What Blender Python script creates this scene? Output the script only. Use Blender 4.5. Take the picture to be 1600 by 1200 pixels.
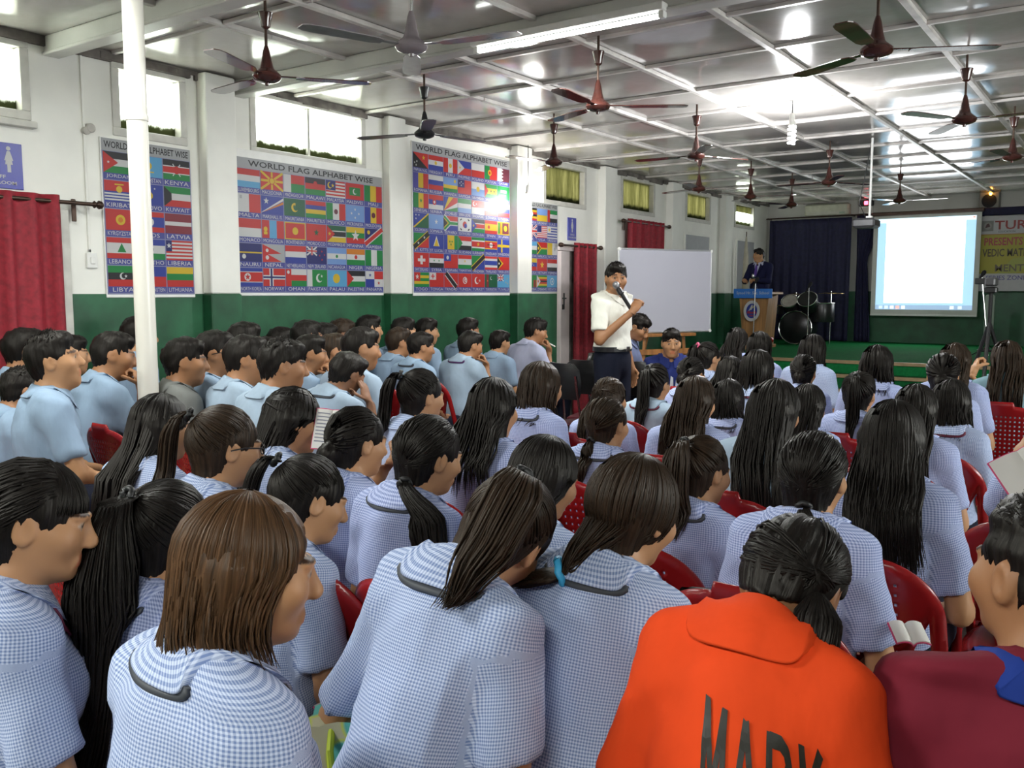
import bpy, math, random
import numpy as np
from mathutils import Matrix, Vector

# ------------------------------------------------------------------ clear, camera, world, lights, exposure
for o in list(bpy.data.objects):
    bpy.data.objects.remove(o, do_unlink=True)
SC = bpy.context.scene
COL = SC.collection
random.seed(7)
RNG = np.random.default_rng(11)

F_PX, CX, CY, CAM_H = 1400.0, 800.0, 600.0, 1.5
YAW = math.atan2(990, math.hypot(1400, 142))
PITCH = math.atan2(142, 1400)
FW = np.array([-math.sin(YAW) * math.cos(PITCH), math.cos(YAW) * math.cos(PITCH), -math.sin(PITCH)])
RT = np.array([math.cos(YAW), math.sin(YAW), 0.0])
UP = np.cross(RT, FW)
CAM = np.array([0, 0, CAM_H])


def ray(x, y):
    return FW + RT * (x - CX) / F_PX - UP * (y - CY) / F_PX


def at_depth(x, y, d):
    return CAM + ray(x, y) * d


cam_data = bpy.data.cameras.new('camera')
cam = bpy.data.objects.new('camera', cam_data)
COL.objects.link(cam)
cam_data.sensor_width = 36.0
cam_data.lens = 36.0 * F_PX / 1600.0
cam_data.clip_start = 0.05
M4 = Matrix.Identity(4)
for i in range(3):
    M4[i][0], M4[i][1], M4[i][2], M4[i][3] = RT[i], UP[i], -FW[i], CAM[i]
cam.matrix_world = M4
SC.camera = cam

SC.view_settings.view_transform = 'Standard'
SC.view_settings.look = 'None'
SC.view_settings.gamma = 1.0
SC.view_settings.use_curve_mapping = False
SC.view_settings.exposure = 0.75

world = bpy.data.worlds.new('overcast_sky')
SC.world = world
world.use_nodes = True
wn = world.node_tree
wn.nodes.clear()
bg = wn.nodes.new('ShaderNodeBackground')
bg.inputs[0].default_value = (0.96, 1.0, 0.98, 1)
bg.inputs[1].default_value = 18.0
wo = wn.nodes.new('ShaderNodeOutputWorld')
wn.links.new(bg.outputs[0], wo.inputs[0])

X_WALL, X_RIGHT, Y_FRONT, Y_BACK, Z_CEIL = -5.6, 4.2, -4.2, 15.9, 3.05
WIN_L = [(2.0, 2.86, 2.56, 3.0), (3.43, 3.95, 2.55, 3.0), (4.54, 5.73, 2.57, 3.02), (8.58, 9.49, 2.52, 2.98),
         (10.41, 11.35, 2.56, 3.0), (12.4, 13.29, 2.58, 3.0), (14.32, 15.2, 2.6, 2.99), (-0.6, 0.6, 2.56, 3.0), (-2.8, -1.6, 2.56, 3.0)]
FILL_WIN_R = [(3.2, 5.0, 1.0, 2.5), (6.0, 6.8, 1.0, 2.5)]  # openings in the unseen right wall, added to throw daylight on the left wall


def portal(name, loc, rot, sx, sy):
    l = bpy.data.lights.new(name, 'AREA')
    l.shape = 'RECTANGLE'
    l.size, l.size_y = sx, sy
    l.cycles.is_portal = True
    o = bpy.data.objects.new(name, l)
    COL.objects.link(o)
    o.location = loc
    o.rotation_euler = rot


for (a, b, c, d) in WIN_L:
    portal('window_portal', (X_WALL - 0.13, (a + b) / 2, (c + d) / 2), (0, -math.pi / 2, 0), d - c, b - a)
for (a, b, c, d) in FILL_WIN_R:
    portal('window_portal', (X_RIGHT + 0.13, (a + b) / 2, (c + d) / 2), (0, math.pi / 2, 0), d - c, b - a)


def area_lamp(name, loc, rot, sx, sy, energy, color):
    l = bpy.data.lights.new(name, 'AREA')
    l.shape = 'RECTANGLE'
    l.size, l.size_y = sx, sy
    l.energy = energy
    l.color = color
    o = bpy.data.objects.new(name, l)
    COL.objects.link(o)
    o.location = loc
    o.rotation_euler = rot
    return o


# fluorescent tubes: one batten in view, the rest unseen and added as fill light
TUBES_AND_FILL = [(-2.72, 4.36, 40), (-3.7, 1.9, 24), (-3.0, -0.9, 80), (0.2, -1.4, 48)]
for (x, y, e) in TUBES_AND_FILL:
    area_lamp('tube_or_fill_light', (x, y, Z_CEIL - 0.15), (0, 0, 0), 1.15, 0.05, e, (0.97, 1.0, 0.96))


def point_lamp(name, loc, energy, radius, color):
    l = bpy.data.lights.new(name, 'POINT')
    l.energy = energy
    l.shadow_soft_size = radius
    l.color = color
    o = bpy.data.objects.new(name, l)
    COL.objects.link(o)
    o.location = loc


point_lamp('hanging_lamp_light', (-2.41, 7.35, 2.66), 80, 0.06, (0.97, 0.98, 1.0))
point_lamp('wall_lamp_light', (-5.33, 7.97, 2.42), 14, 0.05, (1.0, 0.97, 0.9))


# ------------------------------------------------------------------ helpers
def tag(o, label=None, cat=None, group=None, kind=None):
    if label:
        o['label'] = label
    if cat:
        o['category'] = cat
    if group:
        o['group'] = group
    if kind:
        o['kind'] = kind
    return o


def link(name, data, parent=None, loc=None):
    o = bpy.data.objects.new(name, data)
    COL.objects.link(o)
    if parent is not None:
        o.parent = parent
    if loc is not None:
        o.location = loc
    return o


def empty(name, loc=(0, 0, 0), rz=0.0):
    o = bpy.data.objects.new(name, None)
    o.empty_display_size = 0.1
    COL.objects.link(o)
    o.location = loc
    o.rotation_euler = (0, 0, rz)
    return o


def copy_tree(o, parent=None):
    c = o.copy()
    COL.objects.link(c)
    if parent is not None:
        c.parent = parent
    for ch in list(o.children):
        copy_tree(ch, c)
    return c


def mesh_np(name, V, Q, mat=None, smooth=True, attrs=None):
    """mesh from numpy arrays; Q is (n,4) or (n,3) or a list of such arrays"""
    Qs = Q if isinstance(Q, list) else [Q]
    Qs = [np.asarray(q, dtype=np.int32) for q in Qs if len(q)]
    V = np.asarray(V, dtype=np.float32)
    me = bpy.data.meshes.new(name)
    me.vertices.add(len(V))
    me.vertices.foreach_set('co', V.ravel())
    li = np.concatenate([q.ravel() for q in Qs])
    tot = np.concatenate([np.full(len(q), q.shape[1], dtype=np.int32) for q in Qs])
    st = np.concatenate([[0], np.cumsum(tot)[:-1]]).astype(np.int32)
    me.loops.add(len(li))
    me.loops.foreach_set('vertex_index', li.astype(np.int32))
    me.polygons.add(len(tot))
    me.polygons.foreach_set('loop_start', st)
    me.update(calc_edges=True)
    me.polygons.foreach_set('use_smooth', np.full(len(tot), bool(smooth)))
    if attrs:
        for k, (typ, arr) in attrs.items():
            at = me.attributes.new(k, typ, 'POINT')
            key = {'FLOAT_COLOR': 'color', 'FLOAT_VECTOR': 'vector', 'FLOAT': 'value'}[typ]
            at.data.foreach_set(key, np.asarray(arr, dtype=np.float32).ravel())
    if mat:
        me.materials.append(mat)
    me.validate()
    return me


class MB:
    """collects simple solids into one mesh"""

    def __init__(self):
        self.v, self.f, self.c = [], [], []

    def add(self, vs, fs, col=None):
        n = len(self.v)
        self.v += [tuple(map(float, p)) for p in vs]
        self.f += [tuple(i + n for i in q) for q in fs]
        self.c += [col or (1, 1, 1, 1)] * len(vs)
        return self

    def box(self, x0, x1, y0, y1, z0, z1, col=None, R=None, T=None, b=0.0):
        if b > 0:   # chamfered in plan on all vertical and horizontal edges
            xs, ys, zs = (x0, x0 + b, x1 - b, x1), (y0, y0 + b, y1 - b, y1), (z0, z0 + b, z1 - b, z1)
            P = []
            for (zi, ins) in ((0, 1), (1, 0), (2, 0), (3, 1)):
                z = zs[zi]
                i0 = b if ins else 0
                a0, a1, c0, c1 = x0 + i0, x1 - i0, y0 + i0, y1 - i0
                k = b * 0.9
                P += [(a0 + k, c0, z), (a1 - k, c0, z), (a1, c0 + k, z), (a1, c1 - k, z), (a1 - k, c1, z), (a0 + k, c1, z), (a0, c1 - k, z), (a0, c0 + k, z)]
            F = []
            for L in range(3):
                for i in range(8):
                    j = (i + 1) % 8
                    F.append((L * 8 + i, L * 8 + j, L * 8 + 8 + j, L * 8 + 8 + i))
            F.append(tuple(range(7, -1, -1)))
            F.append(tuple(range(24, 32)))
        else:
            P = [(x0, y0, z0), (x1, y0, z0), (x1, y1, z0), (x0, y1, z0), (x0, y0, z1), (x1, y0, z1), (x1, y1, z1), (x0, y1, z1)]
            F = [(0, 3, 2, 1), (4, 5, 6, 7), (0, 1, 5, 4), (1, 2, 6, 5), (2, 3, 7, 6), (3, 0, 4, 7)]
        if R is not None:
            P = [R @ Vector(p) for p in P]
        if T is not None:
            P = [Vector(p) + Vector(T) for p in P]
        return self.add(P, F, col)

    def tube(self, pts, r, n=8, col=None, cap=True):
        pts = [Vector(p) for p in pts]
        rs = r if isinstance(r, (list, tuple)) else [r] * len(pts)
        P, F = [], []
        for i, p in enumerate(pts):
            t = (pts[min(i + 1, len(pts) - 1)] - pts[max(i - 1, 0)]).normalized()
            a = Vector((0, 0, 1)) if abs(t.z) < 0.9 else Vector((1, 0, 0))
            u = t.cross(a).normalized()
            w = t.cross(u)
            for k in range(n):
                th = 2 * math.pi * k / n
                P.append(p + (u * math.cos(th) + w * math.sin(th)) * rs[i])
        for i in range(len(pts) - 1):
            for k in range(n):
                k2 = (k + 1) % n
                F.append((i * n + k, i * n + k2, (i + 1) * n + k2, (i + 1) * n + k))
        if cap:
            F.append(tuple(range(n - 1, -1, -1)))
            F.append(tuple((len(pts) - 1) * n + k for k in range(n)))
        return self.add(P, F, col)

    def lathe(self, prof, c=(0, 0, 0), n=16, col=None, R=None):
        P, F = [], []
        for (r, z) in prof:
            for k in range(n):
                th = 2 * math.pi * k / n
                p = Vector((r * math.cos(th), r * math.sin(th), z))
                if R is not None:
                    p = R @ p
                P.append(p + Vector(c))
        for i in range(len(prof) - 1):
            for k in range(n):
                k2 = (k + 1) % n
                F.append((i * n + k, i * n + k2, (i + 1) * n + k2, (i + 1) * n + k))
        F.append(tuple(range(n - 1, -1, -1)))
        F.append(tuple((len(prof) - 1) * n + k for k in range(n)))
        return self.add(P, F, col)

    def mesh(self, name, mat, smooth=False, colors=False):
        me = bpy.data.meshes.new(name)
        me.from_pydata(self.v, [], self.f)
        if colors:
            at = me.attributes.new('Col', 'FLOAT_COLOR', 'POINT')
            at.data.foreach_set('color', np.array(self.c, dtype=np.float32).ravel())
        if mat:
            me.materials.append(mat)
        if smooth:
            me.polygons.foreach_set('use_smooth', np.ones(len(me.polygons), dtype=bool))
            try:
                me.set_sharp_from_angle(angle=math.radians(40))
            except Exception:
                pass
        me.update()
        return me

    def obj(self, name, mat, parent=None, smooth=False, colors=False, loc=None):
        return link(name, self.mesh(name, mat, smooth, colors), parent, loc)


# ------------------------------------------------------------------ materials
def new_mat(name):
    m = bpy.data.materials.new(name)
    m.use_nodes = True
    nt = m.node_tree
    b = nt.nodes['Principled BSDF']
    return m, nt, b


def noise_node(nt, scale, detail=3, rough=0.5, coord='Object', stretch=None):
    tc = nt.nodes.new('ShaderNodeTexCoord')
    src = tc.outputs[coord]
    if stretch:
        mp = nt.nodes.new('ShaderNodeMapping')
        mp.inputs['Scale'].default_value = stretch
        nt.links.new(src, mp.inputs[0])
        src = mp.outputs[0]
    n = nt.nodes.new('ShaderNodeTexNoise')
    n.inputs['Scale'].default_value = scale
    n.inputs['Detail'].default_value = detail
    n.inputs['Roughness'].default_value = rough
    nt.links.new(src, n.inputs['Vector'])
    return n


def ramp(nt, fac, stops):
    r = nt.nodes.new('ShaderNodeValToRGB')
    e = r.color_ramp.elements
    e[0].position, e[0].color = stops[0][0], (*stops[0][1], 1)
    e[1].position, e[1].color = stops[-1][0], (*stops[-1][1], 1)
    for p, c in stops[1:-1]:
        q = e.new(p)
        q.color = (*c, 1)
    nt.links.new(fac, r.inputs[0])
    return r


def bump(nt, b, height, strength=0.2, dist=0.01):
    bp = nt.nodes.new('ShaderNodeBump')
    bp.inputs['Strength'].default_value = strength
    bp.inputs['Distance'].default_value = dist
    nt.links.new(height, bp.inputs['Height'])
    nt.links.new(bp.outputs[0], b.inputs['Normal'])


def mat_simple(name, col, rough=0.5, metal=0.0, var=0.12, scale=12.0, bmp=0.0, spec=0.5, coat=0.0, stretch=None):
    m, nt, b = new_mat(name)
    n = noise_node(nt, scale, 4, stretch=stretch)
    lo = tuple(max(0, c * (1 - var)) for c in col)
    hi = tuple(min(1, c * (1 + var)) for c in col)
    r = ramp(nt, n.outputs[0], [(0.3, lo), (0.7, hi)])
    nt.links.new(r.outputs[0], b.inputs['Base Color'])
    b.inputs['Roughness'].default_value = rough
    b.inputs['Metallic'].default_value = metal
    b.inputs['Specular IOR Level'].default_value = spec
    b.inputs['Coat Weight'].default_value = coat
    if bmp:
        bump(nt, b, n.outputs[0], bmp, 0.01)
    return m


def mat_emit(name, col, strength):
    m, nt, b = new_mat(name)
    b.inputs['Base Color'].default_value = (*col, 1)
    b.inputs['Emission Color'].default_value = (*col, 1)
    b.inputs['Emission Strength'].default_value = strength
    return m


def mat_vcol(name, rough=0.5, spec=0.5, mul=None, coat=0.0, grain=0.0):
    m, nt, b = new_mat(name)
    a = nt.nodes.new('ShaderNodeAttribute')
    a.attribute_name = 'Col'
    src = a.outputs['Color']
    if mul:
        mx = nt.nodes.new('ShaderNodeMix')
        mx.data_type = 'RGBA'
        mx.blend_type = 'MULTIPLY'
        mx.inputs[0].default_value = 1.0
        nt.links.new(src, mx.inputs[6])
        mx.inputs[7].default_value = (*mul, 1)
        src = mx.outputs[2]
    nt.links.new(src, b.inputs['Base Color'])
    b.inputs['Roughness'].default_value = rough
    b.inputs['Specular IOR Level'].default_value = spec
    b.inputs['Coat Weight'].default_value = coat
    if grain:
        n = noise_node(nt, 60, 4)
        bump(nt, b, n.outputs[0], grain, 0.004)
    return m


def mat_ceiling():
    m, nt, b = new_mat('varnished_ceiling_board')
    n = noise_node(nt, 1.6, 5, 0.6, 'Object')
    r = ramp(nt, n.outputs[0], [(0.3, (0.36, 0.34, 0.315)), (0.55, (0.47, 0.445, 0.415)), (0.75, (0.56, 0.535, 0.50))])
    nt.links.new(r.outputs[0], b.inputs['Base Color'])
    b.inputs['Roughness'].default_value = 0.13
    b.inputs['Specular IOR Level'].default_value = 1.0
    b.inputs['IOR'].default_value = 2.0
    n2 = noise_node(nt, 5, 2, 0.5, 'Object')
    bump(nt, b, n2.outputs[0], 0.05, 0.02)
    return m


def mat_gingham(name, light, dark, period=0.0056, wrinkle=0.25):
    m, nt, b = new_mat(name)
    a = nt.nodes.new('ShaderNodeAttribute')
    a.attribute_name = 'uvp'
    sp = nt.nodes.new('ShaderNodeSeparateXYZ')
    nt.links.new(a.outputs['Vector'], sp.inputs[0])
    outs = []
    for ax in (0, 1):
        mu = nt.nodes.new('ShaderNodeMath')
        mu.operation = 'MULTIPLY'
        mu.inputs[1].default_value = 2 * math.pi / period
        nt.links.new(sp.outputs[ax], mu.inputs[0])
        s = nt.nodes.new('ShaderNodeMath')
        s.operation = 'SINE'
        nt.links.new(mu.outputs[0], s.inputs[0])
        k = nt.nodes.new('ShaderNodeMapRange')
        k.inputs['From Min'].default_value = -0.25
        k.inputs['From Max'].default_value = 0.25
        k.inputs['To Max'].default_value = 0.5
        nt.links.new(s.outputs[0], k.inputs[0])
        outs.append(k.outputs[0])
    ad = nt.nodes.new('ShaderNodeMath')
    ad.operation = 'ADD'
    nt.links.new(outs[0], ad.inputs[0])
    nt.links.new(outs[1], ad.inputs[1])
    r = ramp(nt, ad.outputs[0], [(0.0, light), (1.0, dark)])
    nt.links.new(r.outputs[0], b.inputs['Base Color'])
    b.inputs['Roughness'].default_value = 0.85
    b.inputs['Specular IOR Level'].default_value = 0.2
    n = noise_node(nt, 9, 3, 0.5, 'Object', (1.6, 1.6, 0.7))
    bump(nt, b, n.outputs[0], wrinkle, 0.03)
    return m


def mat_cloth(name, col, wrinkle=0.25, scale=9, rough=0.85):
    m, nt, b = new_mat(name)
    n = noise_node(nt, scale, 3, 0.5, 'Object', (1.6, 1.6, 0.7))
    r = ramp(nt, n.outputs[0], [(0.3, tuple(c * 0.94 for c in col)), (0.7, tuple(min(1, c * 1.05) for c in col))])
    nt.links.new(r.outputs[0], b.inputs['Base Color'])
    b.inputs['Roughness'].default_value = rough
    b.inputs['Specular IOR Level'].default_value = 0.2
    bump(nt, b, n.outputs[0], wrinkle, 0.03)
    return m


def mat_hair(name, dark, light, rough=0.44):
    m, nt, b = new_mat(name)
    a = nt.nodes.new('ShaderNodeAttribute')
    a.attribute_name = 'strand'
    n = nt.nodes.new('ShaderNodeTexNoise')
    n.inputs['Scale'].default_value = 1.0
    n.inputs['Detail'].default_value = 3
    nt.links.new(a.outputs['Vector'], n.inputs['Vector'])
    r = ramp(nt, n.outputs[0], [(0.3, dark), (0.72, light)])
    nt.links.new(r.outputs[0], b.inputs['Base Color'])
    b.inputs['Roughness'].default_value = rough
    b.inputs['Specular IOR Level'].default_value = 0.2
    b.inputs['Specular Tint'].default_value = (1, 0.95, 0.86, 1)
    bump(nt, b, n.outputs[0], 0.55, 0.004)
    return m


MAT = {}
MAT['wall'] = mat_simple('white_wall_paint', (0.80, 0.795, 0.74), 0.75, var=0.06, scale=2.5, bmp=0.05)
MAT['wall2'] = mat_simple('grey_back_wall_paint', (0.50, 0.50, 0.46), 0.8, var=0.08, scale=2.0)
MAT['dado'] = mat_simple('green_dado_paint', (0.012, 0.088, 0.036), 0.45, var=0.3, scale=5, bmp=0.05)
MAT['ceil'] = mat_ceiling()
MAT['batten'] = mat_simple('white_painted_batten', (0.62, 0.59, 0.56), 0.35, var=0.2, scale=6, bmp=0.1)
MAT['beam'] = mat_simple('pale_beam_paint', (0.62, 0.62, 0.58), 0.4, var=0.12, scale=3)
MAT['floor'] = mat_simple('dark_cement_floor', (0.045, 0.038, 0.034), 0.5, var=0.3, scale=4)
MAT['frame'] = mat_simple('window_frame_paint', (0.55, 0.54, 0.49), 0.5, var=0.1)
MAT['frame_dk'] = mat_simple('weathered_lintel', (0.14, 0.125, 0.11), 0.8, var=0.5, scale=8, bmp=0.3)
MAT['pole'] = mat_simple('cream_gloss_pole_paint', (0.80, 0.77, 0.69), 0.28, var=0.05, scale=3)
MAT['red_cloth'] = mat_simple('crimson_curtain_cloth', (0.25, 0.011, 0.022), 0.7, var=0.25, scale=30, bmp=0.1)
MAT['navy_cloth'] = mat_simple('navy_curtain_cloth', (0.008, 0.008, 0.04), 0.75, var=0.3, scale=20, bmp=0.1)
MAT['metal_dk'] = mat_simple('dark_bronze_metal', (0.06, 0.035, 0.025), 0.35, 0.6, var=0.2)
MAT['chrome'] = mat_simple('chrome', (0.7, 0.7, 0.7), 0.2, 1.0, var=0.05)
MAT['fan'] = mat_simple('brown_fan_enamel', (0.055, 0.018, 0.014), 0.18, var=0.2, coat=0.5)
MAT['fan_grey'] = mat_simple('grey_fan_enamel', (0.22, 0.19, 0.20), 0.25, var=0.15, coat=0.4)
MAT['chair'] = mat_simple('red_moulded_plastic', (0.30, 0.010, 0.012), 0.26, var=0.1, scale=5, spec=0.45)
MAT['black'] = mat_simple('black_plastic', (0.012, 0.012, 0.013), 0.3, var=0.2)
MAT['blackmat'] = mat_simple('black_cloth', (0.010, 0.010, 0.012), 0.85, var=0.2)
MAT['maroon_seat'] = mat_simple('maroon_vinyl', (0.07, 0.008, 0.014), 0.3, var=0.2)
MAT['white_plastic'] = mat_simple('white_plastic', (0.75, 0.75, 0.72), 0.4, var=0.04)
MAT['board'] = mat_simple('whiteboard_laminate', (0.40, 0.40, 0.45), 0.22, var=0.02, scale=2)
MAT['alu'] = mat_simple('aluminium', (0.75, 0.76, 0.78), 0.3, 0.8, var=0.04)
MAT['wood'] = mat_simple('orange_brown_wood', (0.28, 0.12, 0.035), 0.4, var=0.35, scale=4, stretch=(8, 8, 0.6))
MAT['podium'] = mat_simple('podium_wood', (0.30, 0.15, 0.05), 0.45, var=0.3, scale=3, stretch=(9, 9, 0.5))
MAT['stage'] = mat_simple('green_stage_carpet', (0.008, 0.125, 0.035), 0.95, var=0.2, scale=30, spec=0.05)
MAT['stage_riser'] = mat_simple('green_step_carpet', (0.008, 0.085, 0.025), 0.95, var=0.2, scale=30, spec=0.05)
MAT['nosing'] = mat_simple('tan_step_nosing', (0.26, 0.18, 0.09), 0.6, var=0.2)
MAT['print'] = mat_vcol('printed_flex', 0.42, 0.3, (0.62, 0.62, 0.62))
MAT['paint'] = mat_vcol('painted_print', 0.5, 0.3)
MAT['paper'] = mat_vcol('printed_paper', 0.8, 0.2)
MAT['skin1'] = mat_vcol('skin_light', 0.5, 0.4, (0.47, 0.245, 0.120))
MAT['skin2'] = mat_vcol('skin_tan', 0.5, 0.4, (0.34, 0.160, 0.074))
MAT['skin3'] = mat_vcol('skin_brown', 0.5, 0.4, (0.22, 0.10, 0.05))
MAT['check'] = mat_gingham('blue_check_shirting', (0.60, 0.67, 0.83), (0.17, 0.24, 0.46))
MAT['check2'] = mat_gingham('violet_blue_check_shirting', (0.56, 0.62, 0.84), (0.18, 0.23, 0.47), 0.0062)
MAT['plain'] = mat_cloth('pale_blue_shirting', (0.275, 0.375, 0.50))
MAT['plain2'] = mat_cloth('paler_blue_shirting', (0.33, 0.42, 0.52))
MAT['grey'] = mat_cloth('olive_grey_cotton', (0.17, 0.175, 0.165))
MAT['white_shirt'] = mat_cloth('cream_white_cotton', (0.78, 0.77, 0.69), 0.35)
MAT['lilac'] = mat_cloth('pale_lilac_cotton', (0.48, 0.50, 0.66))
MAT['orange'] = mat_cloth('orange_red_polo_cotton', (0.78, 0.065, 0.010), 0.2)
MAT['maroon'] = mat_cloth('maroon_polo_cotton', (0.17, 0.014, 0.028), 0.2)
MAT['royal'] = mat_cloth('royal_blue_cotton', (0.015, 0.04, 0.24), 0.2)
MAT['bluegrey'] = mat_cloth('blue_grey_cotton', (0.15, 0.18, 0.30), 0.3)
MAT['deepblue'] = mat_cloth('deep_blue_cotton', (0.018, 0.03, 0.15), 0.25)
MAT['suit'] = mat_cloth('navy_suiting', (0.010, 0.011, 0.045), 0.2)
MAT['turq'] = mat_cloth('turquoise_grey_cotton', (0.22, 0.36, 0.42), 0.25)
MAT['navy'] = mat_cloth('navy_school_cloth', (0.008, 0.010, 0.022), 0.2)
MAT['lanyard'] = mat_simple('dark_grey_ribbon', (0.05, 0.055, 0.065), 0.6, var=0.1)
MAT['lanyard_v'] = mat_simple('violet_ribbon', (0.09, 0.02, 0.12), 0.6, var=0.1)
MAT['lanyard_m'] = mat_simple('maroon_ribbon', (0.14, 0.012, 0.04), 0.6, var=0.1)
MAT['hair0'] = mat_hair('black_hair', (0.005, 0.004, 0.004), (0.013, 0.0105, 0.009))
MAT['hair1'] = mat_hair('dark_brown_hair', (0.010, 0.007, 0.005), (0.045, 0.026, 0.015))
MAT['hair2'] = mat_hair('brown_hair', (0.022, 0.012, 0.006), (0.13, 0.065, 0.030), 0.4)
MAT['tie_blue'] = mat_simple('sky_blue_elastic', (0.05, 0.42, 0.75), 0.5)
MAT['tie_red'] = mat_simple('scarlet_elastic', (0.65, 0.03, 0.02), 0.5)
MAT['tie_pink'] = mat_simple('pink_elastic', (0.75, 0.10, 0.22), 0.5)
MAT['tie_black'] = mat_simple('black_elastic', (0.01, 0.01, 0.01), 0.5)
# ------------------------------------------------------------------ room shell
def wall_cells(u0, u1, v0, v1, holes):
    us = sorted({u0, u1, *[h[0] for h in holes], *[h[1] for h in holes]})
    vs = sorted({v0, v1, *[h[2] for h in holes], *[h[3] for h in holes]})
    out = []
    for a, b in zip(us[:-1], us[1:]):
        for c, d in zip(vs[:-1], vs[1:]):
            um, vm = (a + b) / 2, (c + d) / 2
            if not any(h[0] < um < h[1] and h[2] < vm < h[3] for h in holes):
                out.append((a, b, c, d))
    return out


m = MB()
for (a, b, c, d) in wall_cells(Y_FRONT, Y_BACK, 0, 3.25, WIN_L):
    m.box(X_WALL - 0.12, X_WALL, a, b, c, d)
wall_left = tag(m.obj('wall_left', MAT['wall']), kind='structure')
m = MB()
for (a, b, c, d) in wall_cells(Y_FRONT, Y_BACK, 0, 3.25, FILL_WIN_R):
    m.box(X_RIGHT, X_RIGHT + 0.12, a, b, c, d)
wall_right = tag(m.obj('wall_right', MAT['wall']), kind='structure')
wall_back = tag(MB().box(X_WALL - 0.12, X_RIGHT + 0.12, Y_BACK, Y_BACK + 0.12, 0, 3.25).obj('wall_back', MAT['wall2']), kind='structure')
wall_front = tag(MB().box(X_WALL - 0.12, X_RIGHT + 0.12, Y_FRONT - 0.12, Y_FRONT, 0, 3.25).obj('wall_front', MAT['wall']), kind='structure')
floor = tag(MB().box(X_WALL, X_RIGHT, Y_FRONT, Y_BACK, -0.1, 0).obj('floor', MAT['floor']), kind='structure')
tag(MB().box(-40, X_WALL - 0.12, -25, 40, -0.5, -0.4).obj('ground', mat_simple('outside_ground', (0.12, 0.15, 0.06), 0.9)), kind='structure')

# dado paint band: slabs a few millimetres proud of the plaster
d = MB()
d.box(X_WALL, X_WALL + 0.006, 3.06, 8.86, 0, 1.495)
d.box(X_WALL, X_WALL + 0.006, 9.66, Y_BACK, 0, 1.495)
d.box(X_WALL, X_WALL + 0.006, Y_FRONT, 1.9, 0, 1.495)
d.obj('dado', MAT['dado'], wall_left)
MB().box(X_WALL, X_RIGHT, Y_BACK - 0.006, Y_BACK, 0, 1.53).obj('dado', MAT['dado'], wall_back)
MB().box(X_RIGHT - 0.006, X_RIGHT, Y_FRONT, Y_BACK, 0, 1.495).obj('dado', MAT['dado'], wall_right)
for (yc, w, p) in [(4.19, 0.26, 0.10), (6.07, 0.22, 0.09), (8.05, 0.27, 0.11), (9.95, 0.30, 0.11), (11.88, 0.30, 0.11), (13.83, 0.30, 0.11)]:
    MB().box(X_WALL, X_WALL + p, yc - w / 2, yc + w / 2, 1.495, 3.05, b=0.008).obj('pilaster', MAT['wall'], wall_left)
    MB().box(X_WALL, X_WALL + p + 0.004, yc - w / 2 - 0.004, yc + w / 2 + 0.004, 0, 1.495, b=0.008).obj('pilaster_dado', MAT['dado'], wall_left)

# weathered strip where wall meets ceiling
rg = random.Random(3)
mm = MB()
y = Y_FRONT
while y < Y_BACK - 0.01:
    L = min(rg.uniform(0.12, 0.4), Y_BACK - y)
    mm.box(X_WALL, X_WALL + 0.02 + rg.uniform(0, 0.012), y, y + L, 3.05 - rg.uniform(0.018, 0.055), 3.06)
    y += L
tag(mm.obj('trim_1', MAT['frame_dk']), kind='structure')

# ceiling: frame of battens, every board a piece that sags a little
XS = [-5.6, -4.45, -3.78, -2.93, -2.03, -1.14, -0.24, 0.66, 1.56, 2.46, 3.36, 4.2]
YS = [-4.2, -3.2, -2.3, -1.4, -0.5, 0.4, 1.3, 2.2, 3.02, 3.42, 4.42, 4.95, 5.75, 6.6, 7.45, 8.35, 9.25, 10.15, 11.05, 11.95, 12.85, 13.75, 14.8, 15.9]
ceiling = tag(MB().box(X_WALL - 0.12, X_RIGHT + 0.12, Y_FRONT - 0.12, Y_BACK + 0.12, 3.14, 3.24).obj('ceiling', MAT['frame_dk']), kind='structure')
boards = []
for k in range(8):
    n = 8
    r2 = np.random.default_rng(40 + k)
    g = np.linspace(-0.5, 0.5, n)
    U, W = np.meshgrid(g, g, indexing='ij')
    a1, a2, a3, a4 = r2.uniform(-1, 1, 4)
    base = (1 - (2 * U) ** 2) * (1 - (2 * W) ** 2)
    sag = -0.010 * base * (1 + 0.7 * a1) + 0.004 * a2 * np.sin(3.1 * U + a3) * base + 0.0035 * a4 * np.sin(2 * np.pi * W + a3) * (1 - (2 * U) ** 2)
    V = np.stack([U, W, sag], -1).reshape(-1, 3)
    idx = np.arange(n * n).reshape(n, n)
    Q = np.stack([idx[:-1, :-1], idx[:-1, 1:], idx[1:, 1:], idx[1:, :-1]], -1).reshape(-1, 4)
    boards.append(mesh_np('ceiling_board', V, Q, MAT['ceil']))
for i in range(len(XS) - 1):
    for j in range(len(YS) - 1):
        o = link('ceiling_board', boards[rg.randrange(8)], ceiling)
        sx, sy = XS[i + 1] - XS[i] - 0.004, YS[j + 1] - YS[j] - 0.004
        o.location = ((XS[i] + XS[i + 1]) / 2, (YS[j] + YS[j + 1]) / 2, Z_CEIL + 0.012)
        o.scale = (sx * rg.choice((-1, 1)), sy * rg.choice((-1, 1)), 1)
        if o.scale.x * o.scale.y < 0:
            o.scale.x *= -1
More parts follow.
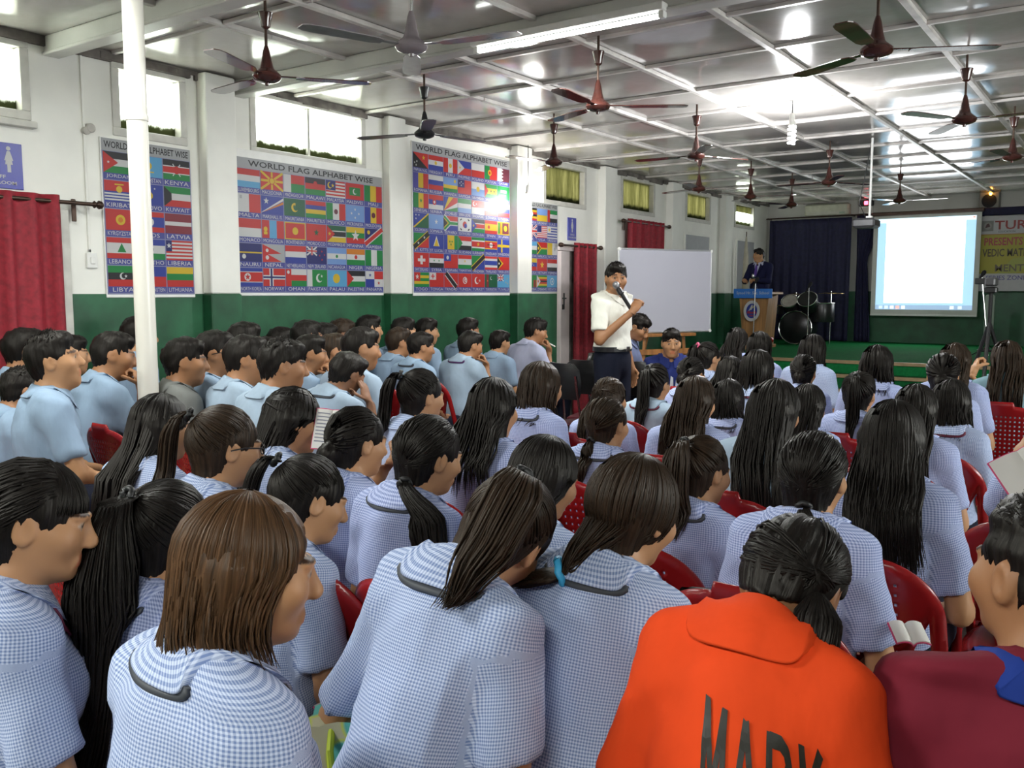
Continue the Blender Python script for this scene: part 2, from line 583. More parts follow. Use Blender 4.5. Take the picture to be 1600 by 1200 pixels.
for i, x in enumerate(XS[1:-1]):
    b = MB()
    y = Y_FRONT
    while y < Y_BACK - 0.02:
        L = min(rg.uniform(1.6, 2.6), Y_BACK - y)
        dz = rg.uniform(-0.004, 0.004)
        dx = rg.uniform(-0.005, 0.005)
        b.box(x - 0.02 + dx, x + 0.02 + dx, y + 0.002, y + L - 0.002, Z_CEIL - 0.016 + dz, Z_CEIL + 0.012 + dz, b=0.003)
        y += L
    b.obj('batten', MAT['batten'], ceiling)
for j, y in enumerate(YS[1:-1]):
    b = MB()
    if y in (3.02, 4.42):
        b.box(X_WALL, X_RIGHT, y - 0.04, y + 0.04, Z_CEIL - 0.085, Z_CEIL + 0.012, b=0.006)
        b.box(X_WALL, X_RIGHT, y - 0.055, y + 0.055, Z_CEIL - 0.105, Z_CEIL - 0.085, b=0.005)
        b.obj('ceiling_beam', MAT['beam'], ceiling)
        continue
    for i in range(len(XS) - 1):
        dz = rg.uniform(-0.004, 0.004)
        dy = rg.uniform(-0.008, 0.008)
        b.box(XS[i] + 0.02, XS[i + 1] - 0.02, y - 0.016 + dy, y + 0.016 + dy, Z_CEIL - 0.010 + dz, Z_CEIL + 0.012 + dz, b=0.003)
    b.obj('cross_batten', MAT['batten'], ceiling)

# windows
def mat_pane(name, lo, hi, clear, dark_band_top, dark_band_col, streak):
    """dusty glass: daylight glows through it, with a ragged darker band along the bottom"""
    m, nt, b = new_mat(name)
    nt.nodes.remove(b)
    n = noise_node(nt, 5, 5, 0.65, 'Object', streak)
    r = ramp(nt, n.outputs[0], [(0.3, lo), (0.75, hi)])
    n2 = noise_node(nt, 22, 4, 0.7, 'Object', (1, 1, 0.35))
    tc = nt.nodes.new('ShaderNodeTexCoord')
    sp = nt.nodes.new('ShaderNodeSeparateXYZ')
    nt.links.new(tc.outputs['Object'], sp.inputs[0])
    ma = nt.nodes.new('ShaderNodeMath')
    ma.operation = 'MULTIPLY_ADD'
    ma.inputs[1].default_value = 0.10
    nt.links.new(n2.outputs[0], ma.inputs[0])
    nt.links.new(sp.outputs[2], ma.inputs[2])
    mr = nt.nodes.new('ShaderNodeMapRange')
    mr.inputs['From Min'].default_value = dark_band_top + 0.035
    mr.inputs['From Max'].default_value = dark_band_top + 0.075
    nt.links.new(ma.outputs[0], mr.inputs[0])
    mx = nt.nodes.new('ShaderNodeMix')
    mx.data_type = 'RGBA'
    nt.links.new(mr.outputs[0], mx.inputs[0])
    mx.inputs[6].default_value = (*dark_band_col, 1)  # darker colour towards the bottom of the pane
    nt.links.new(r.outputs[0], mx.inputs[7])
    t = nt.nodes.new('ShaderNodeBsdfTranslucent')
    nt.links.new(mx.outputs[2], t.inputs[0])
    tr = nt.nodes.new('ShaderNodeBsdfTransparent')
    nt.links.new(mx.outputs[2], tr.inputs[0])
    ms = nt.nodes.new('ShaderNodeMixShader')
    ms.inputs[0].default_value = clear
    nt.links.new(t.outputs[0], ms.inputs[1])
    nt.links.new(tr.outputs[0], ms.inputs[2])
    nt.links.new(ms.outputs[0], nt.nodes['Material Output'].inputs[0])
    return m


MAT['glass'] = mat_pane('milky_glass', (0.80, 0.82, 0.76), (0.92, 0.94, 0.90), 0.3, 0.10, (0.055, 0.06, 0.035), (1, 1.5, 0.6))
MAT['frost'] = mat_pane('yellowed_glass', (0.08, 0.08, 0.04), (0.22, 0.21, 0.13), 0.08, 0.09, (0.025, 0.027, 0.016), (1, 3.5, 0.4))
for k, (a, b, c, e) in enumerate(WIN_L):
    w = empty('window_%d' % (k + 1), (X_WALL, (a + b) / 2, c))
    w['kind'] = 'structure'
    h, hw, t = e - c, (b - a) / 2, 0.035
    f = MB()
    x0, x1 = -0.10, 0.012
    f.box(x0, x1, -hw - 0.02, hw + 0.02, -0.02, t, b=0.004)
    f.box(x0, x1, -hw - 0.02, hw + 0.02, h - t, h + 0.02, b=0.004)
    f.box(x0, x1, -hw - 0.02, -hw + t, t, h - t, b=0.004)
    f.box(x0, x1, hw - t, hw + 0.02, t, h - t, b=0.004)
    f.obj('window_frame', MAT['frame'], w)
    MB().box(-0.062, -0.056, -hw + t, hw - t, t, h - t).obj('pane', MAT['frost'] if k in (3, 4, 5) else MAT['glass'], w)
    if k in (0, 2):
        MB().box(-0.09, -0.03, -0.012, 0.012, t, h - t).obj('mullion', MAT['frame'], w)
    if k == 0:
        MB().box(-0.01, 0.06, -hw - 0.03, hw + 0.03, -0.07, -0.03, b=0.004).obj('sill', MAT['frame'], w)
    if k == 1:
        MB().box(-0.01, 0.03, -hw - 0.1, hw + 0.05, h + 0.0, h + 0.05, b=0.004).obj('lintel', MAT['frame_dk'], w)
    if k == 6:
        g = np.linspace(0, 1, 12)
        MB().box(-0.05, -0.03, -hw + t, hw - t, h - 0.14, h - t, b=0.004).obj('valance', MAT['frost'], w)

# greenery outside, against the bright sky
def hedge(name, x, y0, y1, top, seed, n, label, dark):
    r = np.random.default_rng(seed)
    pts, Q = [], []
    cnt = n
    yy = r.uniform(y0, y1, cnt)
    zz = top - np.abs(r.normal(0, 0.35, cnt)) ** 1.2 - 0.05 + 0.07 * np.sin(yy * 2.3) + 0.05 * np.sin(yy * 7.1)
    xx = x + r.normal(0, 0.15, cnt)
    c = np.stack([xx, yy, zz], -1)
    a = r.normal(0, 1, (cnt, 3))
    a /= np.linalg.norm(a, axis=1, keepdims=True)
    b = np.cross(a, r.normal(0, 1, (cnt, 3)))
    b /= np.linalg.norm(b, axis=1, keepdims=True)
    s = r.uniform(0.018, 0.045, (cnt, 1))
    V = np.stack([c - a * s, c - b * s * 0.4, c + a * s, c + b * s * 0.4], 1).reshape(-1, 3)
    Q = np.arange(cnt * 4).reshape(-1, 4)
    return tag(link(name, mesh_np(name, V, Q, dark, smooth=False)), label, 'hedge', kind='stuff')


leafm = mat_simple('dark_leaf', (0.03, 0.05, 0.018), 0.8, var=0.5, scale=3)
hedge('hedge', -7.0, -4, 26, 2.93, 5, 16000, 'dark leafy hedge outside the high windows, its top edge ragged', leafm)
core = MB()
for k in range(60):
    y = -4 + k * 0.5
    core.box(-7.25, -6.95, y, y + 0.5, -0.4, 2.76 + 0.06 * math.sin(y * 2.3) + rg.uniform(-0.03, 0.03))
core.obj('hedge_core', leafm, bpy.data.objects['hedge'])

# free-standing round post
m = MB()
m.lathe([(0.070, 0), (0.070, 0.02), (0.048, 0.03), (0.047, 2.4), (0.047, 3.06)], n=24)
post = tag(m.obj('post', MAT['pole'], smooth=True, loc=(-3.9, 2.5, 0)), 'tall round cream-painted steel post standing among the seated audience', 'post')
MB().lathe([(0.0505, 2.30), (0.0515, 2.305), (0.0515, 2.325), (0.0505, 2.33)], n=24).obj('collar', MAT['pole'], post, smooth=True)

# ------------------------------------------------------------------ stage
ST_Z, ST_Y = 0.68, 11.25
stage = tag(MB().box(X_WALL, X_RIGHT, ST_Y, Y_BACK, 0, ST_Z).obj('stage', MAT['stage']), 'green-carpeted stage across the back of the hall', 'stage')
MB().box(X_WALL, X_RIGHT, ST_Y - 0.02, ST_Y + 0.05, ST_Z - 0.035, ST_Z + 0.004, b=0.003).obj('nosing', MAT['nosing'], stage)
for k in range(3):
    z1 = ST_Z - 0.15 * (k + 1)
    y0 = ST_Y - 0.26 * (k + 1)
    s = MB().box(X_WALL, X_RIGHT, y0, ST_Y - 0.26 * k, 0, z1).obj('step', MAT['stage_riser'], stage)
    MB().box(X_WALL, X_RIGHT, y0 - 0.02, y0 + 0.05, z1 - 0.035, z1 + 0.004, b=0.003).obj('nosing', MAT['nosing'], s)


# ------------------------------------------------------------------ curtains
def curtain_mesh(name, w, z0, z1, mat, folds, amp=0.03, seed=1, gather=None, nz=24):
    """hangs in local XZ, width along +X from 0 to w, folds in Y; gather=(z, x, width) pinches it like a tie-back"""
    r = random.Random(seed)
    nx = folds * 8 + 1
    ph = [r.uniform(-0.5, 0.5) for _ in range(folds + 1)]
    V = []
    for j in range(nz + 1):
        t = j / nz
        z = z1 + (z0 - z1) * t
        for i in range(nx):
            u = i / (nx - 1)
            f = u * folds
            p = ph[int(min(f, folds - 1))]
            a = amp * (0.75 + 0.35 * math.sin(3.1 * f + p)) * (0.8 + 0.4 * t)
            x = u * w + 0.012 * t * math.sin(f * 2.1 + p * 3)
            if gather:
                gz, gx, gw = gather
                k = max(0.0, 1 - abs(z - gz) / 0.9) ** 1.3 if z > gz else 1 - 0.35 * min(1, (gz - z) / 1.2)
                x = x * (1 - k) + (gx + u * gw) * k
            V.append((x, a * math.sin(2 * math.pi * f + p * t), z))
    n = len(V)
    V2 = V + [(x, y + 0.004, z) for (x, y, z) in V]
    Q = []
    for j in range(nz):
        for i in range(nx - 1):
            q = (j * nx + i, j * nx + i + 1, (j + 1) * nx + i + 1, (j + 1) * nx + i)
            Q.append(q)
            Q.append(tuple(k + n for k in q[::-1]))
    for i in range(nx - 1):
        Q.append((i + 1, i, n + i, n + i + 1))
        b = nz * nx
        Q.append((b + i, b + i + 1, n + b + i + 1, n + b + i))
    return mesh_np(name, np.array(V2), np.array(Q), mat)


def curtain(name, loc, rz, w, z0, z1, mat, folds, label, group=None, **kw):
    o = link(name, curtain_mesh(name, w, z0, z1, mat, folds, **kw))
    o.location = loc
    o.rotation_euler = (0, 0, rz)
    return tag(o, label, 'curtain', group)


def curtain_rod(x, y0, y1, z, label):
    t = empty('curtain_rod', (x, y0, z))
    tag(t, label, 'curtain rod')
    L = y1 - y0
    MB().tube([(0, 0, 0), (0, L, 0)], 0.013, 10).obj('rod', MAT['metal_dk'], t, smooth=True)
    Rr = Matrix.Rotation(math.pi / 2, 3, 'X')
    for yy, s in ((0, 1), (L, -1)):
        pr = [(0.012, 0), (0.024, 0.012), (0.014, 0.025), (0.028, 0.042), (0.024, 0.06), (0.006, 0.075)]
        MB().lathe([(r, q * s) for r, q in pr], (0, yy, 0), 12, R=Rr).obj('finial', MAT['metal_dk'], t, smooth=True)
        bx = MB().tube([(0, yy + s * 0.09, 0), (-0.06, yy + s * 0.09, 0)], 0.008, 8)
        bx.box(-0.068, -0.058, yy + s * 0.09 - 0.015, yy + s * 0.09 + 0.015, -0.11, 0.03, b=0.003)
        bx.obj('bracket', MAT['metal_dk'], t)


HP = math.pi / 2
curtain('curtain', (-5.50, 2.0, 0), HP, 0.98, 0.05, 2.10, MAT['red_cloth'], 7, 'crimson doorway curtain at the left edge of the photo beside the washroom sign', 'crimson curtains', seed=2, amp=0.035)
curtain_rod(-5.50, 1.85, 3.19, 2.06, 'dark curtain rod over the left doorway with a turned finial')
curtain('curtain', (-5.50, 9.1, 0), HP, 0.5, 0.05, 2.09, MAT['red_cloth'], 5, 'crimson doorway curtain behind the man with the microphone', 'crimson curtains', seed=5)
curtain_rod(-5.50, 8.83, 9.67, 2.05, 'dark curtain rod over the doorway right of the smallest flag chart')
curtain('curtain', (-5.50, 10.42, 0), HP, 0.6, 1.2, 2.46, MAT['red_cloth'], 5, 'left half of the crimson window curtains above the whiteboard', 'crimson curtains', seed=8)
curtain('curtain', (-5.50, 11.04, 0), HP, 0.44, 1.2, 2.46, MAT['red_cloth'], 4, 'right half of the crimson window curtains above the whiteboard', 'crimson curtains', seed=9)
curtain_rod(-5.50, 10.33, 11.60, 2.42, 'dark curtain rod with ball ends above the whiteboard')

# doors
d1 = tag(empty('door_1', (X_WALL, 2.5, 0)), kind='structure')
f = MB().box(0.0, 0.05, 0.50, 0.56, 0, 2.02, b=0.004).box(0.0, 0.05, -0.60, -0.54, 0, 2.02, b=0.004).box(0.0, 0.05, -0.54, 0.50, 1.96, 2.02, b=0.004)
f.obj('door_frame', MAT['frame'], d1)
MB().box(0.0, 0.03, -0.54, 0.50, 0.0, 1.96).obj('door_leaf', MAT['wood'], d1)
d2 = tag(empty('door_2', (X_WALL, 9.25, 0)), kind='structure')
pinkw = mat_simple('pinkish_white_door_paint', (0.62, 0.55, 0.54), 0.5, var=0.05)
MB().box(0.0, 0.05, -0.40, 0.40, 1.99, 2.04, b=0.004).box(0.0, 0.05, 0.34, 0.40, 0, 1.99, b=0.004).obj('door_frame', pinkw, d2)
MB().box(0.0, 0.06, -0.39, -0.20, 0.0, 1.985, b=0.004).obj('door_leaf', pinkw, d2)
MB().box(0.0, 0.03, -0.20, 0.34, 0.0, 1.985).obj('door_panel', MAT['frame_dk'], d2)
lt = MB().tube([(0.075, -0.345, 1.50), (0.075, -0.345, 1.32)], 0.009, 8)
lt.tube([(0.075, -0.37, 1.44), (0.075, -0.30, 1.44)], 0.009, 8)
lt.box(0.06, 0.07, -0.365, -0.325, 1.31, 1.37)
lt.obj('door_latch', MAT['black'], d2)

# ------------------------------------------------------------------ text and flags
_tc = {}


def text_data(s, bold=False):
    k = (s, bold)
    if k in _tc:
        return _tc[k]
    cu = bpy.data.curves.new('lettering', 'FONT')
    cu.body = s
    cu.resolution_u = 2
    cu.align_x = 'CENTER'
    if bold:
        cu.offset = 0.016
    o = bpy.data.objects.new('lettering', cu)
    COL.objects.link(o)
    dg = bpy.context.evaluated_depsgraph_get()
    me = o.evaluated_get(dg).to_mesh()
    V = np.array([v.co[:] for v in me.vertices]).reshape(-1, 3)
    me.calc_loop_triangles()
    F = [tuple(p.vertices) for p in me.loop_triangles]
    o.evaluated_get(dg).to_mesh_clear()
    bpy.data.objects.remove(o)
    bpy.data.curves.remove(cu)
    if len(V):
        lo, hi = V.min(0), V.max(0)
        V = (V - [(lo[0] + hi[0]) / 2, lo[1], 0]) / max(hi[1] - lo[1], 1e-6)
    _tc[k] = (V, F)
    return _tc[k]


CW = {'r': (0.60, 0.035, 0.03), 'R': (0.26, 0.03, 0.045), 'w': (0.72, 0.72, 0.72), 'b': (0.035, 0.06, 0.36), 'B': (0.02, 0.025, 0.16), 'g': (0.015, 0.26, 0.06),
      'G': (0.01, 0.12, 0.05), 'y': (0.75, 0.52, 0.03), 'k': (0.02, 0.02, 0.025), 'o': (0.70, 0.23, 0.02), 'l': (0.12, 0.42, 0.72), 'L': (0.20, 0.36, 0.72),
      'n': (0.15, 0.03, 0.05), 'v': (0.10, 0.09, 0.42), 'a': (0.34, 0.35, 0.36), 's': (0.45, 0.46, 0.47)}


class Print:
    """flat print: layers of plain-coloured polygons on local (u,v), each a hair above the last"""

    def __init__(self):
        self.m = MB()
        self.k = 0

    def poly(self, pts, c):
        self.k += 1
        z = 0.00025 * self.k
        col = CW[c] if isinstance(c, str) else c
        self.m.add([(x, y, z) for x, y in pts], [tuple(range(len(pts)))], (*col, 1))

    def obj(self, name, mat, parent):
        return self.m.obj(name, mat, parent, colors=True)

    def rect(self, x0, y0, x1, y1, c):
        self.poly([(x0, y0), (x1, y0), (x1, y1), (x0, y1)], c)

    def disc(self, x, y, rx, ry, c, n=18):
        self.poly([(x + rx * math.cos(2 * math.pi * i / n), y + ry * math.sin(2 * math.pi * i / n)) for i in range(n)], c)

    def text(self, s, x, y, h, c, wmax=None, bold=False, stretch=1.0):
        V, F = text_data(s, bold)
        if not len(V):
            return
        self.k += 1
        z = 0.00025 * self.k
        w = (V[:, 0].max() - V[:, 0].min()) * h
        sx = h * stretch
        if wmax and w * stretch > wmax:
            sx = h * wmax / w
        col = CW[c] if isinstance(c, str) else c
        self.m.add([(x + p[0] * sx, y + p[1] * h, z) for p in V], F, (*col, 1))


def draw_flag(P, x0, y0, w, h, spec):
    def tx(x):
        return x0 + x * w

    def ty(y):
        return y0 + y * h

    tok = spec.split()
    i = 0
    if tok[0][:2] in ('H:', 'V:'):
        parts = tok[0].split(':')
        cs = parts[1]
        ws = [float(q) for q in parts[2].split(',')] if len(parts) > 2 else [1] * len(cs)
        tot, a = sum(ws), 0
        P.k += 1
        z = 0.00025 * P.k
        for c, q in zip(cs, ws):
            b = a + q / tot
            if tok[0][0] == 'H':
                r = (0, 1 - b, 1, 1 - a)
            else:
                r = (a, 0, b, 1)
            P.m.add([(tx(r[0]), ty(r[1]), z), (tx(r[2]), ty(r[1]), z), (tx(r[2]), ty(r[3]), z), (tx(r[0]), ty(r[3]), z)], [(0, 1, 2, 3)], (*CW[c], 1))
            a = b
        i = 1
    asp = h / w
    while i < len(tok):
        t = tok[i]
        if t == 'R':
            a = [float(q) for q in tok[i + 1:i + 5]]
            P.rect(tx(a[0]), ty(a[1]), tx(a[2]), ty(a[3]), tok[i + 5])
            i += 6
        elif t in ('T', 'Q'):
            n = 6 if t == 'T' else 8
            a = [float(q) for q in tok[i + 1:i + 1 + n]]
            P.poly([(tx(a[k]), ty(a[k + 1])) for k in range(0, n, 2)], tok[i + 1 + n])
            i += 2 + n
        elif t in ('D', 'S', 'M'):
            x, y, r = (float(q) for q in tok[i + 1:i + 4])
            c = tok[i + 4]
            if t == 'D':
                P.disc(tx(x), ty(y), r * h, r * h, c)
                i += 5
            elif t == 'S':
                pts = []
                for k in range(10):
                    q = r * h * (1 if k % 2 == 0 else 0.42)
                    th = math.pi / 2 + k * math.pi / 5
                    pts.append((tx(x) + q * math.cos(th), ty(y) + q * math.sin(th)))
                P.poly(pts, c)
                i += 5
            else:
                P.disc(tx(x), ty(y), r * h, r * h, c)
                P.disc(tx(x) + 0.35 * r * h, ty(y) + 0.12 * r * h, 0.8 * r * h, 0.8 * r * h, tok[i + 5])
                i += 6
        elif t == 'L':
            a = [float(q) for q in tok[i + 1:i + 6]]
            p, q = Vector((tx(a[0]), ty(a[1]))), Vector((tx(a[2]), ty(a[3])))
            dd = (q - p).normalized()
            nn = Vector((-dd.y, dd.x)) * a[4] * h / 2
            P.poly([tuple(p - nn), tuple(q - nn), tuple(q + nn), tuple(p + nn)], tok[i + 6])
            i += 7
        else:
            i += 1


UJ = 'R 0 .5 .5 1 B L 0 .5 .5 1 .1 w L 0 1 .5 .5 .1 w R .2 .5 .3 1 w R 0 .68 .5 .82 w R .22 .5 .28 1 r R 0 .71 .5 .79 r'
CH1 = [['JORDAN|H:kwg T 0 0 .5 .5 0 1 r S .17 .5 .08 w', 'KAZAKHSTAN|H:l D .5 .55 .2 y L .3 .25 .7 .25 .06 y', 'KENYA|H:kwrwg:6,1,6,1,6 L .36 .2 .64 .8 .05 w L .64 .2 .36 .8 .05 w D .5 .5 .2 r'],
       ['KIRIBATI|H:rb:1,1 D .5 .6 .16 y R .35 .8 .65 .86 y R 0 .34 1 .42 w R 0 .2 1 .28 w R 0 .06 1 .14 w', 'KOSOVO|H:b D .5 .45 .2 y S .3 .8 .06 w S .5 .86 .06 w S .7 .8 .06 w', 'KUWAIT|H:gwr Q 0 0 .28 .33 .28 .67 0 1 k'],
       ['KYRGYZSTAN|H:r D .5 .5 .25 y D .5 .5 .13 o', 'LAOS|H:rbr:1,2,1 D .5 .5 .2 w', 'LATVIA|H:RwR:2,1,2'],
       ['LEBANON|H:rwr:1,2,1 T .35 .3 .65 .3 .5 .74 g', 'LESOTHO|H:bwg:3,4,3 D .5 .5 .12 k', 'LIBERIA|H:rwrwrwrwrwr R 0 .45 .22 1 B S .11 .73 .15 w'],
       ['LIBYA|H:gkr:1,1,1 M .5 .5 .17 w k S .6 .5 .09 w', 'LIECHTENSTEIN|H:br D .25 .75 .14 y', 'LITHUANIA|H:ygr']]
CH2 = [['LUXEMBOURG|H:rwl', 'MACEDONIA|H:r L 0 0 1 1 .13 y L 0 1 1 0 .13 y L .5 0 .5 1 .13 y L 0 .5 1 .5 .13 y D .5 .5 .2 r D .5 .5 .16 y', 'MADAGASCAR|H:rg R 0 0 .35 1 w', 'MALAWI|H:krg D .5 .67 .15 r R .3 .36 .7 .66 r',
        'MALAYSIA|H:rwrwrwrwrw R 0 .42 .5 1 B M .2 .7 .19 y B S .35 .7 .13 y', 'MALDIVES|H:r R .2 .25 .8 .75 g M .5 .5 .18 w g', 'MALI|V:gyr'],
       ['MALTA|V:wr R .1 .72 .2 .9 s', 'MARSHALL IS.|H:b Q 0 .05 1 .6 1 .75 0 .05 o Q 0 .05 1 .8 1 .95 0 .08 w S .22 .72 .2 w', 'MAURITANIA|H:G M .5 .5 .26 y G S .5 .68 .1 y', 'MAURITIUS|H:rbyg', 'MEXICO|V:gwr D .5 .5 .16 n',
        'MICRONESIA|H:L S .5 .75 .1 w S .5 .25 .1 w S .3 .5 .1 w S .7 .5 .1 w', 'MOLDOVA|V:byr D .5 .5 .18 n'],
       ['MONACO|H:rw', 'MONGOLIA|V:rlr D .16 .5 .14 y R .08 .2 .24 .36 y', 'MONTENEGRO|H:y R .04 .06 .96 .94 r D .5 .5 .22 y', 'MOROCCO|H:r S .5 .5 .22 G', 'MOZAMBIQUE|H:Gwkwy:6,1,6,1,6 T 0 0 .42 .5 0 1 r S .14 .5 .14 y',
        'MYANMAR|H:ygr S .5 .48 .36 w', 'NAMIBIA|H:B T 0 0 1 0 1 1 g L 0 0 1 1 .38 w L 0 0 1 1 .26 r D .2 .76 .13 y'],
       ['NAURU|H:ByB:6,1,6 D .22 .28 .13 w', 'NEPAL|H:s T 0 .42 0 1 .85 .5 r T 0 0 0 .6 .85 .04 r D .2 .66 .1 w D .2 .26 .12 w', 'NETHERLANDS|H:rwb', 'NEW ZEALAND|H:B ' + UJ + ' S .75 .75 .08 r S .75 .25 .08 r S .63 .5 .07 r S .88 .55 .07 r',
        'NICARAGUA|H:LwL D .5 .5 .1 g', 'NIGER|H:owg D .5 .5 .13 r', 'NIGERIA|V:gwg'],
       ['NORTH KOREA|H:bwrwb:3,.6,8,.6,3 D .35 .5 .22 w S .35 .5 .2 r', 'NORWAY|H:r R .28 0 .46 1 w R 0 .38 1 .62 w R .33 0 .41 1 B R 0 .45 1 .55 B', 'OMAN|H:wrg R 0 0 .26 1 r D .12 .82 .1 w', 'PAKISTAN|V:wg:1,3 M .6 .5 .26 w g S .72 .62 .1 w',
        'PALAU|H:l D .46 .5 .29 y', 'PALESTINE|H:kwg T 0 0 .36 .5 0 1 r', 'PANAMA|H:w R .5 .5 1 1 r R 0 0 .5 .5 b S .25 .75 .13 b S .75 .25 .13 r']]
CH3 = [['PAPUA N.G.|H:r T 0 0 1 0 0 1 k S .7 .7 .18 y S .25 .4 .09 w S .2 .15 .09 w S .1 .3 .08 w', 'PARAGUAY|H:rwb D .5 .5 .13 y', 'PERU|V:rwr D .5 .5 .16 y', 'PHILIPPINES|H:br T 0 0 .5 .5 0 1 w S .16 .5 .13 y', 'POLAND|H:wr',
        'PORTUGAL|V:gr:2,3 D .4 .5 .22 y D .4 .5 .12 r', 'QATAR|V:wn:1,2 T .33 0 .5 .12 .33 .25 w T .33 .25 .5 .38 .33 .5 w T .33 .5 .5 .62 .33 .75 w T .33 .75 .5 .88 .33 1 w'],
       ['ROMANIA|V:vyr', 'RUSSIA|H:wbr', 'RWANDA|H:Lyg:2,1,1 D .82 .8 .12 y', 'SAMOA|H:r R 0 .45 .5 1 B S .25 .85 .08 w S .25 .6 .08 w S .14 .74 .07 w S .38 .74 .07 w', 'SAN MARINO|H:wL D .5 .5 .2 y', 'SAO TOME|H:gyg:1,1.4,1 T 0 0 .28 .5 0 1 r S .5 .5 .13 k S .76 .5 .13 k',
        'SAUDI ARABIA|H:g R .25 .5 .75 .72 w R .3 .3 .7 .36 w'],
       ['SENEGAL|V:gyr S .5 .5 .17 g', 'SERBIA|H:rbw D .38 .5 .2 r D .38 .5 .1 w', 'SEYCHELLES|H:g T 0 0 0 1 .35 1 b T 0 0 .35 1 .7 1 y Q 0 0 .7 1 1 1 1 .66 r Q 0 0 1 .66 1 .33 0 0 w', 'SIERRA LEONE|H:gwL', 'SINGAPORE|H:rw M .2 .75 .17 w r S .36 .75 .08 w',
        'SLOVAKIA|H:wbr D .32 .5 .22 w D .32 .5 .17 r', 'SLOVENIA|H:wbr D .28 .68 .13 b'],
       ['SOLOMON IS.|H:b T 0 0 1 0 1 1 G L 0 0 1 1 .1 y S .15 .85 .08 w S .35 .85 .08 w S .15 .6 .08 w', 'SOMALIA|H:L S .5 .5 .2 w', 'SOUTH AFRICA|H:rwb:4,3,4 L 0 1 .45 .5 .3 w L 0 0 .45 .5 .3 w L .4 .5 1 .5 .32 w T 0 .1 .36 .5 0 .9 y T 0 .2 .28 .5 0 .8 k L .4 .5 1 .5 .2 g L .02 .96 .44 .5 .16 g L .02 .04 .44 .5 .16 g',
        'SOUTH KOREA|H:w D .5 .5 .24 r D .56 .42 .17 b L .15 .8 .27 .9 .1 k L .73 .9 .85 .8 .1 k L .15 .2 .27 .1 .1 k L .73 .1 .85 .2 .1 k', 'SOUTH SUDAN|H:kwrwg:5,1,5,1,5 T 0 0 .4 .5 0 1 b S .14 .5 .13 y',
        'SPAIN|H:ryr:1,2,1 D .32 .5 .14 r', 'SRI LANKA|H:y R .06 .08 .2 .92 g R .2 .08 .34 .92 o R .4 .08 .94 .92 n D .67 .5 .22 y'],
       ['ST. KITTS|H:g T 0 0 1 0 1 1 r L 0 0 1 1 .42 y L 0 0 1 1 .32 k S .3 .3 .12 w S .7 .7 .12 w', 'ST. LUCIA|H:b T .28 .15 .72 .15 .5 .88 w T .33 .15 .67 .15 .5 .7 y', 'ST. VINCENT|V:byg:1,2,1 S .42 .55 .12 g S .58 .55 .12 g S .5 .35 .12 g', 'SUDAN|H:rwk T 0 0 .33 .5 0 1 g',
        'SURINAME|H:gwrwg:2,1,4,1,2 S .5 .5 .18 y', 'SWAZILAND|H:byryb:3,1,8,1,3 D .5 .5 .2 w R .2 .48 .8 .54 k', 'SWEDEN|H:b R .3 0 .42 1 y R 0 .4 1 .6 y'],
       ['SWITZERLAND|H:r R .42 .2 .58 .8 w R .25 .4 .75 .6 w', 'SYRIA|H:rwk S .33 .5 .1 g S .67 .5 .1 g', 'TAIWAN|H:r R 0 .5 .5 1 b D .25 .75 .14 w', 'TAJIKISTAN|H:rwg:2,3,2 S .5 .55 .12 y', 'TANZANIA|H:g T 0 0 1 0 1 1 b L 0 0 1 1 .42 y L 0 0 1 1 .3 k', 'THAILAND|H:rwbwr:1,1,2,1,1',
        'TIMOR-LESTE|H:r T 0 0 .5 .5 0 1 y T 0 0 .34 .5 0 1 k S .12 .5 .13 w'],
       ['TOGO|H:gygyg R 0 .4 .4 1 r S .2 .7 .2 w', 'TONGA|H:r R 0 .5 .45 1 w R .19 .58 .26 .92 r R .1 .71 .35 .79 r', 'TRINIDAD|H:r L .12 1 .88 0 .42 w L .12 1 .88 0 .3 k', 'TUNISIA|H:r D .5 .5 .26 w M .5 .5 .19 r w S .56 .5 .09 r', 'TURKEY|H:r M .38 .5 .27 w r S .6 .5 .13 w',
        'TURKMENISTAN|H:G R .12 0 .3 1 R D .2 .5 .06 o M .5 .7 .13 w G', 'TUVALU|H:l ' + UJ + ' S .8 .7 .07 y S .7 .4 .07 y S .85 .3 .07 y']]
CH4 = [['UGANDA|H:kyrkyr D .5 .5 .2 w', 'UKRAINE|H:Ly', 'U.A.E.|H:gwk R 0 0 .25 1 r'],
       ['U.K.|H:B L 0 0 1 1 .2 w L 0 1 1 0 .2 w L 0 0 1 1 .08 r L 0 1 1 0 .08 r R .4 0 .6 1 w R 0 .35 1 .65 w R .44 0 .56 1 r R 0 .42 1 .58 r', 'U.S.A.|H:rwrwrwrwrwrwr R 0 .46 .42 1 B', 'URUGUAY|H:wbwbwbwbw R 0 .45 .35 1 w S .17 .72 .2 y'],
       ['UZBEKISTAN|H:lwg', 'VANUATU|H:rg T 0 0 .4 .5 0 1 k L 0 1 .4 .5 .1 y L 0 0 .4 .5 .1 y L .38 .5 1 .5 .12 y D .13 .5 .12 y', 'VATICAN|V:yw D .75 .5 .14 s'],
       ['VENEZUELA|H:ybr S .3 .45 .06 w S .4 .55 .06 w S .6 .55 .06 w S .7 .45 .06 w', 'VIETNAM|H:r S .5 .5 .32 y', 'YEMEN|H:rwk'],
       ['ZAMBIA|H:g R .7 0 .8 .6 r R .8 0 .9 .6 k R .9 0 1 .6 o', 'ZIMBABWE|H:gyrkryg T 0 0 .35 .5 0 1 w S .12 .5 .16 r', 'UNITED NATIONS|H:l D .5 .5 .3 w D .5 .5 .22 l D .5 .5 .1 w']]
WALL_R = Matrix(((0, 0, 1), (1, 0, 0), (0, 1, 0))).to_4x4()   # local u -> +Y, v -> +Z, normal -> +X


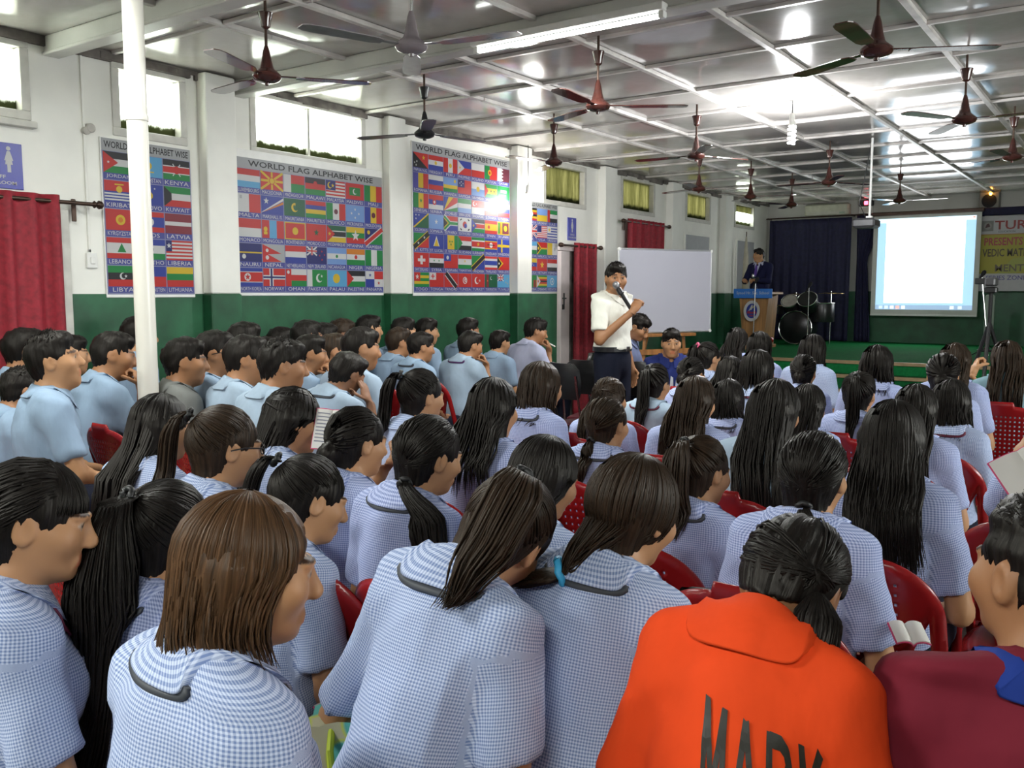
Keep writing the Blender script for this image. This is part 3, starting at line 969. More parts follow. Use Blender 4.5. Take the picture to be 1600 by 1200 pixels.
def chart(y0, y1, z0, z1, rows, label, head=0.085, foot=0.03, xoff=0.012, top_margin=0.0):
    W, Hh = y1 - y0, z1 - z0
    t = empty('flag_chart')
    t.matrix_world = Matrix.Translation((X_WALL + xoff, y0, z0)) @ WALL_R
    tag(t, label, 'poster', 'wall charts of world flags')
    MB().box(0, W, 0, Hh, -0.012, 0, b=0.003).obj('backing_board', MAT['white_plastic'], t)
    P = Print()
    P.rect(0.006, foot * 0.7, W - 0.006, Hh - head - top_margin, (0.30, 0.31, 0.50))
    P.rect(0.006, Hh - head - top_margin, W - 0.006, Hh - 0.006 - top_margin, 's')
    P.text('WORLD FLAG ALPHABET WISE', W / 2, Hh - head * 0.78 - top_margin, head * 0.52, 'k', W * 0.93, bold=True, stretch=1.6)
    P.obj('heading', MAT['print'], t)
    nr, nc = len(rows), len(rows[0])
    cw, chh = (W - 0.02) / nc, (Hh - head - foot - top_margin) / nr
    for r, row in enumerate(rows):
        for c, item in enumerate(row):
            nm, spec = item.split('|')
            Q = Print()
            x0, yy = 0.01 + c * cw, foot + (nr - 1 - r) * chh
            cap = chh * 0.24
            Q.k = 4
            Q.rect(x0 + 0.003, yy + 0.002, x0 + cw - 0.003, yy + cap, (0.08, 0.09, 0.36))
            Q.text(nm, x0 + cw / 2, yy + cap * 0.22, cap * 0.62, 'w', cw * 0.86, stretch=1.5)
            draw_flag(Q, x0 + 0.004, yy + cap, cw - 0.008, chh - cap - 0.004, spec)
            tag(Q.obj('flag', MAT['print'], t), 'printed flag captioned ' + nm)


chart(3.31, 3.985, 1.47, 2.51, CH1, 'narrow flag chart of fifteen flags half hidden by the cream post', xoff=0.014)
chart(4.36, 5.945, 1.48, 2.575, CH2, 'wide flag chart of thirty-five flags under the widest window', top_margin=0.055, xoff=0.014)
chart(6.34, 7.90, 1.475, 2.895, CH3, 'tall flag chart of forty-nine flags right of the wide one', head=0.095, foot=0.04, xoff=0.014)
chart(8.20, 8.855, 1.51, 2.51, CH4, 'smallest flag chart beside the glaring wall lamp', head=0.07, foot=0.01, xoff=0.014)


def sign_board(y0, y1, z0, z1, label, lines, figs):
    W, Hh = y1 - y0, z1 - z0
    t = empty('washroom_sign')
    t.matrix_world = Matrix.Translation((X_WALL + 0.012, y0, z0)) @ WALL_R
    tag(t, label, 'sign', 'washroom signs')
    MB().box(0, W, 0, Hh, -0.01, 0, b=0.002).obj('plate', mat_simple('blue_sign_plastic', (0.03, 0.035, 0.30), 0.3, var=0.05), t)
    P = Print()
    for (fx, kind, s) in figs:
        x = fx * W
        hh = Hh * s
        yb = Hh * 0.36
        P.disc(x, yb + hh * 0.92, hh * 0.085, hh * 0.085, 'w')
        if kind == 'm':
            P.poly([(x - hh * .14, yb + hh * .36), (x - hh * .10, yb + hh * .36), (x - hh * .10, yb + hh * .66), (x - hh * .09, yb), (x - hh * .01, yb), (x - hh * .01, yb + hh * .4), (x + hh * .01, yb + hh * .4), (x + hh * .01, yb), (x + hh * .09, yb), (x + hh * .10, yb + hh * .66), (x + hh * .10, yb + hh * .36), (x + hh * .14, yb + hh * .36), (x + hh * .14, yb + hh * .80), (x - hh * .14, yb + hh * .80)], 'w')
        else:
            P.poly([(x - hh * .06, yb + hh * .82), (x - hh * .17, yb + hh * .46), (x - hh * .13, yb + hh * .44), (x - hh * .10, yb + hh * .55), (x - hh * .15, yb + hh * .30), (x - hh * .07, yb + hh * .30), (x - hh * .07, yb), (x + hh * .07, yb), (x + hh * .07, yb + hh * .30), (x + hh * .15, yb + hh * .30), (x + hh * .10, yb + hh * .55), (x + hh * .13, yb + hh * .44), (x + hh * .17, yb + hh * .46), (x + hh * .06, yb + hh * .82)], 'w')
    if len(figs) > 1:
        P.rect(W * .495, Hh * .36, W * .515, Hh * .92, 'w')
    for k, s in enumerate(lines):
        P.text(s, W / 2, Hh * (0.22 - 0.13 * k), Hh * 0.075, 'w', W * 0.88, bold=True, stretch=1.4)
    P.obj('lettering', MAT['print'], t)


sign_board(2.50, 2.81, 2.12, 2.39, 'blue washroom sign with two white figures at the left edge', ['STAFF', 'WASHROOM'], [(0.28, 'm', 0.56), (0.74, 'f', 0.56)])
sign_board(9.085, 9.275, 2.12, 2.385, 'small blue washroom sign with one white figure above the far red curtain', ['GIRLS', 'WASHROOM'], [(0.5, 'f', 0.58)])

t = tag(empty('light_switch', (X_WALL, 3.22, 1.71)), 'white light switch on the wall left of the narrow flag chart', 'switch')
MB().box(0, 0.02, -0.035, 0.035, -0.05, 0.05, b=0.004).obj('plate', MAT['white_plastic'], t)
MB().box(0.02, 0.028, -0.016, 0.016, -0.022, 0.022, b=0.003).obj('rocker', MAT['white_plastic'], t)
t = tag(empty('junction_box', (X_WALL, 3.23, 2.55)), 'round grey junction box on the wall between the two left windows', 'junction box')
Ry = Matrix.Rotation(math.pi / 2, 3, 'Y')
MB().lathe([(0.03, 0), (0.03, 0.03), (0.025, 0.035)], (0, 0.015, 0), 14, R=Ry).lathe([(0.025, 0), (0.025, 0.028), (0.02, 0.032)], (0, -0.012, -0.02), 14, R=Ry).obj('cover', mat_simple('grey_bakelite', (0.42, 0.40, 0.36), 0.5), t, smooth=True)
t = tag(empty('conduit', (X_WALL, 3.21, 1.76)), 'thin painted wiring conduit running down to the light switch', 'conduit')
MB().box(0, 0.012, -0.008, 0.008, 0, 1.28, b=0.003).obj('casing', MAT['wall'], t)
MB().box(0, 0.012, -0.008, 0.008, 0, 0.02).obj('end_cap', MAT['white_plastic'], t)


# ------------------------------------------------------------------ ceiling fans
def make_fan(z_bottom, mat, blade_rot, tall=1.0):
    t = empty('ceiling_fan')
    drop = Z_CEIL - z_bottom
    MB().tube([(0, 0, drop), (0, 0, 0.15)], 0.008, 10).obj('down_rod', MAT['metal_dk'] if mat is not MAT['fan_grey'] else MAT['chrome'], t, smooth=True)
    zc = drop - 0.13
    MB().lathe([(0.012, zc - 0.045), (0.024, zc - 0.035), (0.030, zc), (0.040, zc + 0.035), (0.038, zc + 0.038), (0.006, zc + 0.034)], n=18).obj('canopy', mat, t, smooth=True)
    MB().lathe([(0.010, 0.19), (0.018, 0.165), (0.028, 0.11), (0.038, 0.075), (0.044, 0.068), (0.060, 0.055), (0.074, 0.042), (0.076, 0.03), (0.066, 0.014), (0.040, 0.004), (0.014, 0.0), (0.012, -0.012), (0.004, -0.014)], n=24).obj('motor', mat, t, smooth=True)
    for k in range(3):
        a = blade_rot + k * 2 * math.pi / 3
        R = Matrix.Rotation(a, 3, 'Z') @ Matrix.Rotation(math.radians(2.5), 3, 'X')
        b = MB().box(0.06, 0.17, -0.014, 0.014, 0.034, 0.040, R=R, b=0.002)
        P, F = [], []
        prof = [(0.15, 0.026), (0.19, 0.040), (0.47, 0.048), (0.52, 0.043), (0.545, 0.026)]
        for zz in (0.036, 0.031):
            for (x, w) in prof:
                P += [R @ Vector((x, -w, zz)), R @ Vector((x, w, zz))]
        n = len(prof) * 2
        for i in range(len(prof) - 1):
            q = (2 * i, 2 * i + 2, 2 * i + 3, 2 * i + 1)
            F += [q, tuple(v + n for v in q[::-1])]
            F += [(2 * i, n + 2 * i, n + 2 * i + 2, 2 * i + 2), (2 * i + 1, 2 * i + 3, n + 2 * i + 3, n + 2 * i + 1)]
        F += [(0, 1, n + 1, n), (n - 2, 2 * n - 2, 2 * n - 1, n - 1)]
        b.add(P, F)
        b.obj('blade', mat, t)
    t.location.z = z_bottom
    return t


FANS = [(-3.85, 3.23, 'fan', 'brown ceiling fan above the wide flag chart, nearest the left windows', 0.9), (-2.84, 3.23, 'fan_grey', 'silvery grey ceiling fan in front of the tube light batten', 0.2),
        (-4.29, 5.01, 'black', 'black ceiling fan just left of the tall flag chart top', 1.3), (-2.80, 4.89, 'fan', 'brown ceiling fan over the middle of the hall below the tube batten', 0.6),
        (-4.29, 6.73, 'fan', 'brown ceiling fan in front of the first yellowed window', 0.3), (-3.12, 7.09, 'fan', 'brown ceiling fan left of the glaring hanging lamp', 1.1),
        (-1.10, 4.54, 'fan', 'largest dark brown ceiling fan at the top right', 0.5), (-1.04, 6.64, 'fan', 'dark brown ceiling fan right of the screen reflections, second at right', 0.0),
        (-4.06, 9.32, 'fan', 'small brown ceiling fan above the whiteboard, the left of two', 0.7), (-3.89, 10.43, 'fan', 'small brown ceiling fan above the whiteboard, the right of two', 0.2),
        (-2.73, 9.54, 'fan', 'brown ceiling fan directly under the hanging lamp in view', 1.0), (-3.80, 11.66, 'fan', 'small ceiling fan in front of the air conditioner', 0.05),
        (-2.55, 11.93, 'fan', 'small ceiling fan just above the projection screen', 0.02), (-0.98, 8.68, 'fan', 'brown ceiling fan above the speaker box at the right edge', 0.4)]
for (x, y, mk, lab, rot) in FANS:
    f = make_fan(2.6, MAT[mk], rot)
    f.location.x, f.location.y = x, y
    tag(f, lab, 'ceiling fan', 'ceiling fans of the hall')

# tube-light battens: the first is in view, the others are added for fill
for k, (x, y, e) in enumerate(TUBES_AND_FILL):
    t = empty('tube_or_fill_batten', (x, y, Z_CEIL - 0.085 if k == 0 else Z_CEIL - 0.02))
    tag(t, 'lit white tube-light batten on the ceiling beam near the top edge' if k == 0 else ('added fill tube-light batten overhead between the post and the left wall', 'added fill tube-light batten behind the photographer over the left seats', 'added fill tube-light batten behind the photographer over the right seats')[k - 1], 'light')
    if k:
        t['group'] = 'added fill tube lights'
    MB().box(-0.62, 0.62, -0.045, 0.045, -0.02, 0.02, b=0.004).obj('batten_body', MAT['white_plastic'], t)
    for s in (-1, 1):
        MB().box(s * 0.60 - 0.015, s * 0.60 + 0.015, -0.02, 0.02, -0.055, -0.02, b=0.003).obj('lamp_holder', MAT['white_plastic'], t)
    Rx = Matrix.Rotation(math.pi / 2, 3, 'Y')
    MB().lathe([(0.012, -0.58), (0.013, -0.57), (0.013, 0.57), (0.012, 0.58)], (0, 0, -0.042), 12, R=Rx).obj('tube', mat_emit('lit_tube', (0.96, 1.0, 0.95), 5.0), t, smooth=True)

# hanging lamps
def cfl(loc, z_top, strength, label):
    t = empty('hanging_lamp', loc)
    tag(t, label, 'lamp')
    MB().tube([(0, 0, z_top - loc[2]), (0, 0, 0.10)], 0.004, 6).obj('cord', MAT['black'], t)
    MB().lathe([(0.014, 0.12), (0.022, 0.10), (0.024, 0.06), (0.03, 0.045), (0.03, 0.02)], n=14).obj('holder', MAT['white_plastic'], t, smooth=True)
    pts = []
    for i in range(60):
        a = i * 0.42
        pts.append((0.026 * math.cos(a), 0.026 * math.sin(a), 0.015 - 0.14 * i / 59))
    MB().tube(pts, 0.008, 7).obj('bulb', mat_emit('lit_bulb', (0.95, 0.98, 1.0), strength), t, smooth=True)


cfl((-2.41, 7.35, 2.82), Z_CEIL, 160, 'glaring spiral bulb hanging from the ceiling in the middle of the hall')
cfl((-5.40, 7.97, 2.52), Z_CEIL, 90, 'lit spiral bulb hanging by the pilaster between the two right flag charts')
# ------------------------------------------------------------------ stage backdrop, screen, banner
curtain('stage_curtain', (-5.50, 15.74, 0), 0, 1.40, 0.69, 2.77, MAT['navy_cloth'], 9, 'broad navy stage curtain behind the podium and the drum kit', 'navy stage curtains', seed=3, amp=0.025)
curtain('stage_curtain', (-4.02, 15.74, 0), 0, 0.42, 0.69, 2.79, MAT['navy_cloth'], 4, 'narrow tied-back navy stage curtain left of the projection screen', 'navy stage curtains', seed=6, amp=0.025, gather=(2.05, 0.02, 0.17))
curtain('stage_curtain', (-2.27, 15.70, 0), 0, 3.2, 2.69, 2.81, MAT['navy_cloth'], 14, 'navy pelmet strip along the top of the yellow banner', 'navy stage curtains', seed=12, amp=0.012, nz=4)
curtain('stage_curtain', (-2.25, 15.72, 0), 0, 0.16, 2.25, 2.79, MAT['navy_cloth'], 2, 'thin navy curtain corner between the screen and the banner', 'navy stage curtains', seed=13, amp=0.012, gather=(2.25, 0.09, 0.03), nz=8)
t = tag(empty('stage_curtain_rod', (-5.56, 15.72, 2.80)), 'long dark rod across the stage back wall above the navy curtains', 'curtain rod')
MB().tube([(0, 0, 0), (3.3, 0, 0)], 0.011, 8).obj('rod', MAT['metal_dk'], t, smooth=True)
for x in (0.03, 1.46, 3.2):
    MB().box(x - 0.012, x + 0.012, 0, 0.175, -0.014, 0.014).obj('bracket', MAT['metal_dk'], t)

sx0, sx1, sz0, sz1 = -3.72, -2.13, 1.16, 2.75
t = tag(empty('projection_screen', (0, 15.62, 0)), 'pull-down projection screen glowing with a blank computer page', 'screen')
MB().box(sx0, sx1, 0, 0.012, sz0, sz1, b=0.003).obj('screen_sheet', mat_simple('screen_cloth', (0.62, 0.62, 0.58), 0.8, var=0.03), t)
MB().box(sx0 - 0.03, sx1 + 0.03, -0.03, 0.04, sz1, sz1 + 0.06, b=0.01).obj('roller_case', MAT['metal_dk'], t)
MB().box(sx0, sx1, -0.012, 0.022, sz0 - 0.03, sz0, b=0.005).obj('weight_bar', MAT['white_plastic'], t)


def screen_emit(name, col, s):
    return mat_emit(name, col, s)


ea, eb, ec, ed = sx0 + 0.075, sx1 - 0.075, sz0 + 0.075, sz1 - 0.05
yb = -0.003
W, Hh = eb - ea, ed - ec


def panel(x0, x1, z0, z1, y, mat, name):
    MB().box(x0, x1, y, y + 0.0012, z0, z1).obj(name, mat, t)


side = mat_emit('projected_desktop_blue', (0.40, 0.66, 0.88), 0.62)
panel(ea, eb, ec, ed, yb, side, 'projected_desktop')
panel(ea + 0.09 * W, eb - 0.10 * W, ec + 0.075 * Hh, ed - 0.045 * Hh, yb - 0.0014, mat_emit('projected_white_page', (0.97, 0.99, 1.0), 3.6), 'projected_page')
panel(ea, eb, ed - 0.045 * Hh, ed, yb - 0.0014, mat_emit('projected_title_bar', (0.62, 0.84, 0.95), 0.9), 'projected_title_bar')
panel(ea, eb, ec, ec + 0.05 * Hh, yb - 0.0014, mat_emit('projected_taskbar', (0.36, 0.52, 0.72), 0.5), 'projected_taskbar')
for k, (u, c) in enumerate([(0.04, (0.6, 0.8, 1.0)), (0.10, (0.7, 0.85, 0.95)), (0.16, (0.9, 0.9, 0.9)), (0.22, (0.9, 0.5, 0.45)), (0.28, (0.9, 0.95, 1.0)), (0.78, (0.8, 0.9, 1.0)), (0.86, (0.7, 0.8, 0.9))]):
    panel(ea + u * W, ea + (u + 0.04) * W, ec + 0.008 * Hh, ec + 0.042 * Hh, yb - 0.0028, mat_emit('taskbar_icon', c, 0.6), 'taskbar_icon')
panel(eb - 0.035 * W, eb - 0.008 * W, ed - 0.025 * Hh, ed - 0.008 * Hh, yb - 0.0028, mat_emit('close_button', (0.9, 0.25, 0.2), 1.2), 'close_button')

BW = 3.0
t = empty('banner')
t.matrix_world = Matrix.Translation((-2.19, 15.70, 1.53)) @ Matrix(((1, 0, 0), (0, 0, -1), (0, 1, 0))).to_4x4()
tag(t, 'yellow and white printed banner on the stage wall at the right edge', 'banner')
BH = 1.15
MB().box(0, BW, 0, BH, -0.004, 0).obj('flex_sheet', mat_simple('white_flex', (0.42, 0.41, 0.42), 0.5, var=0.04), t)
P = Print()
P.rect(0.03, 0.27, BW - 0.03, 0.86, (0.55, 0.49, 0.05))
P.rect(0.03, 0.86, BW - 0.03, 0.875, (0.5, 0.25, 0.05))
P.poly([(0.3, 0.27), (0.55, 0.27), (0.9, 0.55), (0.5, 0.5)], (0.50, 0.52, 0.10))
P.rect(0.055, 0.92, 0.215, 1.08, (0.30, 0.30, 0.28))
P.disc(0.135, 1.0, 0.055, 0.055, (0.42, 0.41, 0.38))
P.poly([(0.10, 0.97), (0.17, 0.99), (0.15, 1.04), (0.12, 1.03)], (0.12, 0.05, 0.05))
P.text('TUR', 0.45, 0.94, 0.135, (0.38, 0.04, 0.03), bold=True, stretch=1.2)
P.text('EDUCATION', 0.40, 0.895, 0.028, (0.05, 0.06, 0.05))
P.text('PRESENTS', 0.36, 0.70, 0.12, (0.55, 0.06, 0.10), 0.52, bold=True, stretch=1.0)
P.text('VEDIC MATHS', 0.42, 0.53, 0.12, (0.10, 0.07, 0.04), 0.68, bold=True)
P.text('MENTORS', 0.60, 0.30, 0.11, (0.20, 0.16, 0.10), 0.70, bold=True)
P.text('SERIES ZONE', 0.42, 0.17, 0.07, (0.20, 0.18, 0.42), 0.7, bold=True)
P.obj('banner_print', MAT['print'], t)

# air conditioner, clock box, projector, speaker box
t = tag(empty('air_conditioner', (-4.53, Y_BACK, 2.80)), 'long pale wall-mounted air conditioner above the broad navy curtain', 'air conditioner')
MB().box(-0.37, 0.37, -0.17, 0, 0.0, 0.22, b=0.03).obj('casing', mat_simple('aged_cream_plastic', (0.50, 0.50, 0.40), 0.45), t, smooth=True)
for k in range(3):
    MB().box(-0.32, 0.32, -0.178, -0.165, 0.03 + 0.018 * k, 0.04 + 0.018 * k).obj('louvre', MAT['frame'], t)
MB().box(0.22, 0.31, -0.176, -0.166, 0.04, 0.07).obj('display', mat_simple('green_label', (0.12, 0.30, 0.14), 0.5), t)

t = tag(empty('digital_clock', (-3.91, Y_BACK, 2.95)), 'black digital clock with a glowing red figure above the projector', 'clock')
MB().box(-0.12, 0.12, -0.05, 0, 0, 0.10, b=0.008).obj('case', MAT['black'], t)
MB().box(-0.03, 0.03, -0.056, -0.049, 0.02, 0.08, b=0.006).obj('red_digits', mat_emit('red_led', (1.0, 0.06, 0.10), 6), t)
t = tag(empty('junction_cabinet', (-3.91, Y_BACK, 2.83)), 'small pale wall cabinet right under the digital clock', 'cabinet')
MB().box(-0.11, 0.11, -0.04, 0, 0, 0.11, b=0.004).obj('cabinet_body', MAT['white_plastic'], t)
MB().box(-0.095, 0.095, -0.046, -0.039, 0.012, 0.098, b=0.003).obj('cabinet_door', MAT['frame'], t)

t = tag(empty('projector', (-2.36, 9.6, 2.20)), 'dark projector hung from the ceiling on a thin white drop pole', 'projector')
MB().tube([(0.03, 0, 0.07), (0.03, 0, 0.85)], 0.012, 10).obj('drop_pole', MAT['white_plastic'], t, smooth=True)
MB().box(-0.11, 0.11, -0.13, 0.13, -0.045, 0.05, b=0.02).obj('projector_body', mat_simple('grey_black_plastic', (0.05, 0.05, 0.055), 0.35), t)
MB().lathe([(0.035, 0), (0.035, 0.03), (0.026, 0.034)], (-0.03, 0.13, 0), 16, R=Matrix.Rotation(-HP, 3, 'X')).obj('projector_lens', MAT['black'], t, smooth=True)
MB().box(0.0, 0.06, -0.03, 0.03, 0.05, 0.075, b=0.004).obj('mount_plate', MAT['white_plastic'], t)
MB().tube([(0.0, -0.02, 0.06), (-0.06, -0.06, 0.2), (-0.02, -0.02, 0.5), (0.02, 0, 0.8)], 0.005, 6).obj('cable', MAT['black'], t, smooth=True)

t = tag(empty('speaker_box', (-2.06, Y_BACK, 2.81)), 'grey wall speaker box with a small glowing orange lamp, top right', 'loudspeaker')
MB().box(-0.14, 0.14, -0.16, 0, 0, 0.25, b=0.012).obj('speaker_cabinet', mat_simple('grey_fabric_box', (0.22, 0.22, 0.20), 0.8), t)
MB().lathe([(0.10, 0), (0.105, 0.006), (0.085, 0.010), (0.03, 0.004)], (0, -0.16, 0.11), 18, R=Matrix.Rotation(HP, 3, 'X')).obj('speaker_cone', MAT['blackmat'], t, smooth=True)
MB().lathe([(0.012, -0.03), (0.022, -0.01), (0.016, 0.018), (0.004, 0.05)], (0.02, -0.19, 0.22), 10).obj('orange_lamp', mat_emit('orange_bulb', (1.0, 0.42, 0.05), 14), t, smooth=True)

# far windows' neighbours: two blanked grey panels on the left wall
for (a, b, c, d, lab) in [(12.36, 13.28, 1.5, 2.38, 'flat grey blanked window panel just left of the pilaster near the podium'), (14.41, 15.24, 1.5, 2.39, 'flat grey blanked window panel nearest the stage corner')]:
    t = tag(empty('blank_panel', (X_WALL, a, c)), lab, 'panel', 'blanked panels')
    w, h = b - a, d - c
    MB().box(0, 0.012, 0, w, 0, h).obj('panel_sheet', mat_simple('grey_panel', (0.36, 0.37, 0.38), 0.6, var=0.04), t)
    fr = MB().box(0, 0.02, -0.02, 0.02, -0.02, h + 0.02).box(0, 0.02, w - 0.02, w + 0.02, -0.02, h + 0.02).box(0, 0.02, 0.02, w - 0.02, h - 0.02, h + 0.02)
    fr.obj('panel_frame', MAT['wall'], t)
t = tag(empty('folded_umbrella', (-5.40, 14.35, 0.70)), 'pale folded cloth standing upright against the wall left of the podium', 'umbrella')
MB().lathe([(0.03, 0), (0.05, 0.5), (0.055, 0.9), (0.04, 1.4), (0.012, 1.72)], n=12).obj('folded_cloth', mat_simple('ivory_cloth', (0.45, 0.42, 0.33), 0.8), t, smooth=True)
MB().tube([(0, 0, 1.70), (0, 0, 1.80)], 0.008, 6).obj('tip', MAT['metal_dk'], t)

# podium
PX, PY = -4.79, 13.1
t = tag(empty('podium', (PX, PY, ST_Z)), 'tapered wooden podium with a blue name band and a round white-rimmed emblem', 'podium')
P8 = [(-0.15, 0, 0.02), (0.15, 0, 0.02), (0.17, 0.42, 0.02), (-0.17, 0.42, 0.02), (-0.225, 0, 0.74), (0.225, 0, 0.74), (0.225, 0.42, 0.80), (-0.225, 0.42, 0.80)]
MB().add(P8, [(0, 3, 2, 1), (4, 5, 6, 7), (0, 1, 5, 4), (1, 2, 6, 5), (2, 3, 7, 6), (3, 0, 4, 7)]).obj('podium_body', MAT['podium'], t)
MB().box(-0.20, 0.20, -0.04, 0.46, 0, 0.05, b=0.008).obj('plinth', MAT['podium'], t)
MB().box(-0.29, 0.29, -0.045, 0.46, 0.80, 0.84, b=0.008).obj('podium_top', MAT['podium'], t)
band = MB().box(-0.295, 0.295, -0.06, -0.045, 0.745, 0.885, b=0.003).obj('name_band', mat_simple('bright_blue_band', (0.02, 0.16, 0.55), 0.45, var=0.05), t)
P = Print()
P.text('Synod Hr. Sec. School', 0, 0.0, 0.055, (0.62, 0.72, 0.82), 0.50, bold=True)
lab = P.obj('lettering', MAT['print'], band)
lab.matrix_parent_inverse = Matrix.Identity(4)
lab.matrix_basis = Matrix.Translation((0, -0.0605, 0.79)) @ Matrix(((1, 0, 0), (0, 0, -1), (0, 1, 0))).to_4x4()
P = Print()
P.disc(0, 0, 0.125, 0.155, 'w', 32)
P.disc(0, 0, 0.085, 0.110, (0.02, 0.05, 0.36), 32)
P.poly([(-0.075, -0.04), (0.075, -0.04), (0.06, 0.005), (0.0, -0.02), (-0.06, 0.005)], (0.40, 0.03, 0.08))
P.poly([(-0.05, 0.0), (0.0, 0.02), (0.01, 0.09), (-0.005, 0.09)], 'w')
P.poly([(0.0, 0.03), (0.05, 0.07), (0.03, 0.09), (0.01, 0.06)], (0.7, 0.6, 0.3))
P.disc(0.0, -0.07, 0.04, 0.012, (0.30, 0.03, 0.10))
em = P.obj('emblem', MAT['print'], t)
em.matrix_basis = Matrix.Translation((-0.01, -0.052, 0.555)) @ Matrix(((1, 0, 0), (0, 0.10, -1), (0, 1, 0.10))).to_4x4()
mp = MB().tube([(0.03, 0.05, 0.84), (0.03, -0.02, 1.0), (0.02, -0.10, 1.06)], 0.006, 8)
mp.lathe([(0.008, -0.03), (0.016, -0.01), (0.016, 0.02), (0.006, 0.035)], (0.02, -0.12, 1.07), 10)
mp.obj('gooseneck_microphone', MAT['chrome'], t, smooth=True)


def mic_stand(loc, h, lean, label, cloth=False):
    t = tag(empty('microphone_stand', loc), label, 'microphone stand', 'microphone stands on the stage')
    MB().tube([(0, 0, 0.02), (lean[0], lean[1], h)], 0.009, 8).obj('pole', MAT['chrome'], t, smooth=True)
    for k in range(3):
        a = k * 2.094 + 0.5
        MB().tube([(0, 0, 0.14), (0.24 * math.cos(a), 0.24 * math.sin(a), 0.012)], 0.008, 6).obj('leg', MAT['black'], t)
    e = Vector((lean[0], lean[1], h))
    MB().lathe([(0.012, -0.10), (0.016, 0.0), (0.026, 0.03), (0.026, 0.06), (0.012, 0.08)], tuple(e), 12, R=Matrix.Rotation(0.5, 3, 'Y')).obj('microphone', MAT['blackmat'], t, smooth=True)


mic_stand((-4.22, 13.9, ST_Z), 0.92, (0.0, 0.0), 'thin chrome microphone stand just right of the drum kit')
mic_stand((-1.62, 13.0, ST_Z), 1.04, (-0.12, 0.0), 'dark microphone stand in front of the yellow banner')
mic_stand((-4.66, 12.75, ST_Z), 0.98, (0.01, 0.02), 'slim microphone stand right in front of the podium emblem')

# drum kit
t = tag(empty('drum_kit', (-4.6, 14.6, ST_Z)), 'dark drum kit with chrome hoops in front of the navy curtain', 'drum kit')


def drum(c, r, L, axis, name, head):
    R = {'y': Matrix.Rotation(HP, 3, 'X'), 'z': Matrix.Identity(3), 't': Matrix.Rotation(math.radians(50), 3, 'X')}[axis]
    o = MB().lathe([(r * 0.98, 0), (r, 0.01), (r, L - 0.01), (r * 0.98, L)], c, 24, R=R).obj(name, MAT['black'], t, smooth=True)
    q = (R @ Vector((0, 0, L))) + Vector(c)
    MB().lathe([(r * 0.92, 0.0), (r * 0.9, 0.004)], tuple(q), 24, R=R).obj('drum_head', head, o, smooth=True)
    ring = MB()
    pts = [Vector(c) + R @ Vector((r * 1.02 * math.cos(a), r * 1.02 * math.sin(a), L)) for a in np.linspace(0, 2 * math.pi, 25)]
    ring.tube([tuple(p) for p in pts], 0.008, 6, cap=False)
    ring.obj('hoop', MAT['chrome'], o, smooth=True)


hd = mat_simple('drum_skin', (0.32, 0.30, 0.26), 0.5, var=0.2)
drum((0.02, 0.18, 0.27), 0.26, 0.36, 'y', 'bass_drum', MAT['black'])
drum((-0.09, -0.02, 0.58), 0.13, 0.18, 't', 'tom_drum', hd)
drum((0.20, -0.02, 0.60), 0.15, 0.20, 't', 'tom_drum', MAT['black'])
drum((0.36, 0.10, 0.36), 0.19, 0.30, 'z', 'floor_tom', hd)
drum((-0.38, -0.05, 0.48), 0.16, 0.12, 'z', 'snare_drum', hd)
for (x, y, z, r) in [(-0.10, 0.2, 0.80, 0.19), (0.45, 0.25, 0.82, 0.20), (-0.42, 0.1, 0.62, 0.14)]:
    o = MB().lathe([(0.01, 0.02), (r * 0.4, 0.012), (r, -0.004), (r, -0.008)], (x, y, z), 20).obj('cymbal', mat_simple('cymbal_brass', (0.35, 0.25, 0.10), 0.25, 0.9), t, smooth=True)
    MB().tube([(x, y, 0), (x, y, z + 0.03)], 0.009, 8).obj('cymbal_stand', MAT['chrome'], t, smooth=True)
t = tag(empty('red_stool', (-4.42, 12.6, ST_Z)), 'small red round stool on the stage beside the podium foot', 'stool')
MB().lathe([(0.10, 0.12), (0.115, 0.14), (0.115, 0.17), (0.10, 0.19)], n=18).obj('cushion', MAT['chair'], t, smooth=True)
for k in range(4):
    a = k * HP + 0.4
    MB().tube([(0.07 * math.cos(a), 0.07 * math.sin(a), 0.12), (0.09 * math.cos(a), 0.09 * math.sin(a), 0)], 0.01, 6).obj('leg', MAT['black'], t)
t = tag(empty('white_bundle', (-4.0, 13.6, ST_Z)), 'crumpled white cloth bundle on the stage floor by the microphone stand', 'cloth')
bd = MB().lathe([(0.05, 0), (0.10, 0.03), (0.085, 0.09), (0.03, 0.14)], n=12)
bd.v = [(x * rg.uniform(0.8, 1.2), y * rg.uniform(0.8, 1.2), z) for x, y, z in bd.v]
bd.obj('cloth_folds', mat_simple('dull_white_cloth', (0.4, 0.38, 0.33), 0.9), t, smooth=True)

# camcorder on tripod in front
t = tag(empty('camcorder_tripod', (-0.93, 7.45, 0)), 'camcorder on a slim black and silver tripod near the right edge', 'tripod')
apex = Vector((0, 0, 1.28))
for k in range(3):
    a = k * 2.094 + 2.6
    l1 = MB().tube([apex, (0.22 * math.cos(a), 0.22 * math.sin(a), 0.62)], 0.014, 8)
    o = l1.obj('leg', MAT['black'], t, smooth=True)
    MB().tube([(0.22 * math.cos(a), 0.22 * math.sin(a), 0.64), (0.42 * math.cos(a), 0.42 * math.sin(a), 0.01)], 0.009, 8).obj('lower_leg', MAT['chrome'], o, smooth=True)
MB().tube([apex, (0, 0, 1.52)], 0.014, 8).obj('centre_column', MAT['black'], t, smooth=True)
MB().box(-0.04, 0.04, -0.05, 0.05, 1.50, 1.545, b=0.008).obj('tripod_head', MAT['black'], t)
cm = MB().box(-0.035, 0.035, -0.10, 0.08, 1.55, 1.615, b=0.012).obj('camcorder_body', mat_simple('camcorder_grey', (0.06, 0.06, 0.065), 0.35), t)
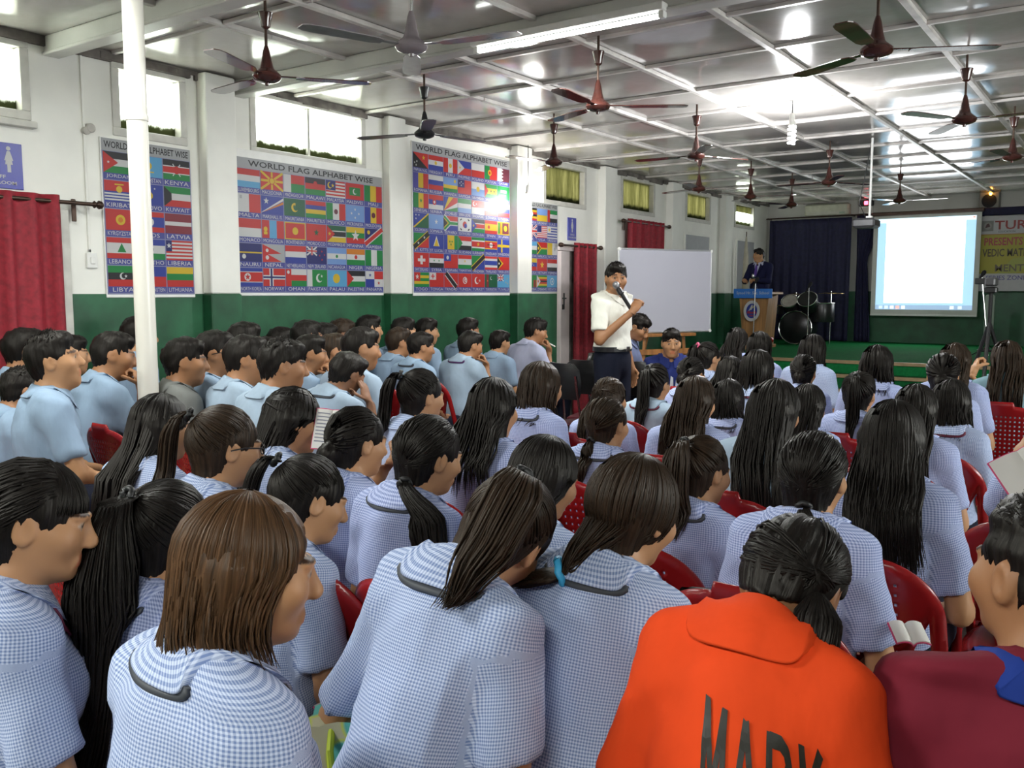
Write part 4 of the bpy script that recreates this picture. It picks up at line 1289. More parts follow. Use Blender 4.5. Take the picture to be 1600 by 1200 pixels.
MB().lathe([(0.026, 0), (0.028, 0.04), (0.022, 0.045)], (0, 0.08, 1.585), 14, R=Matrix.Rotation(-HP, 3, 'X')).obj('lens', MAT['black'], cm, smooth=True)
MB().box(-0.11, -0.036, -0.02, 0.07, 1.565, 1.61, b=0.004).obj('flip_screen', MAT['black'], cm)
t = tag(empty('cloth_stand', (-1.78, 14.2, ST_Z)), 'upright stand draped with a pale greenish cloth below the banner corner', 'stand')
MB().tube([(0, 0, 0), (0, 0, 0.80)], 0.014, 8).obj('pole', MAT['chrome'], t)
MB().box(-0.06, 0.06, -0.04, 0.04, 0.22, 0.80, b=0.02).obj('cloth', mat_simple('pale_green_cloth', (0.30, 0.36, 0.30), 0.9), t)
MB().box(-0.12, 0.12, -0.12, 0.12, 0, 0.03, b=0.008).obj('base', MAT['black'], t)

# whiteboard on an easel
WA, WB = np.array([-4.50, 8.32]), np.array([-3.93, 9.42])
wd = WB - WA
wl = np.linalg.norm(wd)
ang = math.atan2(wd[1], wd[0])
t = empty('whiteboard', (WA[0], WA[1], 1.075), ang)
tag(t, 'large blank whiteboard with rounded aluminium frame resting on a wooden easel', 'whiteboard')
WH = 0.895
MB().box(0.01, wl - 0.01, 0.0, 0.012, 0.01, WH - 0.01).obj('writing_surface', MAT['board'], t)
for (a, b, c, d) in [(0, wl, 0, 0.016), (0, wl, WH - 0.016, WH), (0, 0.016, 0.016, WH - 0.016), (wl - 0.016, wl, 0.016, WH - 0.016)]:
    MB().box(a, b, -0.006, 0.016, c, d, b=0.004).obj('frame_rail', MAT['alu'], t)
for a in (0, wl):
    for c in (0, WH):
        MB().lathe([(0.017, -0.008), (0.017, 0.018)], (a + (0.012 if a == 0 else -0.012), 0, c + (0.012 if c == 0 else -0.012)), 12, R=Matrix.Rotation(-HP, 3, 'X')).obj('corner_cap', MAT['white_plastic'], t, smooth=True)
e = empty('easel', (WA[0], WA[1], 0), ang)
tag(e, 'orange-brown wooden easel under the whiteboard', 'easel')
for u0, u1 in ((0.42, 0.30), (0.82, 0.96)):
    MB().tube([(u0, 0.05, 1.9), (u1, 0.0, 0.0)], 0.022, 4).obj('leg', MAT['wood'], e)
MB().tube([(0.62, 0.07, 1.85), (0.62, 0.65, 0.0)], 0.022, 4).obj('rear_leg', MAT['wood'], e)
MB().box(0.25, 1.0, -0.05, 0.03, 1.035, 1.07, b=0.004).obj('ledge', MAT['wood'], e)
MB().box(0.28, 0.95, -0.02, 0.01, 0.84, 0.90, b=0.004).obj('crossbar', MAT['wood'], e)
MB().box(0.32, 0.98, -0.02, 0.01, 0.42, 0.47, b=0.004).obj('crossbar', MAT['wood'], e)


# black padded folding chairs
def folding_chair(loc, rz, label):
    t = empty('folding_chair', loc, rz)
    tag(t, label, 'chair', 'black folding chairs')
    g = np.linspace(-1, 1, 9)
    bk = MB()
    P = []
    for yy in (0, 0.03):
        for (zz, w) in [(0.03, 0.19), (0.08, 0.215), (0.17, 0.22), (0.26, 0.20), (0.31, 0.13)]:
            for u in g:
                P.append((u * w, -0.22 - 0.045 * (1 - u * u) - 0.03 * zz + yy - 0.02, 0.64 + zz))
    F = []
    for s in (0, 45):
        for j in range(4):
            for i in range(8):
                q = (s + j * 9 + i, s + j * 9 + i + 1, s + (j + 1) * 9 + i + 1, s + (j + 1) * 9 + i)
                F.append(q if s else q)
    for i in range(8):
        F.append((i, 45 + i, 46 + i, i + 1))
        F.append((36 + i, 37 + i, 82 + i, 81 + i))
    for j in range(4):
        F.append((j * 9, (j + 1) * 9, 45 + (j + 1) * 9, 45 + j * 9))
        F.append((j * 9 + 8, 45 + j * 9 + 8, 45 + (j + 1) * 9 + 8, (j + 1) * 9 + 8))
    bk.add(P, F)
    bk.obj('backrest', MAT['black'], t, smooth=True)
    MB().box(-0.2, 0.2, -0.18, 0.20, 0.43, 0.46, b=0.012).obj('seat', MAT['maroon_seat'], t)
    for s in (-1, 1):
        MB().tube([(s * 0.21, -0.27, 0.86), (s * 0.21, -0.20, 0.45), (s * 0.22, 0.22, 0.0)], 0.011, 8).obj('side_frame', MAT['chrome'], t, smooth=True)
        MB().tube([(s * 0.195, 0.16, 0.43), (s * 0.2, -0.22, 0.0)], 0.010, 8).obj('leg', MAT['chrome'], t, smooth=True)
    MB().tube([(-0.21, 0.14, 0.09), (0.21, 0.14, 0.09)], 0.008, 6).obj('crossbar', MAT['chrome'], t)


def folding_chair_at(px, py, d, rz, label):
    p = at_depth(px, py, d)
    folding_chair((p[0] - 0.26 * math.sin(rz), p[1] + 0.26 * math.cos(rz), 0), rz, label)


folding_chair_at(874, 574, 7.1, -0.35, 'empty black folding chair right beside the seated man in the pale shirt')
folding_chair_at(917, 574, 7.4, 0.25, 'empty black folding chair in front of the far red door curtain')
folding_chair_at(982, 580, 7.3, 0.1, 'black folding chair half hidden behind the man with the microphone')
# ------------------------------------------------------------------ surface nets on a stretched grid
def axis(lo, hi, h, fine=()):
    pts = [lo]
    while pts[-1] < hi:
        x = pts[-1]
        st = h
        for (a, b, f) in fine:
            if a - 1e-6 <= x < b:
                st = min(st, f)
            elif x < a < x + st:
                st = max(min(st, a - x), f)
        pts.append(x + st)
    return np.array(pts, dtype=np.float32)


class Field:
    def __init__(self, xs, ys, zs):
        self.ax = (xs, ys, zs)
        self.V = np.full((len(xs), len(ys), len(zs)), 1.0, dtype=np.float32)

    def sl(self, lo, hi):
        s = []
        for a, l, h in zip(self.ax, lo, hi):
            i0 = max(0, int(np.searchsorted(a, l)) - 1)
            i1 = min(len(a), int(np.searchsorted(a, h)) + 2)
            if i1 <= i0:
                return None
            s.append(slice(i0, i1))
        return tuple(s)

    def grid(self, s):
        return (self.ax[0][s[0]][:, None, None], self.ax[1][s[1]][None, :, None], self.ax[2][s[2]][None, None, :])

    def put(self, lo, hi, fn, k=0.03, mode='add', m=0.07):
        s = self.sl([q - m for q in lo], [q + m for q in hi])
        if s is None:
            return self
        d = fn(*self.grid(s)).astype(np.float32)
        a = self.V[s]
        if mode == 'add':
            h = np.maximum(k - np.abs(a - d), 0) / max(k, 1e-6)
            self.V[s] = np.minimum(a, d) - h * h * k * 0.25
        else:
            d = -d
            h = np.maximum(k - np.abs(a - d), 0) / max(k, 1e-6)
            self.V[s] = np.maximum(a, d) + h * h * k * 0.25
        return self

    def ell(self, c, r, k=0.03, mode='add'):
        c, r = np.array(c), np.array(r)

        def fn(X, Y, Z):
            px, py, pz = (X - c[0]) / r[0], (Y - c[1]) / r[1], (Z - c[2]) / r[2]
            k0 = np.sqrt(px * px + py * py + pz * pz)
            k1 = np.sqrt((px / r[0]) ** 2 + (py / r[1]) ** 2 + (pz / r[2]) ** 2)
            return k0 * (k0 - 1) / np.maximum(k1, 1e-5)
        return self.put(c - r, c + r, fn, k, mode)

    def cap(self, a, b, ra, rb, k=0.03, mode='add', sx=1.0):
        a, b = np.array(a, dtype=float), np.array(b, dtype=float)
        a2, b2 = a * [sx, 1, 1], b * [sx, 1, 1]
        ba = b2 - a2
        L = max(float(ba @ ba), 1e-9)
        R = max(ra, rb)

        def fn(X, Y, Z):
            X = X * sx
            h = np.clip(((X - a2[0]) * ba[0] + (Y - a2[1]) * ba[1] + (Z - a2[2]) * ba[2]) / L, 0, 1)
            d = np.sqrt((X - a2[0] - ba[0] * h) ** 2 + (Y - a2[1] - ba[1] * h) ** 2 + (Z - a2[2] - ba[2] * h) ** 2)
            return d - (ra + (rb - ra) * h)
        rr = np.array([R / sx, R, R])
        return self.put(np.minimum(a, b) - rr, np.maximum(a, b) + rr, fn, k, mode)

    def plane_cut(self, p, n, lo=None, hi=None):
        """removes everything on the side n points to"""
        p, n = np.array(p), np.array(n) / np.linalg.norm(n)
        lo = lo if lo is not None else [a[0] for a in self.ax]
        hi = hi if hi is not None else [a[-1] for a in self.ax]
        s = self.sl(lo, hi)
        X, Y, Z = self.grid(s)
        d = (X - p[0]) * n[0] + (Y - p[1]) * n[1] + (Z - p[2]) * n[2]
        self.V[s] = np.maximum(self.V[s], d)
        return self

    def mesh(self, smooth=0):
        V = self.V
        xs, ys, zs = self.ax
        S = V < 0
        c = [S[i:S.shape[0] - 1 + i, j:S.shape[1] - 1 + j, k:S.shape[2] - 1 + k] for i in (0, 1) for j in (0, 1) for k in (0, 1)]
        al, an = c[0].copy(), c[0].copy()
        for q in c[1:]:
            al &= q
            an |= q
        act = an & ~al
        I, J, K = np.nonzero(act)
        idx = np.full(act.shape, -1, dtype=np.int32)
        idx[I, J, K] = np.arange(len(I))
        acc = np.zeros((len(I), 3), dtype=np.float64)
        cnt = np.zeros(len(I))
        for ax in range(3):
            o = [q for q in range(3) if q != ax]
            for a in (0, 1):
                for b in (0, 1):
                    d0 = [0, 0, 0]
                    d0[o[0]], d0[o[1]] = a, b
                    d1 = list(d0)
                    d1[ax] = 1
                    v0 = V[I + d0[0], J + d0[1], K + d0[2]]
                    v1 = V[I + d1[0], J + d1[1], K + d1[2]]
                    x = (v0 < 0) != (v1 < 0)
                    t = np.where(x, v0 / np.where(x, v0 - v1, 1), 0)
                    p = np.stack([I + d0[0], J + d0[1], K + d0[2]], -1).astype(np.float64)
                    p[:, ax] += t
                    acc += p * x[:, None]
                    cnt += x
        acc /= np.maximum(cnt, 1)[:, None]
        P = np.stack([np.interp(acc[:, q], np.arange(len(a)), a) for q, a in enumerate((xs, ys, zs))], -1)
        Qs = []
        for ax in range(3):
            sl0 = [slice(1, -1)] * 3
            sl1 = [slice(1, -1)] * 3
            sl0[ax] = slice(0, -1)
            sl1[ax] = slice(1, None)
            A, B = S[tuple(sl0)], S[tuple(sl1)]
            cr = A != B
            ii = list(np.nonzero(cr))
            fl = A[cr]
            for q in range(3):
                if q != ax:
                    ii[q] = ii[q] + 1
            o = [(1, 2), (2, 0), (0, 1)][ax]

            def g(a, b):
                jj = list(ii)
                jj[o[0]] = jj[o[0]] - a
                jj[o[1]] = jj[o[1]] - b
                return idx[jj[0], jj[1], jj[2]]
            q = np.stack([g(1, 1), g(0, 1), g(0, 0), g(1, 0)], -1)
            q[~fl] = q[~fl][:, ::-1]
            Qs.append(q)
        Q = np.concatenate(Qs)
        Q = Q[(Q >= 0).all(1)]
        for _ in range(smooth):
            P = lap(P, Q, 0.5)
        return P, Q


def lap(P, Q, f):
    n = len(P)
    a = np.concatenate([Q[:, 0], Q[:, 1], Q[:, 2], Q[:, 3]])
    b = np.concatenate([Q[:, 1], Q[:, 2], Q[:, 3], Q[:, 0]])
    w = np.bincount(a, minlength=n) + np.bincount(b, minlength=n)
    out = np.empty_like(P)
    for q in range(3):
        s = np.bincount(a, P[b, q], n) + np.bincount(b, P[a, q], n)
        out[:, q] = s / np.maximum(w, 1)
    return P + (out - P) * f


def vnormals(P, Q):
    fn = np.cross(P[Q[:, 2]] - P[Q[:, 0]], P[Q[:, 3]] - P[Q[:, 1]])
    N = np.zeros_like(P)
    for q in range(3):
        for k in range(4):
            N[:, q] += np.bincount(Q[:, k], fn[:, q], len(P))
    return N / np.maximum(np.linalg.norm(N, axis=1, keepdims=True), 1e-9)


def smooth01(a, b, x):
    t = np.clip((x - a) / (b - a), 0, 1)
    return t * t * (3 - 2 * t)


def rot(axis_, a):
    c, s = math.cos(a), math.sin(a)
    return {'x': np.array([[1, 0, 0], [0, c, -s], [0, s, c]]), 'y': np.array([[c, 0, s], [0, 1, 0], [-s, 0, c]]), 'z': np.array([[c, -s, 0], [s, c, 0], [0, 0, 1]])}[axis_]


# ------------------------------------------------------------------ figures
HC = np.array([0, 0.035, 1.097])       # head centre of a seated figure, facing +Y


def joints(sex, arms, dz):
    sw = 0.162 if sex == 'f' else 0.186
    J = {}
    for s, a in ((-1, arms[0]), (1, arms[1])):
        sh = np.array([s * sw, -0.015, 0.895 + (0.0 if sex == 'f' else 0.008)])
        el, wr, hd = {
            'lap': ((s * 0.225, 0.03, 0.645), (s * 0.11, 0.25, 0.565), (s * 0.06, 0.33, 0.555)),
            'knee': ((s * 0.235, 0.07, 0.66), (s * 0.16, 0.32, 0.585), (s * 0.13, 0.40, 0.565)),
            'chin': ((s * 0.20, 0.16, 0.70), (s * 0.085, 0.16, 0.945), (s * 0.045, 0.155, 1.02)),
            'cheek': ((s * 0.22, 0.15, 0.72), (s * 0.125, 0.13, 0.985), (s * 0.085, 0.10, 1.07)),
            'mic': ((s * 0.24, 0.03, 0.655), (s * 0.09, 0.215, 0.865), (s * 0.045, 0.235, 0.935)),
            'out': ((s * 0.285, 0.04, 0.635), (s * 0.15, 0.27, 0.59), (s * 0.09, 0.33, 0.575)),
            'raise': ((s * 0.20, 0.26, 0.84), (s * 0.14, 0.40, 1.04), (s * 0.12, 0.44, 1.12)),
            'hang': ((s * 0.235, -0.03, 0.64), (s * 0.235, 0.04, 0.42), (s * 0.225, 0.06, 0.33)),
            'desk': ((s * 0.23, 0.10, 0.67), (s * 0.12, 0.33, 0.68), (s * 0.07, 0.40, 0.69)),
        }[a]
        J[s] = [sh, np.array(el), np.array(wr), np.array(hd)]
    off = np.array([0, 0, dz])
    for s in J:
        J[s] = [p + off for p in J[s]]
    return J


def add_head(F, H, male):
    def e(c, r, k=0.03, mode='add'):
        F.ell(H + np.array(c), r, k, mode)

    def cp(a, b, ra, rb, k=0.02, mode='add'):
        F.cap(H + np.array(a), H + np.array(b), ra, rb, k, mode)
    e((0, -0.012, 0.020), (0.073, 0.092, 0.088))
    e((0, 0.028, -0.036), (0.059 if not male else 0.061, 0.064, 0.078), 0.04)
    e((0, 0.062, -0.096), (0.024 if not male else 0.028, 0.022, 0.020), 0.03)
    for s in (-1, 1):
        e((s * 0.043, 0.058, -0.022), (0.024, 0.024, 0.022), 0.03)
        e((s * 0.031, 0.100, 0.006), (0.015, 0.012, 0.010), 0.014, 'sub')
        e((s * 0.031, 0.079, 0.004), (0.0125, 0.0125, 0.0115), 0.004)
        e((s * 0.076, -0.006, -0.008), (0.010, 0.021, 0.032), 0.008)
        e((s * 0.083, 0.000, -0.006), (0.005, 0.011, 0.018), 0.005, 'sub')
        cp((s * 0.015, 0.094, 0.021), (s * 0.045, 0.080, 0.022), 0.007, 0.006, 0.014)
        e((s * 0.009, 0.102, -0.034), (0.009, 0.010, 0.008), 0.008)
    cp((0, 0.089, 0.012), (0, 0.110, -0.028), 0.008, 0.0115, 0.014)
    cp((-0.017, 0.086, -0.062), (0.017, 0.086, -0.062), 0.0075, 0.0075, 0.008)
    cp((-0.014, 0.084, -0.073), (0.014, 0.084, -0.073), 0.008, 0.008, 0.008)


_hand_cache = {}


def hand_proto(kind):
    """right hand: wrist at origin, fingers along +Y, palm facing -Z, thumb on -X side"""
    if kind in _hand_cache:
        return _hand_cache[kind]
    h = 0.0042
    F = Field(axis(-0.07, 0.07, h), axis(-0.03, 0.19, h), axis(-0.09, 0.04, h))
    F.ell((0, 0.045, 0), (0.040, 0.055, 0.0145), 0.01)
    F.cap((0, -0.03, 0), (0, 0.02, 0), 0.024, 0.026, 0.02)
    curl = {'relax': 0.45, 'grip': 1.25, 'flat': 0.2}[kind]
    for i, (x, l) in enumerate([(-0.027, 0.070), (-0.009, 0.079), (0.009, 0.073), (0.026, 0.057)]):
        p = np.array([x, 0.088 - 0.004 * abs(i - 1.2), 0.0])
        a = 0.0
        for j, f in enumerate((0.45, 0.31, 0.24)):
            a += curl * (0.75 if j == 0 else 0.95) + 0.05 * i * curl
            q = p + np.array([0.06 * x * f, math.cos(a), -math.sin(a)]) * l * f
            F.cap(p, q, 0.0088 - 0.0008 * j, 0.0082 - 0.0008 * j, 0.004)
            p = q
    p = np.array([-0.032, 0.018, -0.004])
    d1 = np.array([-0.62, 0.68, -0.38]) if kind != 'grip' else np.array([-0.35, 0.62, -0.70])
    for j, l in enumerate((0.036, 0.030, 0.024)):
        q = p + d1 / np.linalg.norm(d1) * l
        F.cap(p, q, 0.0115 - 0.0012 * j, 0.0105 - 0.0012 * j, 0.008)
        p = q
        d1 = d1 + np.array([0.35, 0.1, -0.15]) * (1.0 if kind != 'grip' else 1.6)
    _hand_cache[kind] = F.mesh(1)
    return _hand_cache[kind]


def place_hand(kind, side, wr, hd, palm):
    P, Q = hand_proto(kind)
    P = P.copy()
    if side < 0:
        P[:, 0] *= -1
        Q = Q[:, ::-1]
    y = hd - wr
    y = y / np.linalg.norm(y)
    z = -np.array(palm, dtype=float)
    z = z - y * (z @ y)
    z /= max(np.linalg.norm(z), 1e-6)
    x = np.cross(y, z)
    R = np.stack([x, y, z], 1)
    return P @ R.T + wr, Q


_body = {}


def body_parts(sex, arms, lod, stand, longsleeve=False):
    key = (sex, arms, lod, stand, longsleeve)
    if key in _body:
        return _body[key]
    male = sex == 'm'
    dz = 0.42 if stand else 0.0
    J = joints(sex, arms, dz)
    H = HC + [0, 0, dz]
    hb, hh = {0: (0.020, 0.0055), 1: (0.028, 0.0075), 2: (0.036, 0.0105)}[lod]
    xr = max(0.34, max(abs(J[s][k][0]) for s in J for k in range(4)) + 0.08)
    xs = axis(-xr, xr, hb, [(-0.10, 0.10, hh)])
    yf = [(H[1] - 0.13, H[1] + 0.13, hh)]
    ys = axis(-0.22, 0.62 if not stand else 0.40, hb, yf)
    zs = axis(-0.02, H[2] + 0.14, hb, [(H[2] - 0.135, H[2] + 0.13, hh)])
    F = Field(xs, ys, zs)
    sw = J[1][0][0]
    o = np.array([0, 0, dz])

    def torso(G, g):
        G.ell(o + [0, 0.0, 0.54], (0.150 + g, 0.105 + g, 0.13 + g), 0.05)
        G.ell(o + [0, 0.005, 0.67], (0.125 + g * 1.3, 0.095 + g * 1.3, 0.15), 0.06)
        G.ell(o + [0, -0.005, 0.81], ((0.150 if not male else 0.163) + g, (0.104 if not male else 0.110) + g, 0.15), 0.06)
        if not male:
            for s in (-1, 1):
                G.ell(o + [s * 0.062, 0.075, 0.79], (0.05 + g, 0.045 + g, 0.05 + g), 0.05)
        G.cap(o + [-sw + 0.03, -0.015, 0.905], o + [sw - 0.03, -0.015, 0.905], 0.048 + g, 0.048 + g, 0.05)
        G.cap(o + [0, -0.018, 0.90], o + [0, 0.0, 0.985], 0.075 + g * 0.7, 0.050 + g * 0.4, 0.05)
        for s in (-1, 1):
            G.cap(o + [s * 0.045, -0.012, 0.955], o + [s * (sw - 0.025), -0.015, 0.905], 0.036 + g, 0.046 + g, 0.04)
    torso(F, 0.0)
    F.cap(o + [0, -0.005, 0.93], o + [0, 0.022, 1.08], 0.052 if not male else 0.058, 0.050 if not male else 0.056, 0.03)
    add_head(F, H, male)
    for s in (-1, 1):
        sh, el, wr, hd = J[s]
        F.cap(sh, el, 0.044, 0.037, 0.03)
        F.cap(el, wr, 0.037, 0.0255, 0.02)
        if stand:
            F.cap([s * 0.085, 0, 0.92], [s * 0.10, 0.02, 0.50], 0.088, 0.058, 0.04)
            F.cap([s * 0.10, 0.02, 0.50], [s * 0.11, -0.01, 0.08], 0.058, 0.036, 0.03)
            F.cap([s * 0.11, -0.03, 0.035], [s * 0.125, 0.15, 0.03], 0.036, 0.032, 0.02)
        else:
            F.cap([s * 0.085, 0.02, 0.505], [s * 0.11, 0.40, 0.495], 0.083, 0.058, 0.04)
            F.cap([s * 0.11, 0.41, 0.49], [s * 0.11, 0.38, 0.08], 0.056, 0.036, 0.03)
            F.cap([s * 0.11, 0.36, 0.035], [s * 0.125, 0.53, 0.03], 0.036, 0.032, 0.02)
    P, Q = F.mesh(1 if lod else 0)
    # colour: skin with lips, brows, eyes, hair shadow-free
    C = np.ones((len(P), 4), dtype=np.float32)
    L = P - H
    lip = (np.abs(L[:, 0]) < 0.021) & (L[:, 2] < -0.056) & (L[:, 2] > -0.080) & (L[:, 1] > 0.078)
    C[lip, :3] = (1.05, 0.66, 0.68)
    for s in (-1, 1):
        ey = ((L[:, 0] - s * 0.031) / 0.0125) ** 2 + ((L[:, 2] - 0.004) / 0.0075) ** 2 < 1
        C[ey & (L[:, 1] > 0.08), :3] = (1.0, 1.4, 2.1)
        ir = ((L[:, 0] - s * 0.031) / 0.0062) ** 2 + ((L[:, 2] - 0.004) / 0.0065) ** 2 < 1
        C[ir & (L[:, 1] > 0.08), :3] = (0.05, 0.05, 0.06)
        br = (np.abs(L[:, 0] - s * 0.032) < 0.019) & (np.abs(L[:, 2] - 0.027 + 0.08 * (np.abs(L[:, 0]) - 0.032)) < 0.0048)
        C[br & (L[:, 1] > 0.06), :3] = (0.10, 0.08, 0.08)
    C[P[:, 2] < 0.07, :3] = (0.03, 0.03, 0.035)
    nP = len(P)
    PP, QQ = [P], [Q]
    hk = {'lap': 'relax', 'knee': 'relax', 'chin': 'grip', 'cheek': 'relax', 'mic': 'grip', 'out': 'relax', 'raise': 'grip', 'hang': 'relax', 'desk': 'grip'}
    for s, a in ((-1, arms[0]), (1, arms[1])):
        sh, el, wr, hd = J[s]
        palm = {'lap': (0, 0, -1), 'knee': (0, 0, -1), 'chin': (-s * 0.6, -0.8, 0), 'cheek': (-s, -0.3, 0), 'mic': (-s, 0, 0.1), 'out': (0, 0, -1), 'raise': (-s, 0.3, 0), 'hang': (-s, 0, 0), 'desk': (-s * 0.3, 0, -1)}[a]
        hp, hq = place_hand(hk[a], s, wr, hd, palm)
        QQ.append(hq + nP)
        PP.append(hp)
        nP += len(hp)
    P = np.concatenate(PP)
    C = np.concatenate([C, np.ones((len(P) - len(C), 4), dtype=np.float32)])
    body = (P, np.concatenate(QQ), C)

    # shirt
    hs = {0: 0.0125, 1: 0.02, 2: 0.028}[lod]
    G = Field(axis(-xr, xr, hs), axis(-0.24, 0.46, hs), axis(0.42 + dz, 1.02 + dz, hs))
    torso(G, 0.016)
    G.ell(o + [0, 0.0, 0.58], (0.172, 0.128, 0.13), 0.04)
    tf = G.V.copy()
    A = Field(*G.ax)
    cuts = []
    for s in (-1, 1):
        sh, el, wr, hd = J[s]
        if longsleeve:
            A.cap(sh + (el - sh) * 0.08, el, 0.056, 0.052, 0.03)
            A.cap(el, el + (wr - el) * 0.97, 0.052, 0.036, 0.03)
        else:
            A.cap(sh + (el - sh) * 0.08, sh + (el - sh) * 0.92, 0.054, 0.062, 0.03)
            dd = (el - sh) / np.linalg.norm(el - sh)
            s_ = 1e-6
            A.plane_cut(sh + (el - sh) * 0.75, dd, lo=[min(0.0, s * xr) + (0.06 if s > 0 else 0), -0.24, 0.3 + dz], hi=[max(0.0, s * xr) - (0.06 if s < 0 else 0), 0.46, 1.1 + dz])
    h = np.maximum(0.035 - np.abs(G.V - A.V), 0) / 0.035
    G.V = np.minimum(G.V, A.V) - h * h * 0.035 * 0.25
    G0 = G.V.copy()

    def sample(P_):
        idx, fr = [], []
        for q in range(3):
            a = G.ax[q]
            t_ = np.clip(np.interp(P_[:, q], a, np.arange(len(a))), 0, len(a) - 1.001)
            i_ = t_.astype(int)
            idx.append(i_)
            fr.append(t_ - i_)
        out = np.zeros(len(P_))
        for a in (0, 1):
            for b in (0, 1):
                for c in (0, 1):
                    w_ = (fr[0] if a else 1 - fr[0]) * (fr[1] if b else 1 - fr[1]) * (fr[2] if c else 1 - fr[2])
                    out += w_ * G0[idx[0] + a, idx[1] + b, idx[2] + c]
        return out

    def drape(P_, gap, pull):
        # settles points on the cloth: pushes buried ones out, lets floating ones (where pull is set) sink
        P_ = P_.copy()
        for _ in range(8):
            v = np.clip(sample(P_), -0.03, 0.03)
            g = np.stack([sample(P_ + e_) - sample(P_ - e_) for e_ in np.eye(3) * 0.006], -1)
            g /= np.maximum(np.linalg.norm(g, axis=1, keepdims=True), 1e-6)
            mv = np.where(v < gap, gap - v, np.where(pull, np.maximum(-(v - gap), -0.012), 0))
            P_ += g * (mv * 0.8)[:, None]
        return P_
    G.cap(o + [0, -0.004, 0.965], o + [0, 0.03, 1.10], 0.060, 0.060, 0.012, 'sub')
    G.plane_cut(o + [0, 0, 0.455 if not stand or longsleeve else 0.575], (0, 0, -1))
    SP, SQ = G.mesh(1)
    # wrinkles
    N = vnormals(SP, SQ)
    r = np.random.default_rng(abs(hash((sex, arms, lod, stand))) % 9999 if False else (len(SP) % 997))
    dsp = np.zeros(len(SP))
    for k in range(7):
        d = r.normal(0, 1, 3) * np.array([1.0, 1.0, 0.55])
        d /= np.linalg.norm(d)
        fr = r.uniform(16, 46)
        wv = 2.0 * np.sin(SP @ r.normal(0, 1, 3) * 9 + r.uniform(0, 6))
        dsp += (1 - np.abs(np.sin(SP @ d * fr * 0.5 + wv))) ** 2 * r.uniform(0.4, 1.0) * (0.0042 if k < 4 else 0.0026)
    dsp -= dsp.mean()
    keep = smooth01(0.965 + dz, 0.93 + dz, SP[:, 2])
    SP = SP + N * (dsp * keep)[:, None]
    # cloth coordinates
    ph = np.arctan2(SP[:, 0] / 0.15, -(SP[:, 1] + 0.0) / 0.11)
    U = np.stack([ph * 0.142, SP[:, 2], np.zeros(len(SP))], -1)
    for s in (-1, 1):
        sh, el, wr, hd = J[s]
        v = SP - sh
        dd = (el - sh) / np.linalg.norm(el - sh)
        t = v @ dd
        rad = v - t[:, None] * dd
        on = (t > 0.02) & (np.linalg.norm(rad, axis=1) < 0.085) & (SP[:, 0] * s > sw * 0.86)
        e1 = np.cross(dd, [0, 1, 0.2])
        e1 /= np.linalg.norm(e1)
        e2 = np.cross(dd, e1)
        U[on, 0] = np.arctan2(rad[on] @ e1, rad[on] @ e2) * 0.06
        U[on, 1] = t[on]
    shirt = (SP, SQ, U)

    # trousers or skirt
    hc = 0.026 if lod < 2 else 0.036
    if stand:
        T = Field(axis(-0.26, 0.26, hc), axis(-0.2, 0.25, hc), axis(0.03, 1.08, hc))
        T.ell([0, 0, 0.97], (0.158, 0.118, 0.12), 0.04)
        T.ell([0, 0, 0.89], (0.125, 0.120, 0.12), 0.04)
        for s in (-1, 1):
            T.cap([s * 0.085, 0, 0.92], [s * 0.10, 0.02, 0.50], 0.100, 0.078, 0.03)
            T.cap([s * 0.10, 0.02, 0.50], [s * 0.11, -0.01, 0.06], 0.078, 0.066, 0.03)
    else:
        T = Field(axis(-0.3, 0.3, hc), axis(-0.2, 0.55, hc), axis(0.03, 0.66, hc))
        T.ell([0, 0, 0.53], (0.165, 0.122, 0.115), 0.04)
        for s in (-1, 1):
            T.cap([s * 0.085, 0.02, 0.508], [s * 0.11, 0.41, 0.498], 0.094, 0.072, 0.04 if male else 0.09)
            T.cap([s * 0.11, 0.41, 0.49], [s * 0.11, 0.385, 0.10 if male else 0.24], 0.072, 0.066, 0.03)
    legs = T.mesh(1)

    # collar band folded over, open at the throat
    n = 40 if lod == 0 else 24
    th = np.linspace(-math.pi * 0.93, math.pi * 0.93, n)      # 0 = nape
    prof = [(0.057, -0.020), (0.058, 0.014), (0.060, 0.019), (0.066, 0.015), (0.078, -0.020), (0.090, -0.050), (0.089, -0.054), (0.075, -0.030)]
    CP = []
    for t in th:
        z0 = 0.996 - 0.036 * (1 - math.cos(t)) / 2
        for (rr, zz) in prof:
            flare = 1.0 + (0.10 if zz < -0.01 and abs(t) > 2.4 else 0)
            drop = -0.012 if (zz < -0.015 and abs(t) > 2.5) else 0
            CP.append((math.sin(t) * rr * 1.05 * flare, -math.cos(t) * rr * 1.05 * flare + 0.002, z0 + zz + drop))
    CP = np.array(CP) + o
    m_ = len(prof)
    row = np.tile(np.arange(m_), n)
    fl_ = (row >= 4) & (row <= 6)
    CP[fl_] = drape(CP[fl_], 0.0075, row[fl_] >= 5)
    ii = np.arange(n * m_).reshape(n, m_)
    CQ = np.stack([ii[:-1, :], ii[1:, :], np.roll(ii, -1, 1)[1:, :], np.roll(ii, -1, 1)[:-1, :]], -1).reshape(-1, 4)
    CU = np.stack([np.repeat(th * 0.07, m_), np.tile(np.cumsum([0] + [0.02] * (m_ - 1)), n), np.zeros(n * m_)], -1)
    collar = (CP, CQ, CU)

    # lanyard ribbon: under the collar at the back, meeting low on the chest
    th = np.linspace(-math.pi, math.pi, 49)
    LP = []
